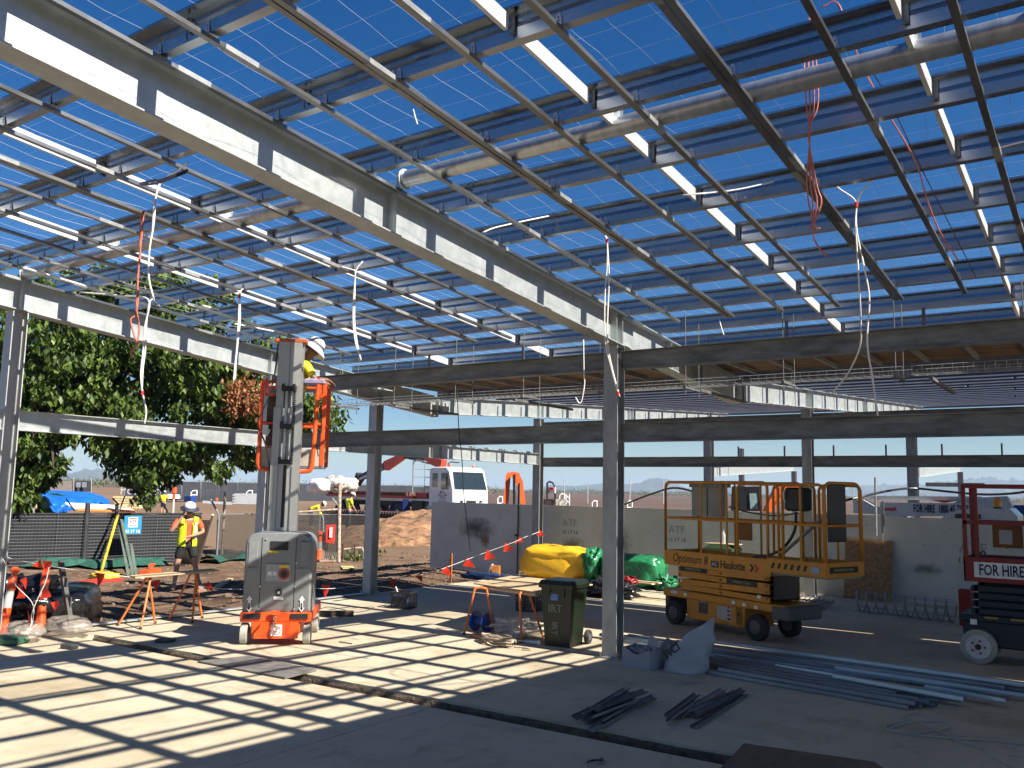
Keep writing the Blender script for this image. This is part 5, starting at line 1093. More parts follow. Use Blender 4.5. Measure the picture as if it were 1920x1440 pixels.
hang('long white cable pair hanging in front of the far roof at the right', [[(1280, 366, 7.6), (1380, 356, 7.8), (1490, 332, 8), (1540, 330, 8.1), (1575, 355, 8.2), (1604, 378, 8.3), (1604, 420, 8.3), (1610, 520, 8.3), (1614, 600, 8.4), (1612, 650, 8.5), (1590, 700, 8.8), (1560, 738, 9)], [(1920, 265, 7.5), (1850, 282, 7.6), (1745, 298, 7.8), (1690, 298, 7.9), (1650, 325, 8), (1620, 355, 8.1), (1607, 380, 8.3), (1606, 430, 8.3), (1620, 500, 8.3), (1630, 560, 8.3), (1626, 640, 8.3), (1636, 710, 8.3), (1646, 780, 8.3)]], .008, tape=[(1606, 384, 8.3)])
hang('bundle of thin copper red cables hanging from a batten at upper right', [[(1518, 30+i*2, 6.2), (1512+i*4, 60, 6.2), (1508+i*8, 120+i*6, 6.2), (1512+i*7, 200, 6.2), (1519-i*1, 250, 6.2), (1513+i*6, 330+5*i, 6.2), (1516+i*8, 380, 6.2), (1524, 410+i*6, 6.2), (1520+i*6, 428, 6.2)] for i in range(4)]+[[(1522, 400, 6.2), (1526, 445, 6.2), (1540, 470, 6.2), (1553, 482, 6.2)]], .0055, pc)
hang('thin red cable running diagonally down the right-hand battens', [[(1540, 14, 6.4), (1570, 5, 6.4), (1590, 60, 6.4), (1620, 130, 6.6), (1660, 205, 6.9), (1715, 300, 7.3), (1740, 380, 7.8), (1765, 440, 8.2), (1797, 488, 8.6)]], .006, pc)
hang('black tie wire running beside the thin red cable', [[(1571, 10, 6.5), (1610, 90, 6.6), (1668, 190, 7), (1720, 300, 7.4), (1770, 400, 8), (1830, 520, 9)]], .004, black_m)
hang('white conduit and cable pair hanging in the middle of the left bay', [[(291, 455-115, 8.6), (298, 345, 8.6), (292, 370, 8.6), (288, 420, 8.6), (280, 470, 8.6), (279, 520, 8.6), (288, 560, 8.6)], [(352, 305, 8), (330, 322, 8.4), (303, 342, 8.6), (290, 380, 8.6), (286, 430, 8.6), (279, 480, 8.7), (280, 530, 8.7), (289, 562, 8.7)], [(150, 548, 11), (230, 555, 10.5), (278, 562, 10), (272, 610, 10), (268, 660, 10), (264, 700, 10), (267, 735, 10), (274, 770, 10), (271, 795, 10)], [(300, 575, 10.5), (283, 562, 10), (275, 600, 10), (273, 650, 10), (268, 690, 10), (266, 730, 10)]], .009, tape=[(267, 737, 10)])
hang('copper red cable pair hanging beside the white conduit in the left bay', [[(267, 395, 8.8), (262, 440, 8.8), (263, 480, 8.8), (258, 520, 8.8), (259, 560, 8.8), (254, 590, 8.8), (245, 600, 8.8), (252, 630, 8.8), (258, 645, 8.8), (248, 655, 8.8), (247, 672, 8.8)], [(270, 395, 8.8), (266, 440, 8.8), (261, 490, 8.8), (258, 540, 8.8), (256, 580, 8.8), (261, 615, 8.8), (256, 645, 8.8), (246, 660, 8.8)]], .008, pc)
hang('white cable pair hanging above the mast lift on its left side', [[(436, 535, 11), (446, 545, 11), (449, 552, 11), (447, 600, 11), (444, 650, 11), (440, 690, 11), (438, 715, 11)], [(456, 540, 11), (450, 552, 11), (450, 600, 11), (446, 640, 11), (442, 680, 11), (441, 712, 11)]], .010, tape=[(449, 556, 11)])
hang('white cable pair hanging just right of the mast lift worker', [[(640, 500, 10.5), (660, 506, 10.5), (666, 512, 10.5), (663, 560, 10.5), (662, 600, 10.5), (666, 640, 10.5), (676, 672, 10.5)], [(680, 490, 10.5), (667, 510, 10.5), (665, 560, 10.5), (665, 610, 10.5), (671, 650, 10.5), (677, 676, 10.5)]], .009)
hang('single white cable hooked at its end, hanging behind the central column', [[(1094, 637, 10.7), (1095, 700, 10.7), (1096, 720, 10.7), (1091, 750, 10.7), (1086, 756, 10.7), (1079, 745, 10.7)]], .008)
hang('thin dark cable hanging from the header beam down past the hoarding', [[(857, 717, 12), (860, 800, 12), (866, 860, 12), (870, 930, 12), (878, 1000, 12.2), (882, 1035, 12.4)]], .007, black_m)
for (px0, py0, px1, py1, d0, d1, lab) in ((45, 502, 190, 545, 9.5, 10.5, 'straight white conduit resting on the left battens near the rafter'), (380, 573, 410, 580, 11, 11.2, 'short white conduit end lying on the battens above the mast lift'), (440, 607, 512, 621, 12, 12.6, 'short white conduit lying along the battens behind the hanging cables')):
    tag(MB().tube([P(px0, py0, d=d0), P(px1, py1, d=d1)], .012, 6).build('conduit', wc), lab, 'conduit')
for px_, py_ in ((775, 205), (1349, 600)): tag(MB().tube(smoothline([P(px_, py_, d=6.5 if px_ < 800 else 9.6), P(px_+3, py_+12, d=6.5 if px_ < 800 else 9.6), P(px_+8, py_+28, d=6.5 if px_ < 800 else 9.6)]), .006, 5).build('tie_tail', wc), 'short white tie tail hanging from the roof mesh at upper centre' if px_ < 800 else 'short white tie tail hanging under a batten end at right', 'cable tie')
tag(MB().tube(smoothline([P(262, 345, d=8), P(290, 338, d=8), P(300, 338, d=8), P(345, 322, d=8), P(352, 318, d=8)]), .012, 5).tube(smoothline([P(264, 347, d=8), P(300, 342, d=8), P(350, 323, d=8)]), .010, 5).build('black_ties', M('dark_blue_tie', (.01, .012, .03), .5)), 'dark cable ties slung between two battens in the left bay', 'cable ties')
# ================================================================== FENCES AND YARD
blackcloth = M('black_shade_cloth', (.012, .013, .016), .85, 0, .35, 2, .3, 12)
browncloth = M('see_through_shade_cloth', (.035, .033, .032), .9, 0, .1, alpha=.60)
fencem = M('fence_wire', (.30, .31, .33), .5, .5, .1)
def fence(label, pts, z0, z1, cloth, grid=0, posts=True, loc=(0, 0, 0), zc1=None, post_r=.025, post_h=0, pm_=None):
    t = thing('temporary_fence', label, 'fence', (pts[0][0], pts[0][1], 0)); o = Vector((pts[0][0], pts[0][1], 0))
    for (xa, ya), (xb, yb) in zip(pts, pts[1:]):
        A, B = Vector((xa, ya, 0))-o, Vector((xb, yb, 0))-o; d_ = B-A; L = d_.length; n_ = max(2, int(L/.5)); m = MB(); vs = []
        ga = gh(xa, ya); 
        for k in range(n_+1):
            p = A+d_*(k/n_); nn = Vector((-d_.y, d_.x, 0)).normalized()*(.03*math.sin(k*1.9)); 
            for zz in (z0, z0+(z1-z0)*.5, (zc1 or z1)-.02+.015*math.sin(k*2.3)): vs.append(p+nn*(1 if zz < z1*.9 else .2)+Vector((0, 0, zz)))
        m.add(vs, [(3*k+j, 3*k+3+j, 3*k+4+j, 3*k+1+j) for k in range(n_) for j in range(2)]); m.build('shade_cloth', cloth, t, smooth=True, recalc=False)
        if posts:
            MB().tube([A+Vector((0, 0, ga)), A+Vector((0, 0, z1+post_h))], post_r, 8).build('post', pm_ or fencem, t); MB().tube([A+Vector((0, 0, z1)), B+Vector((0, 0, z1))], .018, 6).build('rail', pm_ or fencem, t)
        if grid:
            m = MB(); nn = Vector((d_.y, -d_.x, 0)).normalized()*.06
            for k in range(int(L/grid)+1): p = A+d_*(k*grid/L)+nn; m.tube([p+Vector((0, 0, z0)), p+Vector((0, 0, z1))], .0020, 3, False)
            for k in range(int((z1-z0)/grid)+1): z_ = z0+k*grid; m.tube([A+nn+Vector((0, 0, z_)), B+nn+Vector((0, 0, z_))], .0020, 3, False)
            m.build('wire_mesh', M('bright_wire', (.16, .17, .19), .5, .3), t, kind='stuff', recalc=False)
    return t
f1 = fence('black cloth covered wire mesh fence at the left edge of the dirt yard', [(-25.6, 7.0), (-24.6, 10.1), (-23.75, 12.6), (-23.0, 15.1), (-22.6, 16.3)], -.15, 1.28, blackcloth, .085, pm_=M('dark_post', (.05, .05, .055), .5, .3))
f2 = fence('see-through brown shade cloth fence between the mesh fence and the mast lift', [(-22.7, 17.0), (-22.2, 18.4), (-21.4, 19.9), (-20.2, 21.0)], -.15, 1.25, browncloth)
def pole(name, label, cat, a, b, r=.03, mat=None, bend=None, grp=None):
    m = MB(); pts = [a, b]+([bend] if bend is not None else []); m.tube(pts, r, 8); return tag(m.build(name, mat or galv_dull), label, cat, grp)
rusty = M('rusty_white_pipe', (.45, .36, .28), .7, 0, .4, 12)
def gp(px, py): return on_ground(px, py)
pole('fence_post', 'tall black steel post standing behind the mesh fence', 'post', P(157, 1050, d=27), P(165, 943, d=27), .07, M('dark_post', (.05, .05, .055), .5, .3))
pole('fence_post', 'short dark post in the mesh fence, right of the tall black post', 'post', P(217, 1050, d=27.5), P(219, 945, d=27.5), .05, M('dark_post', (.05, .05, .055), .5, .3))
pole('fence_post', 'rusty white pipe standing alone beyond the shade cloth, right of the phoning man', 'post', P(415, 1056, d=29), P(422, 922, d=29), .04, rusty)
pole('fence_post', 'bent-topped fence post right of the phoning man', 'post', P(406, 1052, d=28.6), P(409, 962, d=28.6), .03, None, P(395, 936, d=28.6))
pole('fence_post', 'bent-topped fence post seen over the shoulder of the phoning man', 'post', P(316, 985, d=29), P(313, 957, d=29), .028, None, P(297, 935, d=29))
pole('fence_post', 'bent-topped fence post at the far left below the tree', 'post', P(64, 985, d=28), P(63, 958, d=28), .03, None, P(57, 945, d=28))
pole('leaning_bar', 'thin steel bar slanting in front of the white pipes', 'bar', P(124, 935, d=29), P(140, 958, d=29), .02)
pole('leaning_bar', 'thin steel bar slanting behind the short dark post', 'bar', P(211, 934, d=29), P(223, 947, d=29), .025)
pole('yellow_prop', 'yellow and black striped prop leaning on the mesh fence', 'prop', gp(190, 1072), P(221, 965, x=-22.9), .035, M('worn_yellow', (.65, .42, .02), .5, 0, .5, 5))
pole('dark_pole', 'thin dark pole rising above the fence from the yellow prop', 'pole', P(221, 965, x=-22.85), P(234, 930, x=-22.9), .02, black_m)
for i, (a, b, lab) in enumerate((((241, 1080), (224, 984), 'narrow grey metal strip leaning on the fence, left of three'), ((250, 1080), (228, 974), 'greenish metal strip leaning on the fence, middle of three'), ((256, 1083), (246, 1020), 'short green metal strip leaning on the fence, right of three'))):
    q0, q1 = gp(*a), P(b[0], b[1], x=-22.7); tag(MB().ext([(-.035, -.008), (.035, -.008), (.035, .008), (-.035, .008)], q0, q1).build('metal_strip', M('greenish_zinc', (.22, .28, .23), .4, .5)), lab, 'metal strip', 'metal strips leaning on the fence')
c = [gp(325, 1058), gp(372, 1058), P(392, 975, d=25.2), P(362, 975, d=25.6)]
m = MB(); m.add([c[0], c[1], c[2], c[3]]+[q+Vector((.02, .02, 0)) for q in c], [(0, 1, 2, 3), (7, 6, 5, 4), (0, 4, 5, 1), (1, 5, 6, 2), (2, 6, 7, 3), (3, 7, 4, 0)])
tag(m.build('grey_sheet', M('grey_sheet', (.30, .31, .32), .6, 0, .12, 2)), 'grey sheet with slanted edge leaning behind the phoning man', 'sheet')
pole('white_strut', 'long pale strut leaning along the edge of the grey sheet', 'strut', gp(370, 1060), P(399, 965, d=25.0), .03, M('pale_strut', (.5, .48, .44), .6))
# safety sign
sg = thing('safety_sign', 'blue and white sign with a phone number hanging on the mesh fence', 'sign', P(249, 984, x=-22.55), math.radians(66)); sg.rotation_euler = (0, 0, math.atan2(2.5, .75))
MB().box((0, 0, 0), (.46, .012, .50)).build('board', M('sign_blue', (.02, .22, .42), .5), sg); MB().box((0, -.008, .07), (.25, .004, .27)).build('panel', white_st, sg)
MB().box((0, -.011, .17), (.20, .003, .03)).build('stripe', red_st, sg); MB().box((0, -.011, -.02), (.20, .003, .02)).build('stripe', red_st, sg)
text('ATF', .11, M('sign_blue_print', (.02, .05, .2), .5), sg, (0, -.011, .085), R90, font_off=.003); text('13 17 16', .11, white_st, sg, (0, -.008, -.18), R90, font_off=.003)
# green cloth strip at the foot of the fence
def strip(label, pts, mat, w=.5, name='ground_cloth', seed=0):
    m = MB(); vs = []; n = len(pts)
    for k, p in enumerate(pts):
        d_ = (pts[min(k+1, n-1)]-pts[max(k-1, 0)]); nn = Vector((-d_.y, d_.x, 0)).normalized()
        for j in range(6): t_ = j/5; vs.append(p+nn*(w*(t_-.5))+Vector((0, 0, .06+.16*math.sin(math.pi*t_)*(1+.4*math.sin(k*1.7+j))+.03*math.sin(k*3+j*2))))
    m.add(vs, [(k*6+j, k*6+6+j, k*6+7+j, k*6+1+j) for k in range(n-1) for j in range(5)]); return tag(m.build(name, mat, recalc=False), label, 'ground cloth')
gc = M('green_cloth', (.015, .085, .06), .8, 0, .25, 6, .5, 20)
strip('dark green cloth bundled along the foot of the mesh fence', [gp(x, y) for x, y in ((-30, 1058), (10, 1060), (50, 1064), (90, 1064), (130, 1062), (165, 1062), (200, 1066), (240, 1064), (290, 1060))], gc, .9)
strip('dark green cloth heaped along the brown shade cloth right of the grey sheet', [gp(x, y) for x, y in ((385, 1058), (410, 1052), (440, 1050), (480, 1050))], gc, .8)
# red and yellow bits on the dirt
tag(MB().box(gp(175, 1094)+Vector((0, 0, .04)), (.5, 1.3, .06), rz=.3).build('red_board', M('red_board', (.5, .04, .03), .6)), 'flat red board lying on the dirt below the yellow prop', 'board')
crumple('yellow_bag', M('yellow_scrap', (.6, .45, .03), .6), gp(195, 1085)+Vector((0, 0, .06)), (.4, .25, .1), 'crumpled yellow scrap lying at the foot of the yellow prop', 'scrap', 51, .3, 3, sub=14)
tag(MB().box(gp(282, 1076)+Vector((0, 0, .06)), (.25, .6, .10), rz=.5).box(gp(284, 1070)+Vector((0, 0, .14)), (.12, .5, .06), rz=.9).build('orange_block', orange_p), 'orange plastic block lying on the dirt behind the trestles', 'plastic block')
tag(MB().box(gp(652, 1066)+Vector((0, 0, .03)), (.35, .7, .02), rz=.9).build('yellow_card', M('pale_card', (.6, .5, .2), .6)), 'pale yellow card lying on the dirt near the second left column', 'card')
tag(MB().box(gp(420, 1095)+Vector((0, 0, .03)), (.12, 1.8, .04), rz=.75).build('plank', ply_m), 'long pale plank lying on the dirt behind the phoning man', 'plank')
# gate area
gt = thing('site_gate', 'wire gate with a red danger sign beside the rusty pipe post', 'gate', gp(630, 1052)); o_ = gt.location
def gpt(px, py, d=27.5): return P(px, py, d=d)-o_
MB().tube([gpt(635, 1054), gpt(637, 905)], .055, 10).build('post', rusty, gt); MB().tube([gpt(548, 961), gpt(634, 955)], .03, 8).build('rail', rusty, gt)
MB().tube([gpt(602, 963), gpt(606, 970), gpt(607, 1050)], .022, 6).build('frame', galv_dull, gt)
m = MB(); m.quad(gpt(549, 965), gpt(606, 966), gpt(606, 1030), gpt(549, 1030)); m.build('shade_cloth', browncloth, gt, recalc=False)
m = MB(); m.quad(gpt(607, 966), gpt(634, 962), gpt(634, 1035), gpt(607, 1035)); m.build('shade_cloth', browncloth, gt, recalc=False)
for k in range(9): MB().tube([gpt(602+k*3.7, 1052), gpt(605+k*3.7, 1037)], .012, 4).build('bar', fencem, gt)
MB().tube([gpt(600, 1052), gpt(634, 1052)], .015, 5).build('bottom_rail', rusty, gt)
MB().tube([gpt(623, 934), gpt(634, 948)], .03, 6).build('arm', galv_dull, gt)
rs = MB(); q = [gpt(612, 985, 27.3), gpt(629, 983, 27.3), gpt(627, 1019, 27.3), gpt(611, 1017, 27.3)]; rs.quad(*q); rs.build('sign_board', red_st, gt, recalc=False)
q = [gpt(618, 989, 27.25), gpt(624, 988, 27.25), gpt(623, 1008, 27.25), gpt(617, 1008, 27.25)]; MB().quad(*q).build('sign_symbol', M('pinkish_white', (.6, .45, .45), .6), gt, recalc=False)
cn = thing('traffic_cone', 'slim orange traffic cone with grey band beside the wire gate', 'cone', gp(598, 1053))
MB().box((0, 0, .03), (.4, .4, .06)).build('base', orange_p, cn); MB().lathe([(.14, .06), (.085, .38)], (0, 0, 0), 16).build('cone_body', orange_p, cn); MB().lathe([(.085, .38), (.07, .62)], (0, 0, 0), 16).build('reflective_band', M('reflective_grey', (.45, .44, .42), .35), cn); MB().lathe([(.07, .62), (.05, .80), (.10, .84), (.09, .92), (.03, .95)], (0, 0, 0), 16).build('top', orange_p, cn)
lr = thing('low_rail', 'low rusty pipe rail with vertical stakes right of the wire gate', 'rail', gp(660, 1050)); o_ = lr.location
MB().tube([gpt(642, 1030, 28.5), gpt(672, 1027, 28.5), gpt(679, 1027, 28.5), gpt(682, 1034, 28.5), gpt(681, 1048, 28.5)], .03, 6).build('rail', rusty, lr)
for x_ in (643, 665): MB().tube([gpt(x_, 1052, 28.4), gpt(x_+.5, 1020, 28.4)], .025, 6).build('stake', M('rusty_bar', (.10, .045, .03), .8, .2), lr)
gw = []
for px_, py_, n_ in ((655, 1050, 70), (690, 1044, 50), (668, 1052, 30)):
    b_ = np.array(gp(px_, py_)); gw.append(b_+rng.normal(0, 1, (n_, 3))*np.array([.3, .3, .06])+np.array([0, 0, .06]))
tag(leaf_mesh('weeds', np.concatenate(gw), leaf_mat('weed_leaves', [(.08, .12, .02), (.16, .18, .05)], .3), size=.2, up=1.0), 'sparse green weeds growing at the low rusty rail', 'weeds', kind='stuff')

# ---- distant yard: tarp stack, pipes, timber, barriers, far fence, ute
def far(px, py): return on_ground(px, py)
tp = thing('covered_stack', 'stack of materials under a bright blue tarpaulin below the tree', 'covered stack', far(130, 968)); o_ = tp.location
vs = []; nx_, ny_ = 22, 8
A_ = [P(60, 926, d=57)-o_, P(96, 919, d=57)-o_, P(140, 921, d=57)-o_, P(180, 924, d=57)-o_, P(205, 936, d=57)-o_]
for j in range(ny_+1):
    for i in range(nx_+1):
        u_, v_ = i/nx_, j/ny_; px_ = 58+148*u_; top_ = np.interp(px_, [58, 80, 100, 170, 190, 206], [925, 920, 919, 923, 929, 938]); bot = np.interp(px_, [58, 85, 100, 206], [932, 932, 962, 948])
        py_ = top_+(bot-top_)*v_; dep = 60-6*math.sin(min(v_*1.4, 1)*math.pi/2)+.4*math.sin(i*1.3+j)
        vs.append(P(px_, py_+.8*math.sin(i*.9)*v_, d=dep)-o_)
MB().add(vs, [(j*(nx_+1)+i, j*(nx_+1)+i+1, (j+1)*(nx_+1)+i+1, (j+1)*(nx_+1)+i) for j in range(ny_) for i in range(nx_)]).build('tarpaulin', M('blue_tarpaulin', (.008, .13, .62), .45, 0, .2, 1.2, .6, 3), tp, smooth=True, recalc=False)
crumple('green_stack', M('dark_green_wrap', (.02, .10, .045), .4, 0, .5, 1.5), P(80, 945, d=57.5)-o_, (1.5, .8, .65), None, None, 61, .12, 2, rz=.6, sub=20, parent=tp)
gs = thing('pipe_bundle', 'bundle of white pipes lying in front of the blue tarpaulin', 'pipes', far(150, 962)); o_ = gs.location
wp = M('white_pipe', (.70, .66, .62), .5, 0, .05)
for k in range(9): MB().tube([P(122+k*3, 944+k*1.6, d=52-k*.2)-o_, P(238+k*2, 950+k*1.2, d=52-k*.2)-o_], .055, 6).build('pipe', wp if k < 7 else M('orange_beam', (.7, .22, .05), .6), gs)
ts = thing('timber_stack', 'stack of pale yellow timber boards behind the dark pole', 'timber stack', far(240, 955)); o_ = ts.location
for k in range(5): MB().box(P(242-k*1.2, 951-k*4.6, d=50)-o_, (1.25, .4, .10), rz=.6).build('board', M('yellow_timber', (.62, .50, .26), .7), ts)
ts = thing('timber_stack', 'stack of pale timber boards left of the green wrapped stack', 'timber stack', far(36, 955)); o_ = ts.location
for k in range(4): MB().box(P(36, 953-k*4, d=52)-o_, (1.3, 1.0, .09), rz=.6).build('board', M('yellow_timber', (.62, .50, .26), .7), ts)
pk_ = thing('steel_tube_stack', 'stack of grey steel tubes beyond the rusty white pipe post', 'steel tubes', far(440, 948)); o_ = pk_.location
for k in range(11): MB().tube([P(436+(k % 3)*3, 944-k*1.7, d=74)-o_, P(492, 945-k*1.75, d=74)-o_], .08, 6).build('tube', galv, pk_)
for k in range(3): MB().tube([P(380, 943-k*1.5, d=74)-o_, P(435, 946-k*1.2, d=74)-o_], .06, 6).build('tube', galv, pk_)
for i, (px_, lab) in enumerate(((362, 'small white tubular barrier standing on a blue base, left of the steel tubes'), (466, 'small white tubular barrier standing behind the steel tubes'))):
    t = thing('tubular_barrier', lab, 'barrier', far(px_, 938)); o_ = t.location
    MB().tube([P(px_-4, 940, d=80)-o_, P(px_-4, 924, d=80)-o_, P(px_, 920, d=80)-o_, P(px_+7, 920, d=80)-o_], .05, 6).tube([P(px_-3, 928, d=80)-o_, P(px_+7, 928, d=80)-o_], .05, 6).tube([P(px_+7, 919, d=80)-o_, P(px_+7, 929, d=80)-o_], .05, 6).build('frame', white_m, t)
    if i == 0: MB().bevbox(P(px_-6, 936, d=80)-o_, (1.0, .5, .55), .05).build('base', blue_m, t)
for k, (px_, py_) in enumerate(((312, 935), (286, 941), (271, 943), (340, 938), (252, 946), (400, 944))): pass
G5 = 'low orange barriers on the far dirt'
for px_, py_, lab_ in ((268, 944, 'low orange barrier on the far dirt left of the far worker, nearest him'), (250, 941, 'low orange barrier on the far dirt beside the pale timber stack'), (372, 938, 'low orange barrier beside the blue base of the tubular barrier'), (405, 940, 'low orange barrier just left of the grey steel tubes')):
    tag(MB().bevbox(far(px_, py_)+Vector((0, 0, .25)), (.9, .35, .45), .08, rz=px_*.1).build('orange_barrier', orange_p), lab_, 'barrier', G5)
mk = thing('marker_post', 'orange and white marker post standing beside the far worker in yellow', 'marker post', far(324, 962)); MB().lathe([(.10, 0), (.10, 1.1)], (0, 0, 0), 10).build('sleeve', M('reflective_grey', (.45, .44, .42), .35), mk); MB().lathe([(.11, 1.1), (.12, 1.5), (.2, 1.6), (.2, 2.0), (.05, 2.05)], (0, 0, 0), 10).build('head', orange_p, mk)
# far fence with dark cloth, tall poles
ff = thing('far_fence', 'long far fence with dark printed cloth and tall thin poles', 'fence', far(300, 938)); o_ = ff.location
dc = M('dark_banner_cloth', (.030, .033, .042), .9, 0, .2, .5); pl_ = [(233, 900, 938, 108), (265, 900, 938, 112), (300, 902, 938, 116), (340, 903, 938, 120), (376, 904, 939, 124), (410, 905, 939, 128), (445, 905, 939, 131), (482, 906, 940, 134), (530, 907, 940, 138), (590, 908, 940, 142), (650, 909, 941, 146), (720, 910, 942, 150), (810, 911, 943, 155)]
for (x0, t0, b0_, d0), (x1, t1, b1__, d1) in zip(pl_, pl_[1:]):
    m = MB(); a_, b_, c_, e_ = [P(x, y, d=d)-o_ for x, y, d in ((x0, b0_, d0), (x1, b1__, d1), (x1, t1, d1), (x0, t0, d0))]; th = Vector((.08, -.05, 0)); m.hexa([a_, b_, b_+th, a_+th, e_, c_, c_+th, e_+th]); m.build('cloth_panel', dc, ff)
    MB().tube([a_, e_+Vector((0, 0, .9))], .06, 5).build('pole', galv, ff)
text('Pointer', 1.45, M('banner_print', (.45, .45, .47), .7), ff, P(262, 920, d=106)-o_, (math.pi/2, 0, math.radians(38)))
text('Rooms 5', 1.5, M('banner_print_dim', (.08, .085, .095), .8), ff, P(388, 921, d=121)-o_, (math.pi/2, 0, math.radians(38)))
ff = thing('far_fence', 'short far fence section with a plain board and two pale signs', 'fence', far(130, 930)); o_ = ff.location
for nm, x0, x1, y0_, y1_, mt in (('board', 90, 137, 905, 922, M('grey_brown_board', (.16, .14, .13), .9)), ('cloth_panel', 139, 170, 905, 922, dc)):
    a_, b_ = P(x0, y1_, d=118)-o_, P(x1, y1_, d=118)-o_; h_ = Vector((0, 0, 1.3)); th = Vector((.08, -.05, 0)); MB().hexa([a_, b_, b_+th, a_+th, a_+h_, b_+h_, b_+h_+th, a_+h_+th]).build(nm, mt, ff)
for x_ in (90, 138, 171): MB().tube([P(x_, 924, d=117.8)-o_, P(x_, 896, d=117.8)-o_], .06, 5).build('pole', galv, ff)
for x_ in (147, 158): MB().box(P(x_, 909, d=117.4)-o_, (.5, .05, .6), rz=.6).build('sign', M('pale_sign', (.25, .26, .32), .7), ff)
# white ute far behind
ut = thing('parked_ute', 'white ute parked in front of the far fence below the tree', 'ute', far(300, 941), math.radians(10))
def car(t, body, L=4.8, W=1.8, s=1.0, van=False):
    m = MB(); prof = [(-L/2, .45), (L/2, .45), (L/2+.05, .75), (L/2-.15, .95), (L/2-1.2, 1.05), (L/2-1.75, 1.62), (L/2-2.9 if not van else -L/2+.3, 1.66), (L/2-3.3 if not van else -L/2+.05, 1.05), (-L/2, 1.0)]
    n = len(prof); vs = []
    for y_, k in ((-W/2, 0), (-W/2+.06, 1), (W/2-.06, 1), (W/2, 0)): vs += [(x, y_*(1-.12*(z > 1.1)), z+(0 if k or z < 1.5 else -.05)) for x, z in prof]
    m.add(vs, [tuple(range(n)), tuple(reversed(range(3*n, 4*n)))]+[(r*n+i, r*n+(i+1) % n, (r+1)*n+(i+1) % n, (r+1)*n+i) for r in range(3) for i in range(n)]); b = m.build('body', body, t, smooth='auto')
    for sy in (-1, 1):
        MB().add([(L/2-2.75, sy*(W/2*.89), 1.12), (L/2-1.4, sy*(W/2*.93), 1.12), (L/2-1.85, sy*(W/2*.885), 1.56), (L/2-2.7, sy*(W/2*.885), 1.56)], [(0, 1, 2, 3) if sy < 0 else (3, 2, 1, 0)]).build('side_window', glassd, b, recalc=False)
    MB().add([(L/2-1.22, -W/2*.8, 1.08), (L/2-1.22, W/2*.8, 1.08), (L/2-1.70, W/2*.75, 1.57), (L/2-1.70, -W/2*.75, 1.57)], [(0, 1, 2, 3)]).build('windscreen', glassd, b, recalc=False)
    for x_ in (-L/2+.9, L/2-.85):
        for y_ in (-W/2+.1, W/2-.1): w_ = MB().lathe([(.2, -.11), (.34, -.11), (.36, 0), (.34, .11), (.2, .11)], (x_, y_, .36), 18, 'Y').build('wheel', rubber, t, smooth='auto'); MB().lathe([(.2, -.12), (.2, .12)], (x_, y_, .36), 12, 'Y').build('rim', galv, w_)
car(ut, MATS['truck_white'])
# rusty mat stacks and men beside the truck; sand heap
mt = thing('mesh_mat_stack', 'stack of rusty reinforcing mesh mats on the dirt in front of the truck', 'mesh stack', far(720, 984), math.radians(-4))
for k in range(7): MB().box((-.2, .3, .06+k*.10), (9.2, 1.6, .03)).build('mat', M('rusty_mesh', (.12, .05, .035), .8, .2, .4, 12, .5, 20), mt)
m = MB()
for k in range(44): m.box((-4.6+k*.21, -.52, .38), (.07, .06, .66))
m.build('mesh_bars', M('mesh_grey', (.10, .085, .08), .8, .2), mt, kind='stuff')
vs = []; cx_, cy_ = (lambda q: (q.x, q.y))(P(812, 985, d=39)); nR, nA = 34, 90
for i in range(nR+1):
    for j in range(nA):
        a = 2*math.pi*j/nA; rr_ = 5.2*i/nR*(1+.12*math.sin(a*3)); hgt = 1.35*max(0, 1-(i/nR)**1.25); hgt += (.22*_mu.noise.noise(Vector((rr_*math.cos(a)*1.3, rr_*math.sin(a)*1.3, 0)))+.06*_mu.noise.noise(Vector((rr_*math.cos(a)*4, rr_*math.sin(a)*4, 3))))*(i < nR)
        vs.append((cx_+rr_*math.cos(a), cy_+rr_*math.sin(a), gh(cx_, cy_)-.05+hgt-(.6 if i == nR else .10)))
sand = MB().add(vs, [(i*nA+j, i*nA+(j+1) % nA, (i+1)*nA+(j+1) % nA, (i+1)*nA+j) for i in range(nR) for j in range(nA)]).build('sand_heap', M('orange_sand', (.25, .135, .07), .95, 0, .5, 2.6, 1.0, 6), smooth=True)
tag(sand, 'heap of orange sand beside the left end of the grey hoarding', 'sand heap')
for i, (px_, py_, sz, lab, mt_) in enumerate(((600, 911, (.85, .6, .38), 'white plastic sheet bundled on the truck tray, leftmost', M('bundle_white', (.72, .72, .74), .4)), (632, 908, (.95, .6, .48), 'white and yellow plastic bags heaped on the truck tray', M('bundle_pink', (.70, .55, .50), .4, 0, .6, 2.5)), (655, 909, (.5, .5, .42), 'clear plastic bags on the truck tray nearest the crane hook', M('bundle_clear', (.55, .50, .45), .4, 0, .3, 3)))):
    crumple('plastic_bundle', mt_, P(px_, py_, d=51), sz, lab, 'plastic bundle', 70+i, .16, 2.5, sub=20)
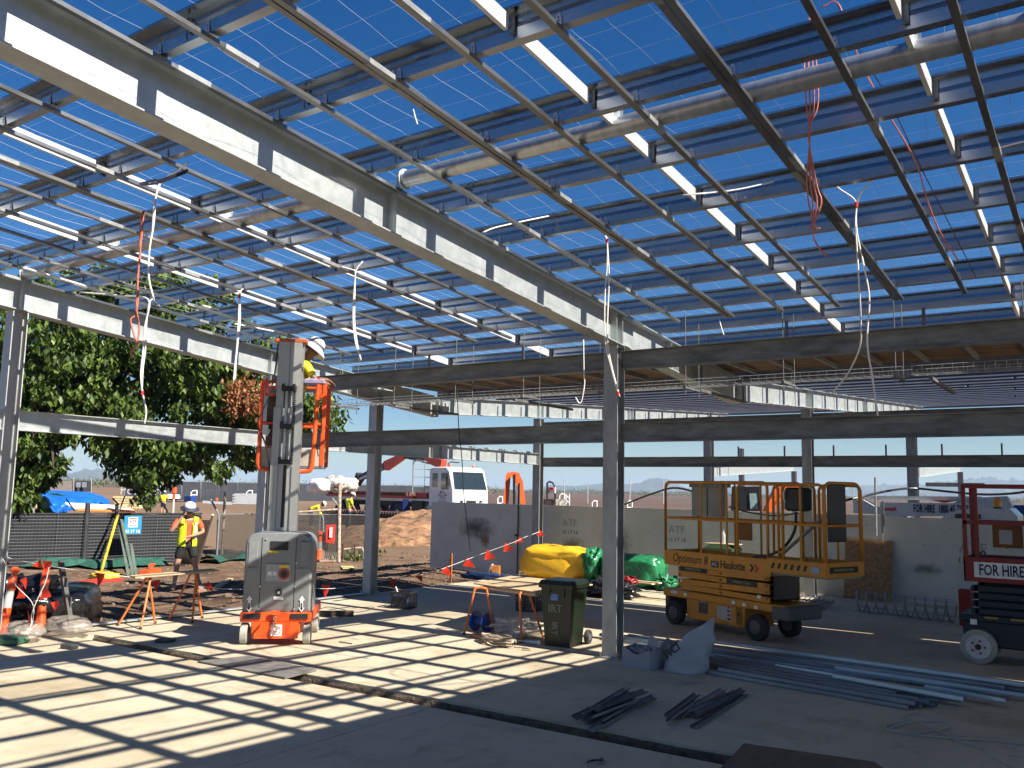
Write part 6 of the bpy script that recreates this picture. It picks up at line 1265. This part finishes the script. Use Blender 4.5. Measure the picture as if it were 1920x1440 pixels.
# excavator arm, and small machines over the hoarding
exo = M('excavator_orange', (.70, .13, .03), .45, 0, .12)
ex = thing('excavator', 'orange excavator standing behind the hoarding between two columns', 'excavator', P(965, 960, d=36)); ex.location.z = -.1; o_ = ex.location
def bar3(pts, ws, th, mat, nm, par, d):
    for k in range(len(pts)-1):
        a, b = P(*pts[k], d=d)-o_, P(*pts[k+1], d=d)-o_; MB().ext([(-th/2, -ws[k]/2), (th/2, -ws[k]/2), (th/2, ws[k+1]/2), (-th/2, ws[k+1]/2)], a, b, up=_fw).build(nm, mat, par)
def thick(pts, ws, mat, nm, par, d, th=.3):
    m = MB(); L = [];
    P3 = [P(*q, d=d)-o_ for q in pts]; back = Vector((_fw.x, _fw.y, 0)).normalized()*th; n = len(P3); F = []
    for k, p in enumerate(P3):
        t_ = (P3[min(k+1, n-1)]-P3[max(k-1, 0)]).normalized(); s_ = t_.cross(back).normalized()*ws[k]/2; F.append((p+s_, p-s_))
    ring = [f[0] for f in F]+[f[1] for f in F][::-1]; m.add(ring+[q+back for q in ring], [tuple(range(2*n)), tuple(reversed(range(2*n, 4*n)))]+[(i, (i+1) % (2*n), 2*n+(i+1) % (2*n), 2*n+i) for i in range(2*n)]); return m.build(nm, mat, par)
thick([(948, 960), (950, 925), (953, 892), (954, 886)], [.18, .22, .20, .12], exo, 'boom', ex, 36); thick([(956, 888), (968, 892), (974, 905), (981, 945), (984, 960)], [.2, .34, .3, .2, .16], exo, 'arm', ex, 36.3)
thick([(964, 889), (964, 960)], [.12, .10], black_m, 'hydraulic_ram', ex, 35.8, .12); thick([(971, 910), (972, 958)], [.16, .14], M('ram_metal', (.4, .4, .4), .3, .8), 'hydraulic_ram', ex, 35.9, .12)
MB().box(P(964, 975, d=38)-o_, (1.6, 1.5, .9)).build('chassis', exo, ex)
for y_ in (-.8, .8): MB().bevbox(Vector((0, y_, .3)), (2.4, .4, .6), .2).build('track', rubber, ex)
ex2 = thing('excavator', 'orange excavator with a dark cab behind the yellow scissor lift', 'excavator', P(1420, 980, d=38)); ex2.location.z = -.1; o_ = ex2.location
MB().hexa([P(x, y, d=dd)-o_ for dd in (37, 38.3) for x, y in ((1370, 958), (1425, 958), (1425, 912), (1372, 912))]).build('cab', M('cab_dark', (.02, .022, .025), .3), ex2)
MB().hexa([P(x, y, d=dd)-o_ for dd in (36.95, 37) for x, y in ((1407, 955), (1422, 955), (1418, 925), (1405, 925))]).build('window', M('pale_glass', (.25, .36, .38), .1), ex2)
thick([(1440, 962), (1452, 940), (1463, 920), (1474, 914), (1508, 917)], [.25, .36, .42, .42, .36], exo, 'boom', ex2, 36.5, .35)
text('HITACHI', .2, M('pale_print', (.7, .45, .35), .5), ex2, P(1487, 922, d=36.4)-o_, (math.pi/2, 0, .5), sx=.8)
MB().bevbox(Vector((-.2, 0, .7)), (3.0, 2.2, .9), .15).build('chassis', exo, ex2)
for y_ in (-1.0, 1.0): MB().bevbox(Vector((0, y_-.2, .32)), (3.0, .45, .64), .25).build('track', rubber, ex2)
# pole barriers and small sign machine right of column
for px_, py_, lab in ((937, 940, 'white tubular barrier left of the excavator arm'), (1053, 935, 'white tubular barrier behind the hoarding, right of the column'), (1114, 948, 'white tubular barrier left of the central column'), (1180, 948, 'white tubular barrier right of the central column')):
    t = thing('tubular_barrier', lab, 'barrier', P(px_, 975, d=60)); t.location.z = gh(t.location.x, t.location.y); o_ = t.location
    MB().tube([P(px_-4, 975, d=60)-o_, P(px_-4, py_-5, d=60)-o_, P(px_, py_-9, d=60)-o_, P(px_+5, py_-8, d=60)-o_], .05, 6).tube([P(px_+5, py_-10, d=60)-o_, P(px_+5, py_+3, d=60)-o_], .05, 6).tube([P(px_-4, py_+4, d=60)-o_, P(px_+4, py_+4, d=60)-o_], .05, 6).build('frame', white_m, t)
sm = thing('compact_machine', 'small machine with black roll bar and white and red panel beside the far column', 'machine', P(1035, 985, d=40)); sm.location.z = -.1; o_ = sm.location
MB().tube([P(x, y, d=40)-o_ for x, y in ((1026, 950), (1026, 906), (1030, 903), (1036, 905), (1041, 914), (1041, 950))], .05, 6).build('roll_bar', black_m, sm); MB().box(P(1034, 919, d=40)-o_, (.42, .08, .26)).build('panel', white_m, sm); MB().box(P(1035, 916, d=39.9)-o_, (.18, .08, .10)).build('red_panel', red_st, sm)
MB().box(P(1036, 952, d=40.3)-o_, (.9, .9, .8)).build('engine', M('engine_clutter', (.25, .24, .2), .6, .3, .7, 6), sm); MB().box(P(1036, 975, d=40.5)-o_, (1.6, 1.1, .7)).build('chassis', black_m, sm)
# white lattice screen
tag(MB().tube([P(1061, 948, d=58), P(1061, 926, d=58), P(1068, 926, d=58), P(1068, 948, d=58)], .03, 5).tube([P(1061, 945, d=58), P(1068, 936, d=58), P(1061, 928, d=58)], .02, 4).tube([P(1068, 945, d=58), P(1061, 936, d=58), P(1068, 928, d=58)], .02, 4).build('lattice_screen', white_m), 'small white lattice frame over the hoarding left of the central column', 'lattice')
# distant fence poles on the right
for px_, y0_, y1_, lab_ in ((1058, 896, 945, 'tall thin pole on the far field just left of the small lattice frame'), (1102, 905, 945, 'thin pole on the far field between the lattice frame and the central column'), (1181, 898, 945, 'thin pole on the far field just right of the central column'), (1244, 900, 945, 'thin pole on the far field at the left corner of the scissor lift guard rail'), (1600, 905, 945, 'thin pole on the far field right of the scissor lift guard rail')): tag(MB().tube([P(px_, y1_, d=85), P(px_, y0_, d=85)], .05, 5).build('fence_pole', galv), lab_, 'pole', 'thin poles on the far field')
# boom lift lying behind the hoarding at right
bmw = M('boom_white', (.62, .63, .62), .45, 0, .06)
bo = thing('boom_lift', 'white telescopic boom with hire lettering stretched behind the hoarding at right', 'boom lift', P(1720, 985, y=23.0)); bo.location.z = 0; o_ = bo.location
def plate_(x0, y0_, x1, y1_, Y, th, mat, nm='boom_section'):
    a, b, c_, e_ = [P(*q, y=Y)-o_ for q in ((x0, y1_), (x1, y1_), (x1, y0_), (x0, y0_))]; w_ = Vector((0, th, 0)); return MB().hexa([a, b, b+w_, a+w_, e_, c_, c_+w_, e_+w_]).build(nm, mat, bo)
def slab4(q, Y, th, mat, nm):
    A4 = [P(*k, y=Y)-o_ for k in q]; w_ = Vector((0, th, 0)); n = len(A4); return MB().add(A4+[k+w_ for k in A4], [tuple(range(n)), tuple(reversed(range(n, 2*n)))]+[(i, (i+1) % n, n+(i+1) % n, n+i) for i in range(n)]).build(nm, mat, bo)
slab4([(1650, 942), (1885, 944), (1885, 968), (1650, 968)], 23.0, .35, bmw, 'boom_section'); slab4([(1620, 930), (1838, 931), (1846, 938), (1640, 937)], 23.1, .3, bmw, 'boom_section'); slab4([(1785, 945), (1800, 937), (1850, 932), (1887, 930), (1898, 950), (1885, 962), (1870, 956), (1785, 956)], 23.15, .4, bmw, 'boom_head')
slab4([(1600, 935), (1618, 937), (1650, 955), (1650, 965), (1600, 962)], 23.0, .4, bmw, 'basket_mount'); slab4([(1745, 938), (1800, 938), (1770, 943)], 23.02, .05, M('dull_red', (.25, .03, .02), .5), 'red_stripe')
npm = M('navy_print', (.01, .015, .06), .5)
cpt = P(1762, 955, y=22.99)-o_; text('FOR HIRE  1800 45 71 45', .27, npm, bo, (cpt.x+.02, cpt.y, cpt.z), R90, sx=.42, font_off=.006)
cpt = P(1666, 954, y=22.99)-o_; text('Nureach', .16, red_st, bo, cpt, R90, sx=.62, font_off=.003, shear=.2)
slab4([(1640, 966), (1700, 966), (1700, 985), (1640, 985)], 23.3, .8, galv_dull, 'chassis')
vn = thing('white_van', 'white vehicle roof with an orange beacon showing over the hoarding at right', 'van', P(1835, 985, y=21.4)); vn.location.z = 0; o_ = vn.location
bo_ = o_; A4 = [P(*k, y=21.4)-o_ for k in ((1762, 975), (1775, 963), (1800, 956), (1835, 953), (1862, 953), (1880, 960), (1893, 953), (1908, 968), (1910, 990), (1762, 990))]
w_ = Vector((0, 1.3, 0)); n = len(A4); MB().add(A4+[k+w_ for k in A4], [tuple(range(n)), tuple(reversed(range(n, 2*n)))]+[(i, (i+1) % n, n+(i+1) % n, n+i) for i in range(n)]).build('body', MATS['truck_white'], vn, smooth='auto')
q_ = P(1838, 985, y=21.4)-o_; MB().box((q_.x, .65, .55), (2.6, 1.3, 1.0)).build('lower_body', MATS['truck_white'], vn)
bq = P(1870, 951, y=21.3)-o_; MB().lathe([(.07, -.03), (.09, 0)], bq, 12).build('beacon_base', black_m, vn); MB().lathe([(.08, 0), (.085, .12), (.05, .2), (.01, .21)], bq, 14).build('beacon', M('amber', (.75, .35, .05), .25), vn)
MB().box(P(1815, 968, y=21.38)-o_, (.5, .03, .10)).build('window', glassd, vn)
for k in (-1.0, 1.0):
    for y_ in (.1, 1.2): MB().lathe([(.34, -.1), (.34, .1)], (q_.x+k, y_, .2), 16, 'Y').build('wheel', rubber, vn)
tag(MB().box2((P(1893, 950, y=30).x, 30, -.2), (P(1990, 950, y=30).x, 32, 2.0)).build('blue_container', M('container_blue', (.015, .10, .30), .6, 0, .2)), 'blue container seen beyond the white vehicle at the right edge', 'container')
tag(MB().box(P(1790, 909, y=24), (1.3, .12, .10)).build('steel_bar', galv_dull), 'short horizontal steel bar fixed to the far post at right', 'bar')

# ================================================================== TREE
tree = thing('shade_tree', 'large dense green shade tree overhanging the left end of the frame', 'tree', (P(20, 1000, d=29).x, P(20, 1000, d=29).y, -.15))
barkm = M('bark', (.06, .045, .03), .9, 0, .4, 6, .5, 20); o_ = tree.location
tk = MB(); base = Vector((0, 0, 0))
tk.tube(smoothline([base, Vector((.1, .1, 1.2)), Vector((.0, .3, 2.6)), Vector((.2, .6, 4.4)), Vector((.4, 1.0, 6.3))]), [.42-.0135*i for i in range(25)], 12)
for px_, py_, d_ in ((150, 700, 28), (280, 720, 28), (420, 720, 28), (270, 850, 27), (60, 820, 27), (-60, 640, 29), (200, 580, 29), (340, 620, 30), (560, 760, 29), (380, 850, 27.5), (100, 880, 26.5)):
    e_ = P(px_, py_, d=d_)-o_; s0 = Vector((.1, .5, 3.0+1.5*rng.random())); mid = (s0+e_)/2+Vector((0, 0, .9)); ln = smoothline([s0, mid, e_]); tk.tube(ln, [.17-.15*i/(len(ln)-1) for i in range(len(ln))], 7)
tk.build('trunk', barkm, tree, smooth=True)
# crown: leaf clumps
ell = [(60, 640, 190, 130, 90), (240, 640, 200, 120, 110), (420, 690, 170, 90, 80), (120, 760, 130, 80, 50), (300, 760, 170, 70, 70), (460, 770, 110, 70, 34), (560, 770, 80, 55, 26), (610, 790, 30, 45, 8), (40, 850, 75, 75, 34), (30, 930, 60, 45, 16), (270, 850, 70, 55, 26), (270, 900, 30, 35, 7), (350, 845, 70, 40, 16), (420, 860, 50, 30, 9), (330, 560, 110, 50, 30), (180, 540, 60, 40, 12), (-120, 720, 120, 200, 70), (200, 850, 40, 22, 5), (90, 830, 40, 45, 10), (300, 530, 30, 26, 6)]
cl = []
for (ex_, ey_, rx, ry, n_) in ell:
    for k in range(n_):
        a = rng.uniform(0, 6.283); q = math.sqrt(rng.random()); px_, py_ = ex_+rx*q*math.cos(a), ey_+ry*q*math.sin(a)
        d_ = 28.5+rng.uniform(-2.6, 2.6)*math.sqrt(max(.1, 1-q*q))
        if py_ > 835 and 112 < px_ < 205 and py_ > 830: continue
        cl.append(P(px_, py_, d=d_)-o_)
C_ = []
for c in cl:
    n_ = int(rng.uniform(60, 125)); r_ = rng.uniform(.32, .55); g3 = rng.normal(0, 1, (n_, 3)); g3 /= np.linalg.norm(g3, axis=1)[:, None]; rad = rng.uniform(.45, 1, n_)[:, None]
    C_.append(np.array(c)+g3*rad*np.array([r_, r_, r_*.75]))
C_ = np.concatenate(C_)
lm = leaf_mat('tree_leaves', [(.024, .045, .009), (.048, .085, .013), (.085, .14, .02), (.14, .20, .032)], .25, .5)
cr_ = leaf_mesh('crown', C_, lm, tree, size=.23, droop=.95); cr_['kind'] = 'stuff'
dm = leaf_mat('dead_leaves', [(.16, .055, .02), (.30, .12, .04), (.40, .19, .08)], .2, .7)
C2 = []
for k in range(15):
    q = P(462+rng.uniform(-20, 18), 738+rng.uniform(-30, 32), d=26.2+rng.uniform(-.3, .3))-o_; C2.append(np.array(q)+rng.normal(0, 1, (80, 3))*.16)
dl = leaf_mesh('dead_foliage', np.concatenate(C2), dm, tree, size=.15, droop=.9); dl['kind'] = 'stuff'; dl['label'] = 'cluster of dead orange brown leaves'
print('LEAVES', len(C_), len(cl))
# ================================================================== PEOPLE
skin_m = M('skin_tone', (.42, .23, .15), .55, 0, .06); skin_d = M('darker_skin_tone', (.20, .10, .06), .55, 0, .08)
hiv_y = M('hi_vis_yellow', (.62, .72, .02), .6, 0, .06); hiv_w = M('hi_vis_work_yellow', (.75, .62, .02), .6, 0, .08); navy_c = M('navy_cloth', (.012, .016, .035), .85, 0, .2); black_c = M('black_cloth', (.012, .012, .013), .85, 0, .2)
orange_c = M('orange_cloth', (.60, .10, .03), .8, 0, .1); boot_m = M('tan_boot', (.35, .24, .14), .8); hat_m = M('white_hard_hat', (.72, .72, .74), .3); refl = M('silver_tape', (.6, .6, .6), .4)
def skinmesh(name, verts, edges, radii, mat, parent=None, root=0, sub=2):
    me = bpy.data.meshes.new(name); me.from_pydata([tuple(v) for v in verts], edges, []); o = bpy.data.objects.new(name, me); COL.objects.link(o)
    m = o.modifiers.new('s', 'SKIN'); m.use_smooth_shade = True
    if not me.skin_vertices: me.skin_vertices.new()
    for i, r_ in enumerate(radii): me.skin_vertices[0].data[i].radius = r_ if isinstance(r_, tuple) else (r_, r_); me.skin_vertices[0].data[i].use_root = (i == root)
    s2 = o.modifiers.new('u', 'SUBSURF'); s2.levels = sub; s2.render_levels = sub
    dg = bpy.context.evaluated_depsgraph_get(); nm = bpy.data.meshes.new_from_object(o.evaluated_get(dg)); bpy.data.objects.remove(o); nm.name = name
    nm.materials.clear(); nm.materials.append(mat); nm.polygons.foreach_set('use_smooth', [True]*len(nm.polygons)); nm.update()
    q = bpy.data.objects.new(name, nm); COL.objects.link(q)
    if parent is not None: q.parent = parent
    return q
def person(label, loc, rz, J, skin=skin_m, shirt=None, vest=None, legs=None, shorts=None, boots=boot_m, hat='hard', s=1.0, group=None, sleeve=1, hatmat=None):
    "J: joints, local: x right of body, y = facing, z up. keys: pel, che, nek, hed, shL shR elL elR wrL wrR hpL hpR knL knR anL anR toL toR"
    V_ = []; E_ = []; R_ = []
    def a(p, r_, par=None):
        V_.append(Vector(p)*s); R_.append((r_[0]*s, r_[1]*s) if isinstance(r_, tuple) else r_*s)
        if par is not None: E_.append((par, len(V_)-1))
        return len(V_)-1
    g = {k: Vector(v) for k, v in J.items()}
    pel = a(g['pel'], (.15, .11)); wai = a(g['pel'].lerp(g['che'], .5), (.135, .10), pel); che = a(g['che'], (.16, .115), wai); nb = a(g['che'].lerp(g['nek'], .7), (.09, .08), che); nk = a(g['nek'], .055, nb)
    hd = g['hed']; fw_ = g.get('look', Vector((0, 1, 0))).normalized(); up_ = (hd-g['nek']).normalized(); fw_ = (fw_-up_*fw_.dot(up_)).normalized(); sd_ = fw_.cross(up_)
    jaw = a(hd-up_*.06+fw_*.02, (.066, .075), nk); top = a(hd+up_*.03, (.078, .092), jaw); cr = a(hd+up_*.085, (.055, .065), top)
    nose = a(hd-up_*.01+fw_*.108, .013, top)
    for sx in (-1, 1): a(hd+sd_*sx*.085-up_*.01, .014, top)
    for S_ in ('L', 'R'):
        sh = a(g['sh'+S_], .062, che); el0 = g['el'+S_]; mu = a(g['sh'+S_].lerp(el0, .45), .050, sh); el = a(el0, .040, mu); fo = a(el0.lerp(g['wr'+S_], .35), .040, el); wr = a(g['wr'+S_], .026, fo)
        hp = a(g['hp'+S_], .095, pel); th = a(g['hp'+S_].lerp(g['kn'+S_], .4), .085, hp); kn = a(g['kn'+S_], .058, th); cf = a(g['kn'+S_].lerp(g['an'+S_], .33), .060, kn); an = a(g['an'+S_], .038, cf); he = a(g['an'+S_]+Vector((0, 0, -.05)), .036, an); to = a(g['to'+S_], (.042, .026), he)
        # hand: palm and five fingers
        dr = (g['wr'+S_]-el0).normalized(); hdv = g.get('hand'+S_, dr).normalized(); sv = hdv.cross(Vector((0, 0, 1))); sv = (sv if sv.length > .1 else Vector((1, 0, 0))).normalized()
        pa = a(g['wr'+S_]+hdv*.055, (.036, .018), wr)
        for k in range(4):
            b0 = a(g['wr'+S_]+hdv*.09+sv*(.027-.018*k), .0095, pa); l_ = (.065, .075, .07, .055)[k]; cu = hdv.cross(sv).normalized()
            b1_ = a(g['wr'+S_]+hdv*(.09+l_*.55)+sv*(.027-.018*k)+cu*.010, .0085, b0); a(g['wr'+S_]+hdv*(.09+l_*.85)+sv*(.027-.018*k)+cu*.032, .0075, b1_)
        t0 = a(g['wr'+S_]+hdv*.04+sv*.038, .011, pa); a(g['wr'+S_]+hdv*.08+sv*.055+hdv.cross(sv)*.015, .009, t0)
    body = skinmesh('person', V_, E_, R_, skin); body.location = loc; body.rotation_euler = (0, 0, rz); tag(body, label, 'person', group)
    def cl(name, chain, mat, root=0): 
        vs, es, rs = [], [], []; idx = {}
        for key, p, r_, par in chain:
            idx[key] = len(vs); vs.append(Vector(p)*s); rs.append((r_[0]*s, r_[1]*s) if isinstance(r_, tuple) else r_*s)
            if par: es.append((idx[par], idx[key]))
        return skinmesh(name, vs, es, rs, mat, body, root)
    if shirt:
        ch = [('p', g['pel'].lerp(g['che'], .08), (.168, .128), None), ('w', g['pel'].lerp(g['che'], .5), (.158, .122), 'p'), ('c', g['che'], (.178, .134), 'w'), ('n', g['che'].lerp(g['nek'], .75), (.10, .09), 'c')]
        for S_ in 'LR':
            e_ = g['sh'+S_].lerp(g['el'+S_], .8); ch += [('s'+S_, g['sh'+S_], .076, 'c'), ('e'+S_, e_, .062, 's'+S_)]
            if sleeve == 2: ch += [('f'+S_, g['el'+S_], .054, 'e'+S_), ('g'+S_, g['el'+S_].lerp(g['wr'+S_], .85), .042, 'f'+S_)]
        cl('shirt', ch, shirt)
    if vest:
        ch = [('p', g['pel'].lerp(g['che'], .0), (.19, .148), None), ('w', g['pel'].lerp(g['che'], .5), (.182, .142), 'p'), ('c', g['che'], (.194, .150), 'w'), ('n', g['che'].lerp(g['nek'], .5), (.135, .11), 'c')]
        for S_ in 'LR': ch += [('s'+S_, g['sh'+S_].lerp(g['che'], .15)+Vector((0, 0, .01)), .078, 'c')]
        cl('vest', ch, vest)
    lg = shorts or legs
    if lg:
        ch = [('p', g['pel']+(g['che']-g['pel'])*.12, (.166, .128), None), ('q', g['pel']-(g['che']-g['pel'])*.06, (.165, .128), 'p')]
        for S_ in 'LR':
            ch += [('h'+S_, g['hp'+S_], .110, 'q'), ('k'+S_, g['hp'+S_].lerp(g['kn'+S_], .78 if shorts else .98), .094 if shorts else .076, 'h'+S_)]
            if not shorts: ch += [('c'+S_, g['kn'+S_].lerp(g['an'+S_], .4), .074, 'k'+S_), ('a'+S_, g['kn'+S_].lerp(g['an'+S_], .92), .060, 'c'+S_)]
        cl('shorts' if shorts else 'trousers', ch, lg)
    for S_ in 'LR':
        an, to = g['an'+S_], g['to'+S_]; cl('boot', [('a', an+Vector((0, 0, .07)), .052, None), ('b', an+Vector((0, 0, -.02)), .050, 'a'), ('c', an.lerp(to, .45)+Vector((0, 0, -.03)), (.050, .040), 'b'), ('d', to+Vector((0, 0, -.004)), (.046, .032), 'c')], boots)
    for sx in (-1, 1): MB().lathe([(.004, -.004), (.011, 0), (.004, .006)], (hd+fw_*.094+sd_*sx*.034+up_*.022)*s, 8).build('eye', M('eye_dark', (.02, .015, .012), .3), body)
    MB().tube([(hd+fw_*.092+sd_*.022*k-up_*.055)*s for k in (-1, 0, 1)], .004, 5).build('mouth', M('lip_tone', (.22, .09, .07), .5), body)
    T = Matrix((sd_, fw_, up_)).transposed(); hm_ = hatmat or hat_m; hc = (hd+up_*.055)*s
    hair = MB().lathe([(.101*s, -.05*s), (.104*s, .0), (.09*s, .05*s), (.03*s, .07*s)], (hd+up_*.02-fw_*.012)*s, 16, T=T).build('hair', M('dark_hair', (.03, .02, .012), .7), body, smooth=True)
    if hat == 'hard':
        h = MB().lathe([(.125*s, 0), (.124*s, .03*s), (.11*s, .08*s), (.07*s, .115*s), (.01*s, .125*s)], hc, 20, T=T).build('hard_hat', hm_, body, smooth=True); MB().box(hc+fw_*.13*s, (.16*s, .09*s, .012*s), T=T).build('brim', hm_, h)
    if hat == 'wide':
        h = MB().lathe([(.124*s, .0), (.122*s, .04*s), (.10*s, .09*s), (.06*s, .115*s), (.01*s, .12*s)], hc, 20, T=T).build('hard_hat', hm_, body, smooth=True)
        MB().lathe([(.12*s, .012*s), (.19*s, -.022*s), (.195*s, -.034*s), (.12*s, .0)], hc, 24, T=T, cap=False).build('brim', M('dark_brim', (.03, .03, .06), .7), h, smooth=True)
    if hat == 'sun':
        h = MB().lathe([(.12*s, .0), (.123*s, .05*s), (.10*s, .10*s), (.05*s, .13*s), (.01*s, .135*s)], hc, 20, T=T).build('sun_hat', hm_, body, smooth=True)
        MB().lathe([(.118*s, .01*s), (.20*s, -.055*s), (.215*s, -.085*s), (.205*s, -.085*s), (.118*s, -.0*s)], hc, 28, T=T, cap=False).build('brim', hm_, h, smooth=True)
        MB().lathe([(.1245*s, .015*s), (.1265*s, .045*s)], hc, 20, T=T, cap=False).build('hat_band', M('grey_band', (.15, .15, .18), .7), h, smooth=True)
    return body
def stand(**k):
    J = dict(pel=(0, 0, .95), che=(0, .01, 1.28), nek=(0, .01, 1.50), hed=(0, .03, 1.62), shL=(-.19, 0, 1.41), shR=(.19, 0, 1.41), elL=(-.24, -.02, 1.12), elR=(.24, -.02, 1.12), wrL=(-.25, .08, .88), wrR=(.25, .08, .88),
             hpL=(-.10, 0, .90), hpR=(.10, 0, .90), knL=(-.11, .02, .49), knR=(.11, .02, .49), anL=(-.11, -.02, .09), anR=(.11, -.02, .09), toL=(-.12, .15, .035), toR=(.12, .15, .035)); J.update(k); return J
# man on the phone; faces the camera, mid-stride towards picture left
mloc = on_ground(345, 1104); az = math.atan2(-mloc.y, -mloc.x)-math.pi/2+.25
man = person('man in yellow vest and black shorts talking on a phone while walking on the dirt', mloc, az, stand(
    pel=(0, 0, .96), che=(.0, -.01, 1.30), nek=(0, .0, 1.51), hed=(.0, .04, 1.63), shL=(-.20, 0, 1.43), shR=(.20, 0, 1.43),
    elR=(.37, .10, 1.17), wrR=(.17, .20, 1.50), handR=(-.45, -.25, .85), elL=(-.31, .06, 1.17), wrL=(-.02, .27, 1.10), handL=(1, .15, -.10),
    hpL=(-.11, 0, .91), hpR=(.11, 0, .91), knL=(-.17, .06, .50), anL=(-.30, -.04, .12), toL=(-.36, .13, .06), knR=(.17, .0, .49), anR=(.21, .02, .09), toR=(.29, .18, .035), look=(.05, 1, 0)), skin_m, shirt=orange_c, vest=None, shorts=black_c, hat='wide')
man.scale = (1.07, 1.07, 1.07)
# open vest: two front panels, a back and shoulders
vm = MB(); seg = 14
def vest_shell(mb, a0, a1, z0, z1, rx=.205, ry=.155):
    vs = []; n = 10; m_ = 7
    for j in range(m_+1):
        zz = z0+(z1-z0)*j/m_; k = 1-.18*max(0, (j/m_-.6)/.4)**2+.03*math.sin(j*1.3)
        for i in range(n+1):
            a = a0+(a1-a0)*i/n; vs.append((rx*k*math.cos(a)*(1+.02*math.sin(i*2+j)), ry*k*math.sin(a), zz))
    mb.add(vs, [(j*(n+1)+i, j*(n+1)+i+1, (j+1)*(n+1)+i+1, (j+1)*(n+1)+i) for j in range(m_) for i in range(n)])
vest_shell(vm, math.radians(-250), math.radians(72), .88, 1.36)
for sx in (-1, 1): vm.hexa([(sx*.08, -.13, 1.34), (sx*.19, -.13, 1.34), (sx*.19, .13, 1.34), (sx*.10, .145, 1.34), (sx*.09, -.05, 1.50), (sx*.20, -.04, 1.475), (sx*.20, .04, 1.475), (sx*.10, .06, 1.50)])
vs_ = vm.build('vest', hiv_y, man, smooth=True)
ph = man.matrix_basis; MB().box((.145, .20, 1.585), (.03, .07, .14), T=Matrix.Rotation(-.3, 3, 'Y')).build('phone', black_m, man)
for sx in (-1, 1): MB().box((sx*.13, .128, 1.2), (.05, .02, .34)).build('reflective_tape', refl, vs_) if sx < 0 else None
for sx in (.21, -.30): pass
# worker in the mast lift basket, looking down
bl_ = lift.matrix_basis if False else None
lo = Vector((-9.9, 7.84, 0)); ra = math.atan2(.66, .75)
def LW(x, y, z): return lo+Matrix.Rotation(ra, 3, 'Z') @ Vector((x, y, z))
wk = person('worker in a yellow shirt and white brimmed hat leaning over the mast lift basket rail', LW(.45, 1.18, 2.45), ra-math.radians(78), stand(
    pel=(0, -.02, .93), che=(0, .06, 1.25), nek=(0, .10, 1.49), hed=(0, .19, 1.62), shL=(-.19, .08, 1.39), shR=(.19, .08, 1.39), elL=(-.25, .22, 1.16), elR=(.25, .22, 1.16), wrL=(-.14, .38, 1.19), wrR=(.16, .38, 1.19), look=(0, 1, -.75), handL=(.3, .8, -.4), handR=(-.3, .8, -.4)), skin_d, shirt=hiv_w, legs=navy_c, hat='sun', sleeve=1, boots=black_m, s=1.12)
cb = MB().bevbox((0, 0, 0), (.34, .24, .10), .03).build('control_box', M('purple_grey_box', (.22, .20, .30), .5), lift, loc=(.74, by0+.06, 3.72))
# far workers
w2 = person('far worker in a yellow shirt and navy shorts standing with his back turned', on_ground(305, 967), math.radians(35), stand(elL=(-.30, .1, 1.16), wrL=(-.16, .28, 1.14), elR=(.30, .1, 1.16), wrR=(.16, .28, 1.14)), skin_m, shirt=hiv_w, shorts=navy_c, s=1.0)
w3 = person('far worker bending forward beside the truck in a yellow shirt', on_ground(583, 992), math.radians(-48), stand(pel=(0, -.12, .88), che=(0, .20, 1.02), nek=(0, .38, 1.10), hed=(0, .49, 1.16), shL=(-.19, .30, 1.06), shR=(.19, .30, 1.06), elL=(-.22, .38, .80), elR=(.22, .38, .80), wrL=(-.18, .48, .58), wrR=(.18, .48, .58), hpL=(-.10, -.10, .86), hpR=(.10, -.10, .86), look=(0, .8, -.6)), skin_m, shirt=hiv_w, legs=navy_c, sleeve=2, s=1.05)
w4 = person('worker in yellow shirt and navy trousers standing by the mesh mats near the truck', on_ground(652, 993), math.radians(-15), stand(che=(0, .06, 1.27), nek=(0, .12, 1.47), hed=(0, .17, 1.585), elL=(-.26, .05, 1.14), wrL=(-.22, .24, .95), elR=(.24, .08, 1.12), wrR=(.2, .26, .90)), skin_m, shirt=hiv_y, legs=navy_c, s=1.03)
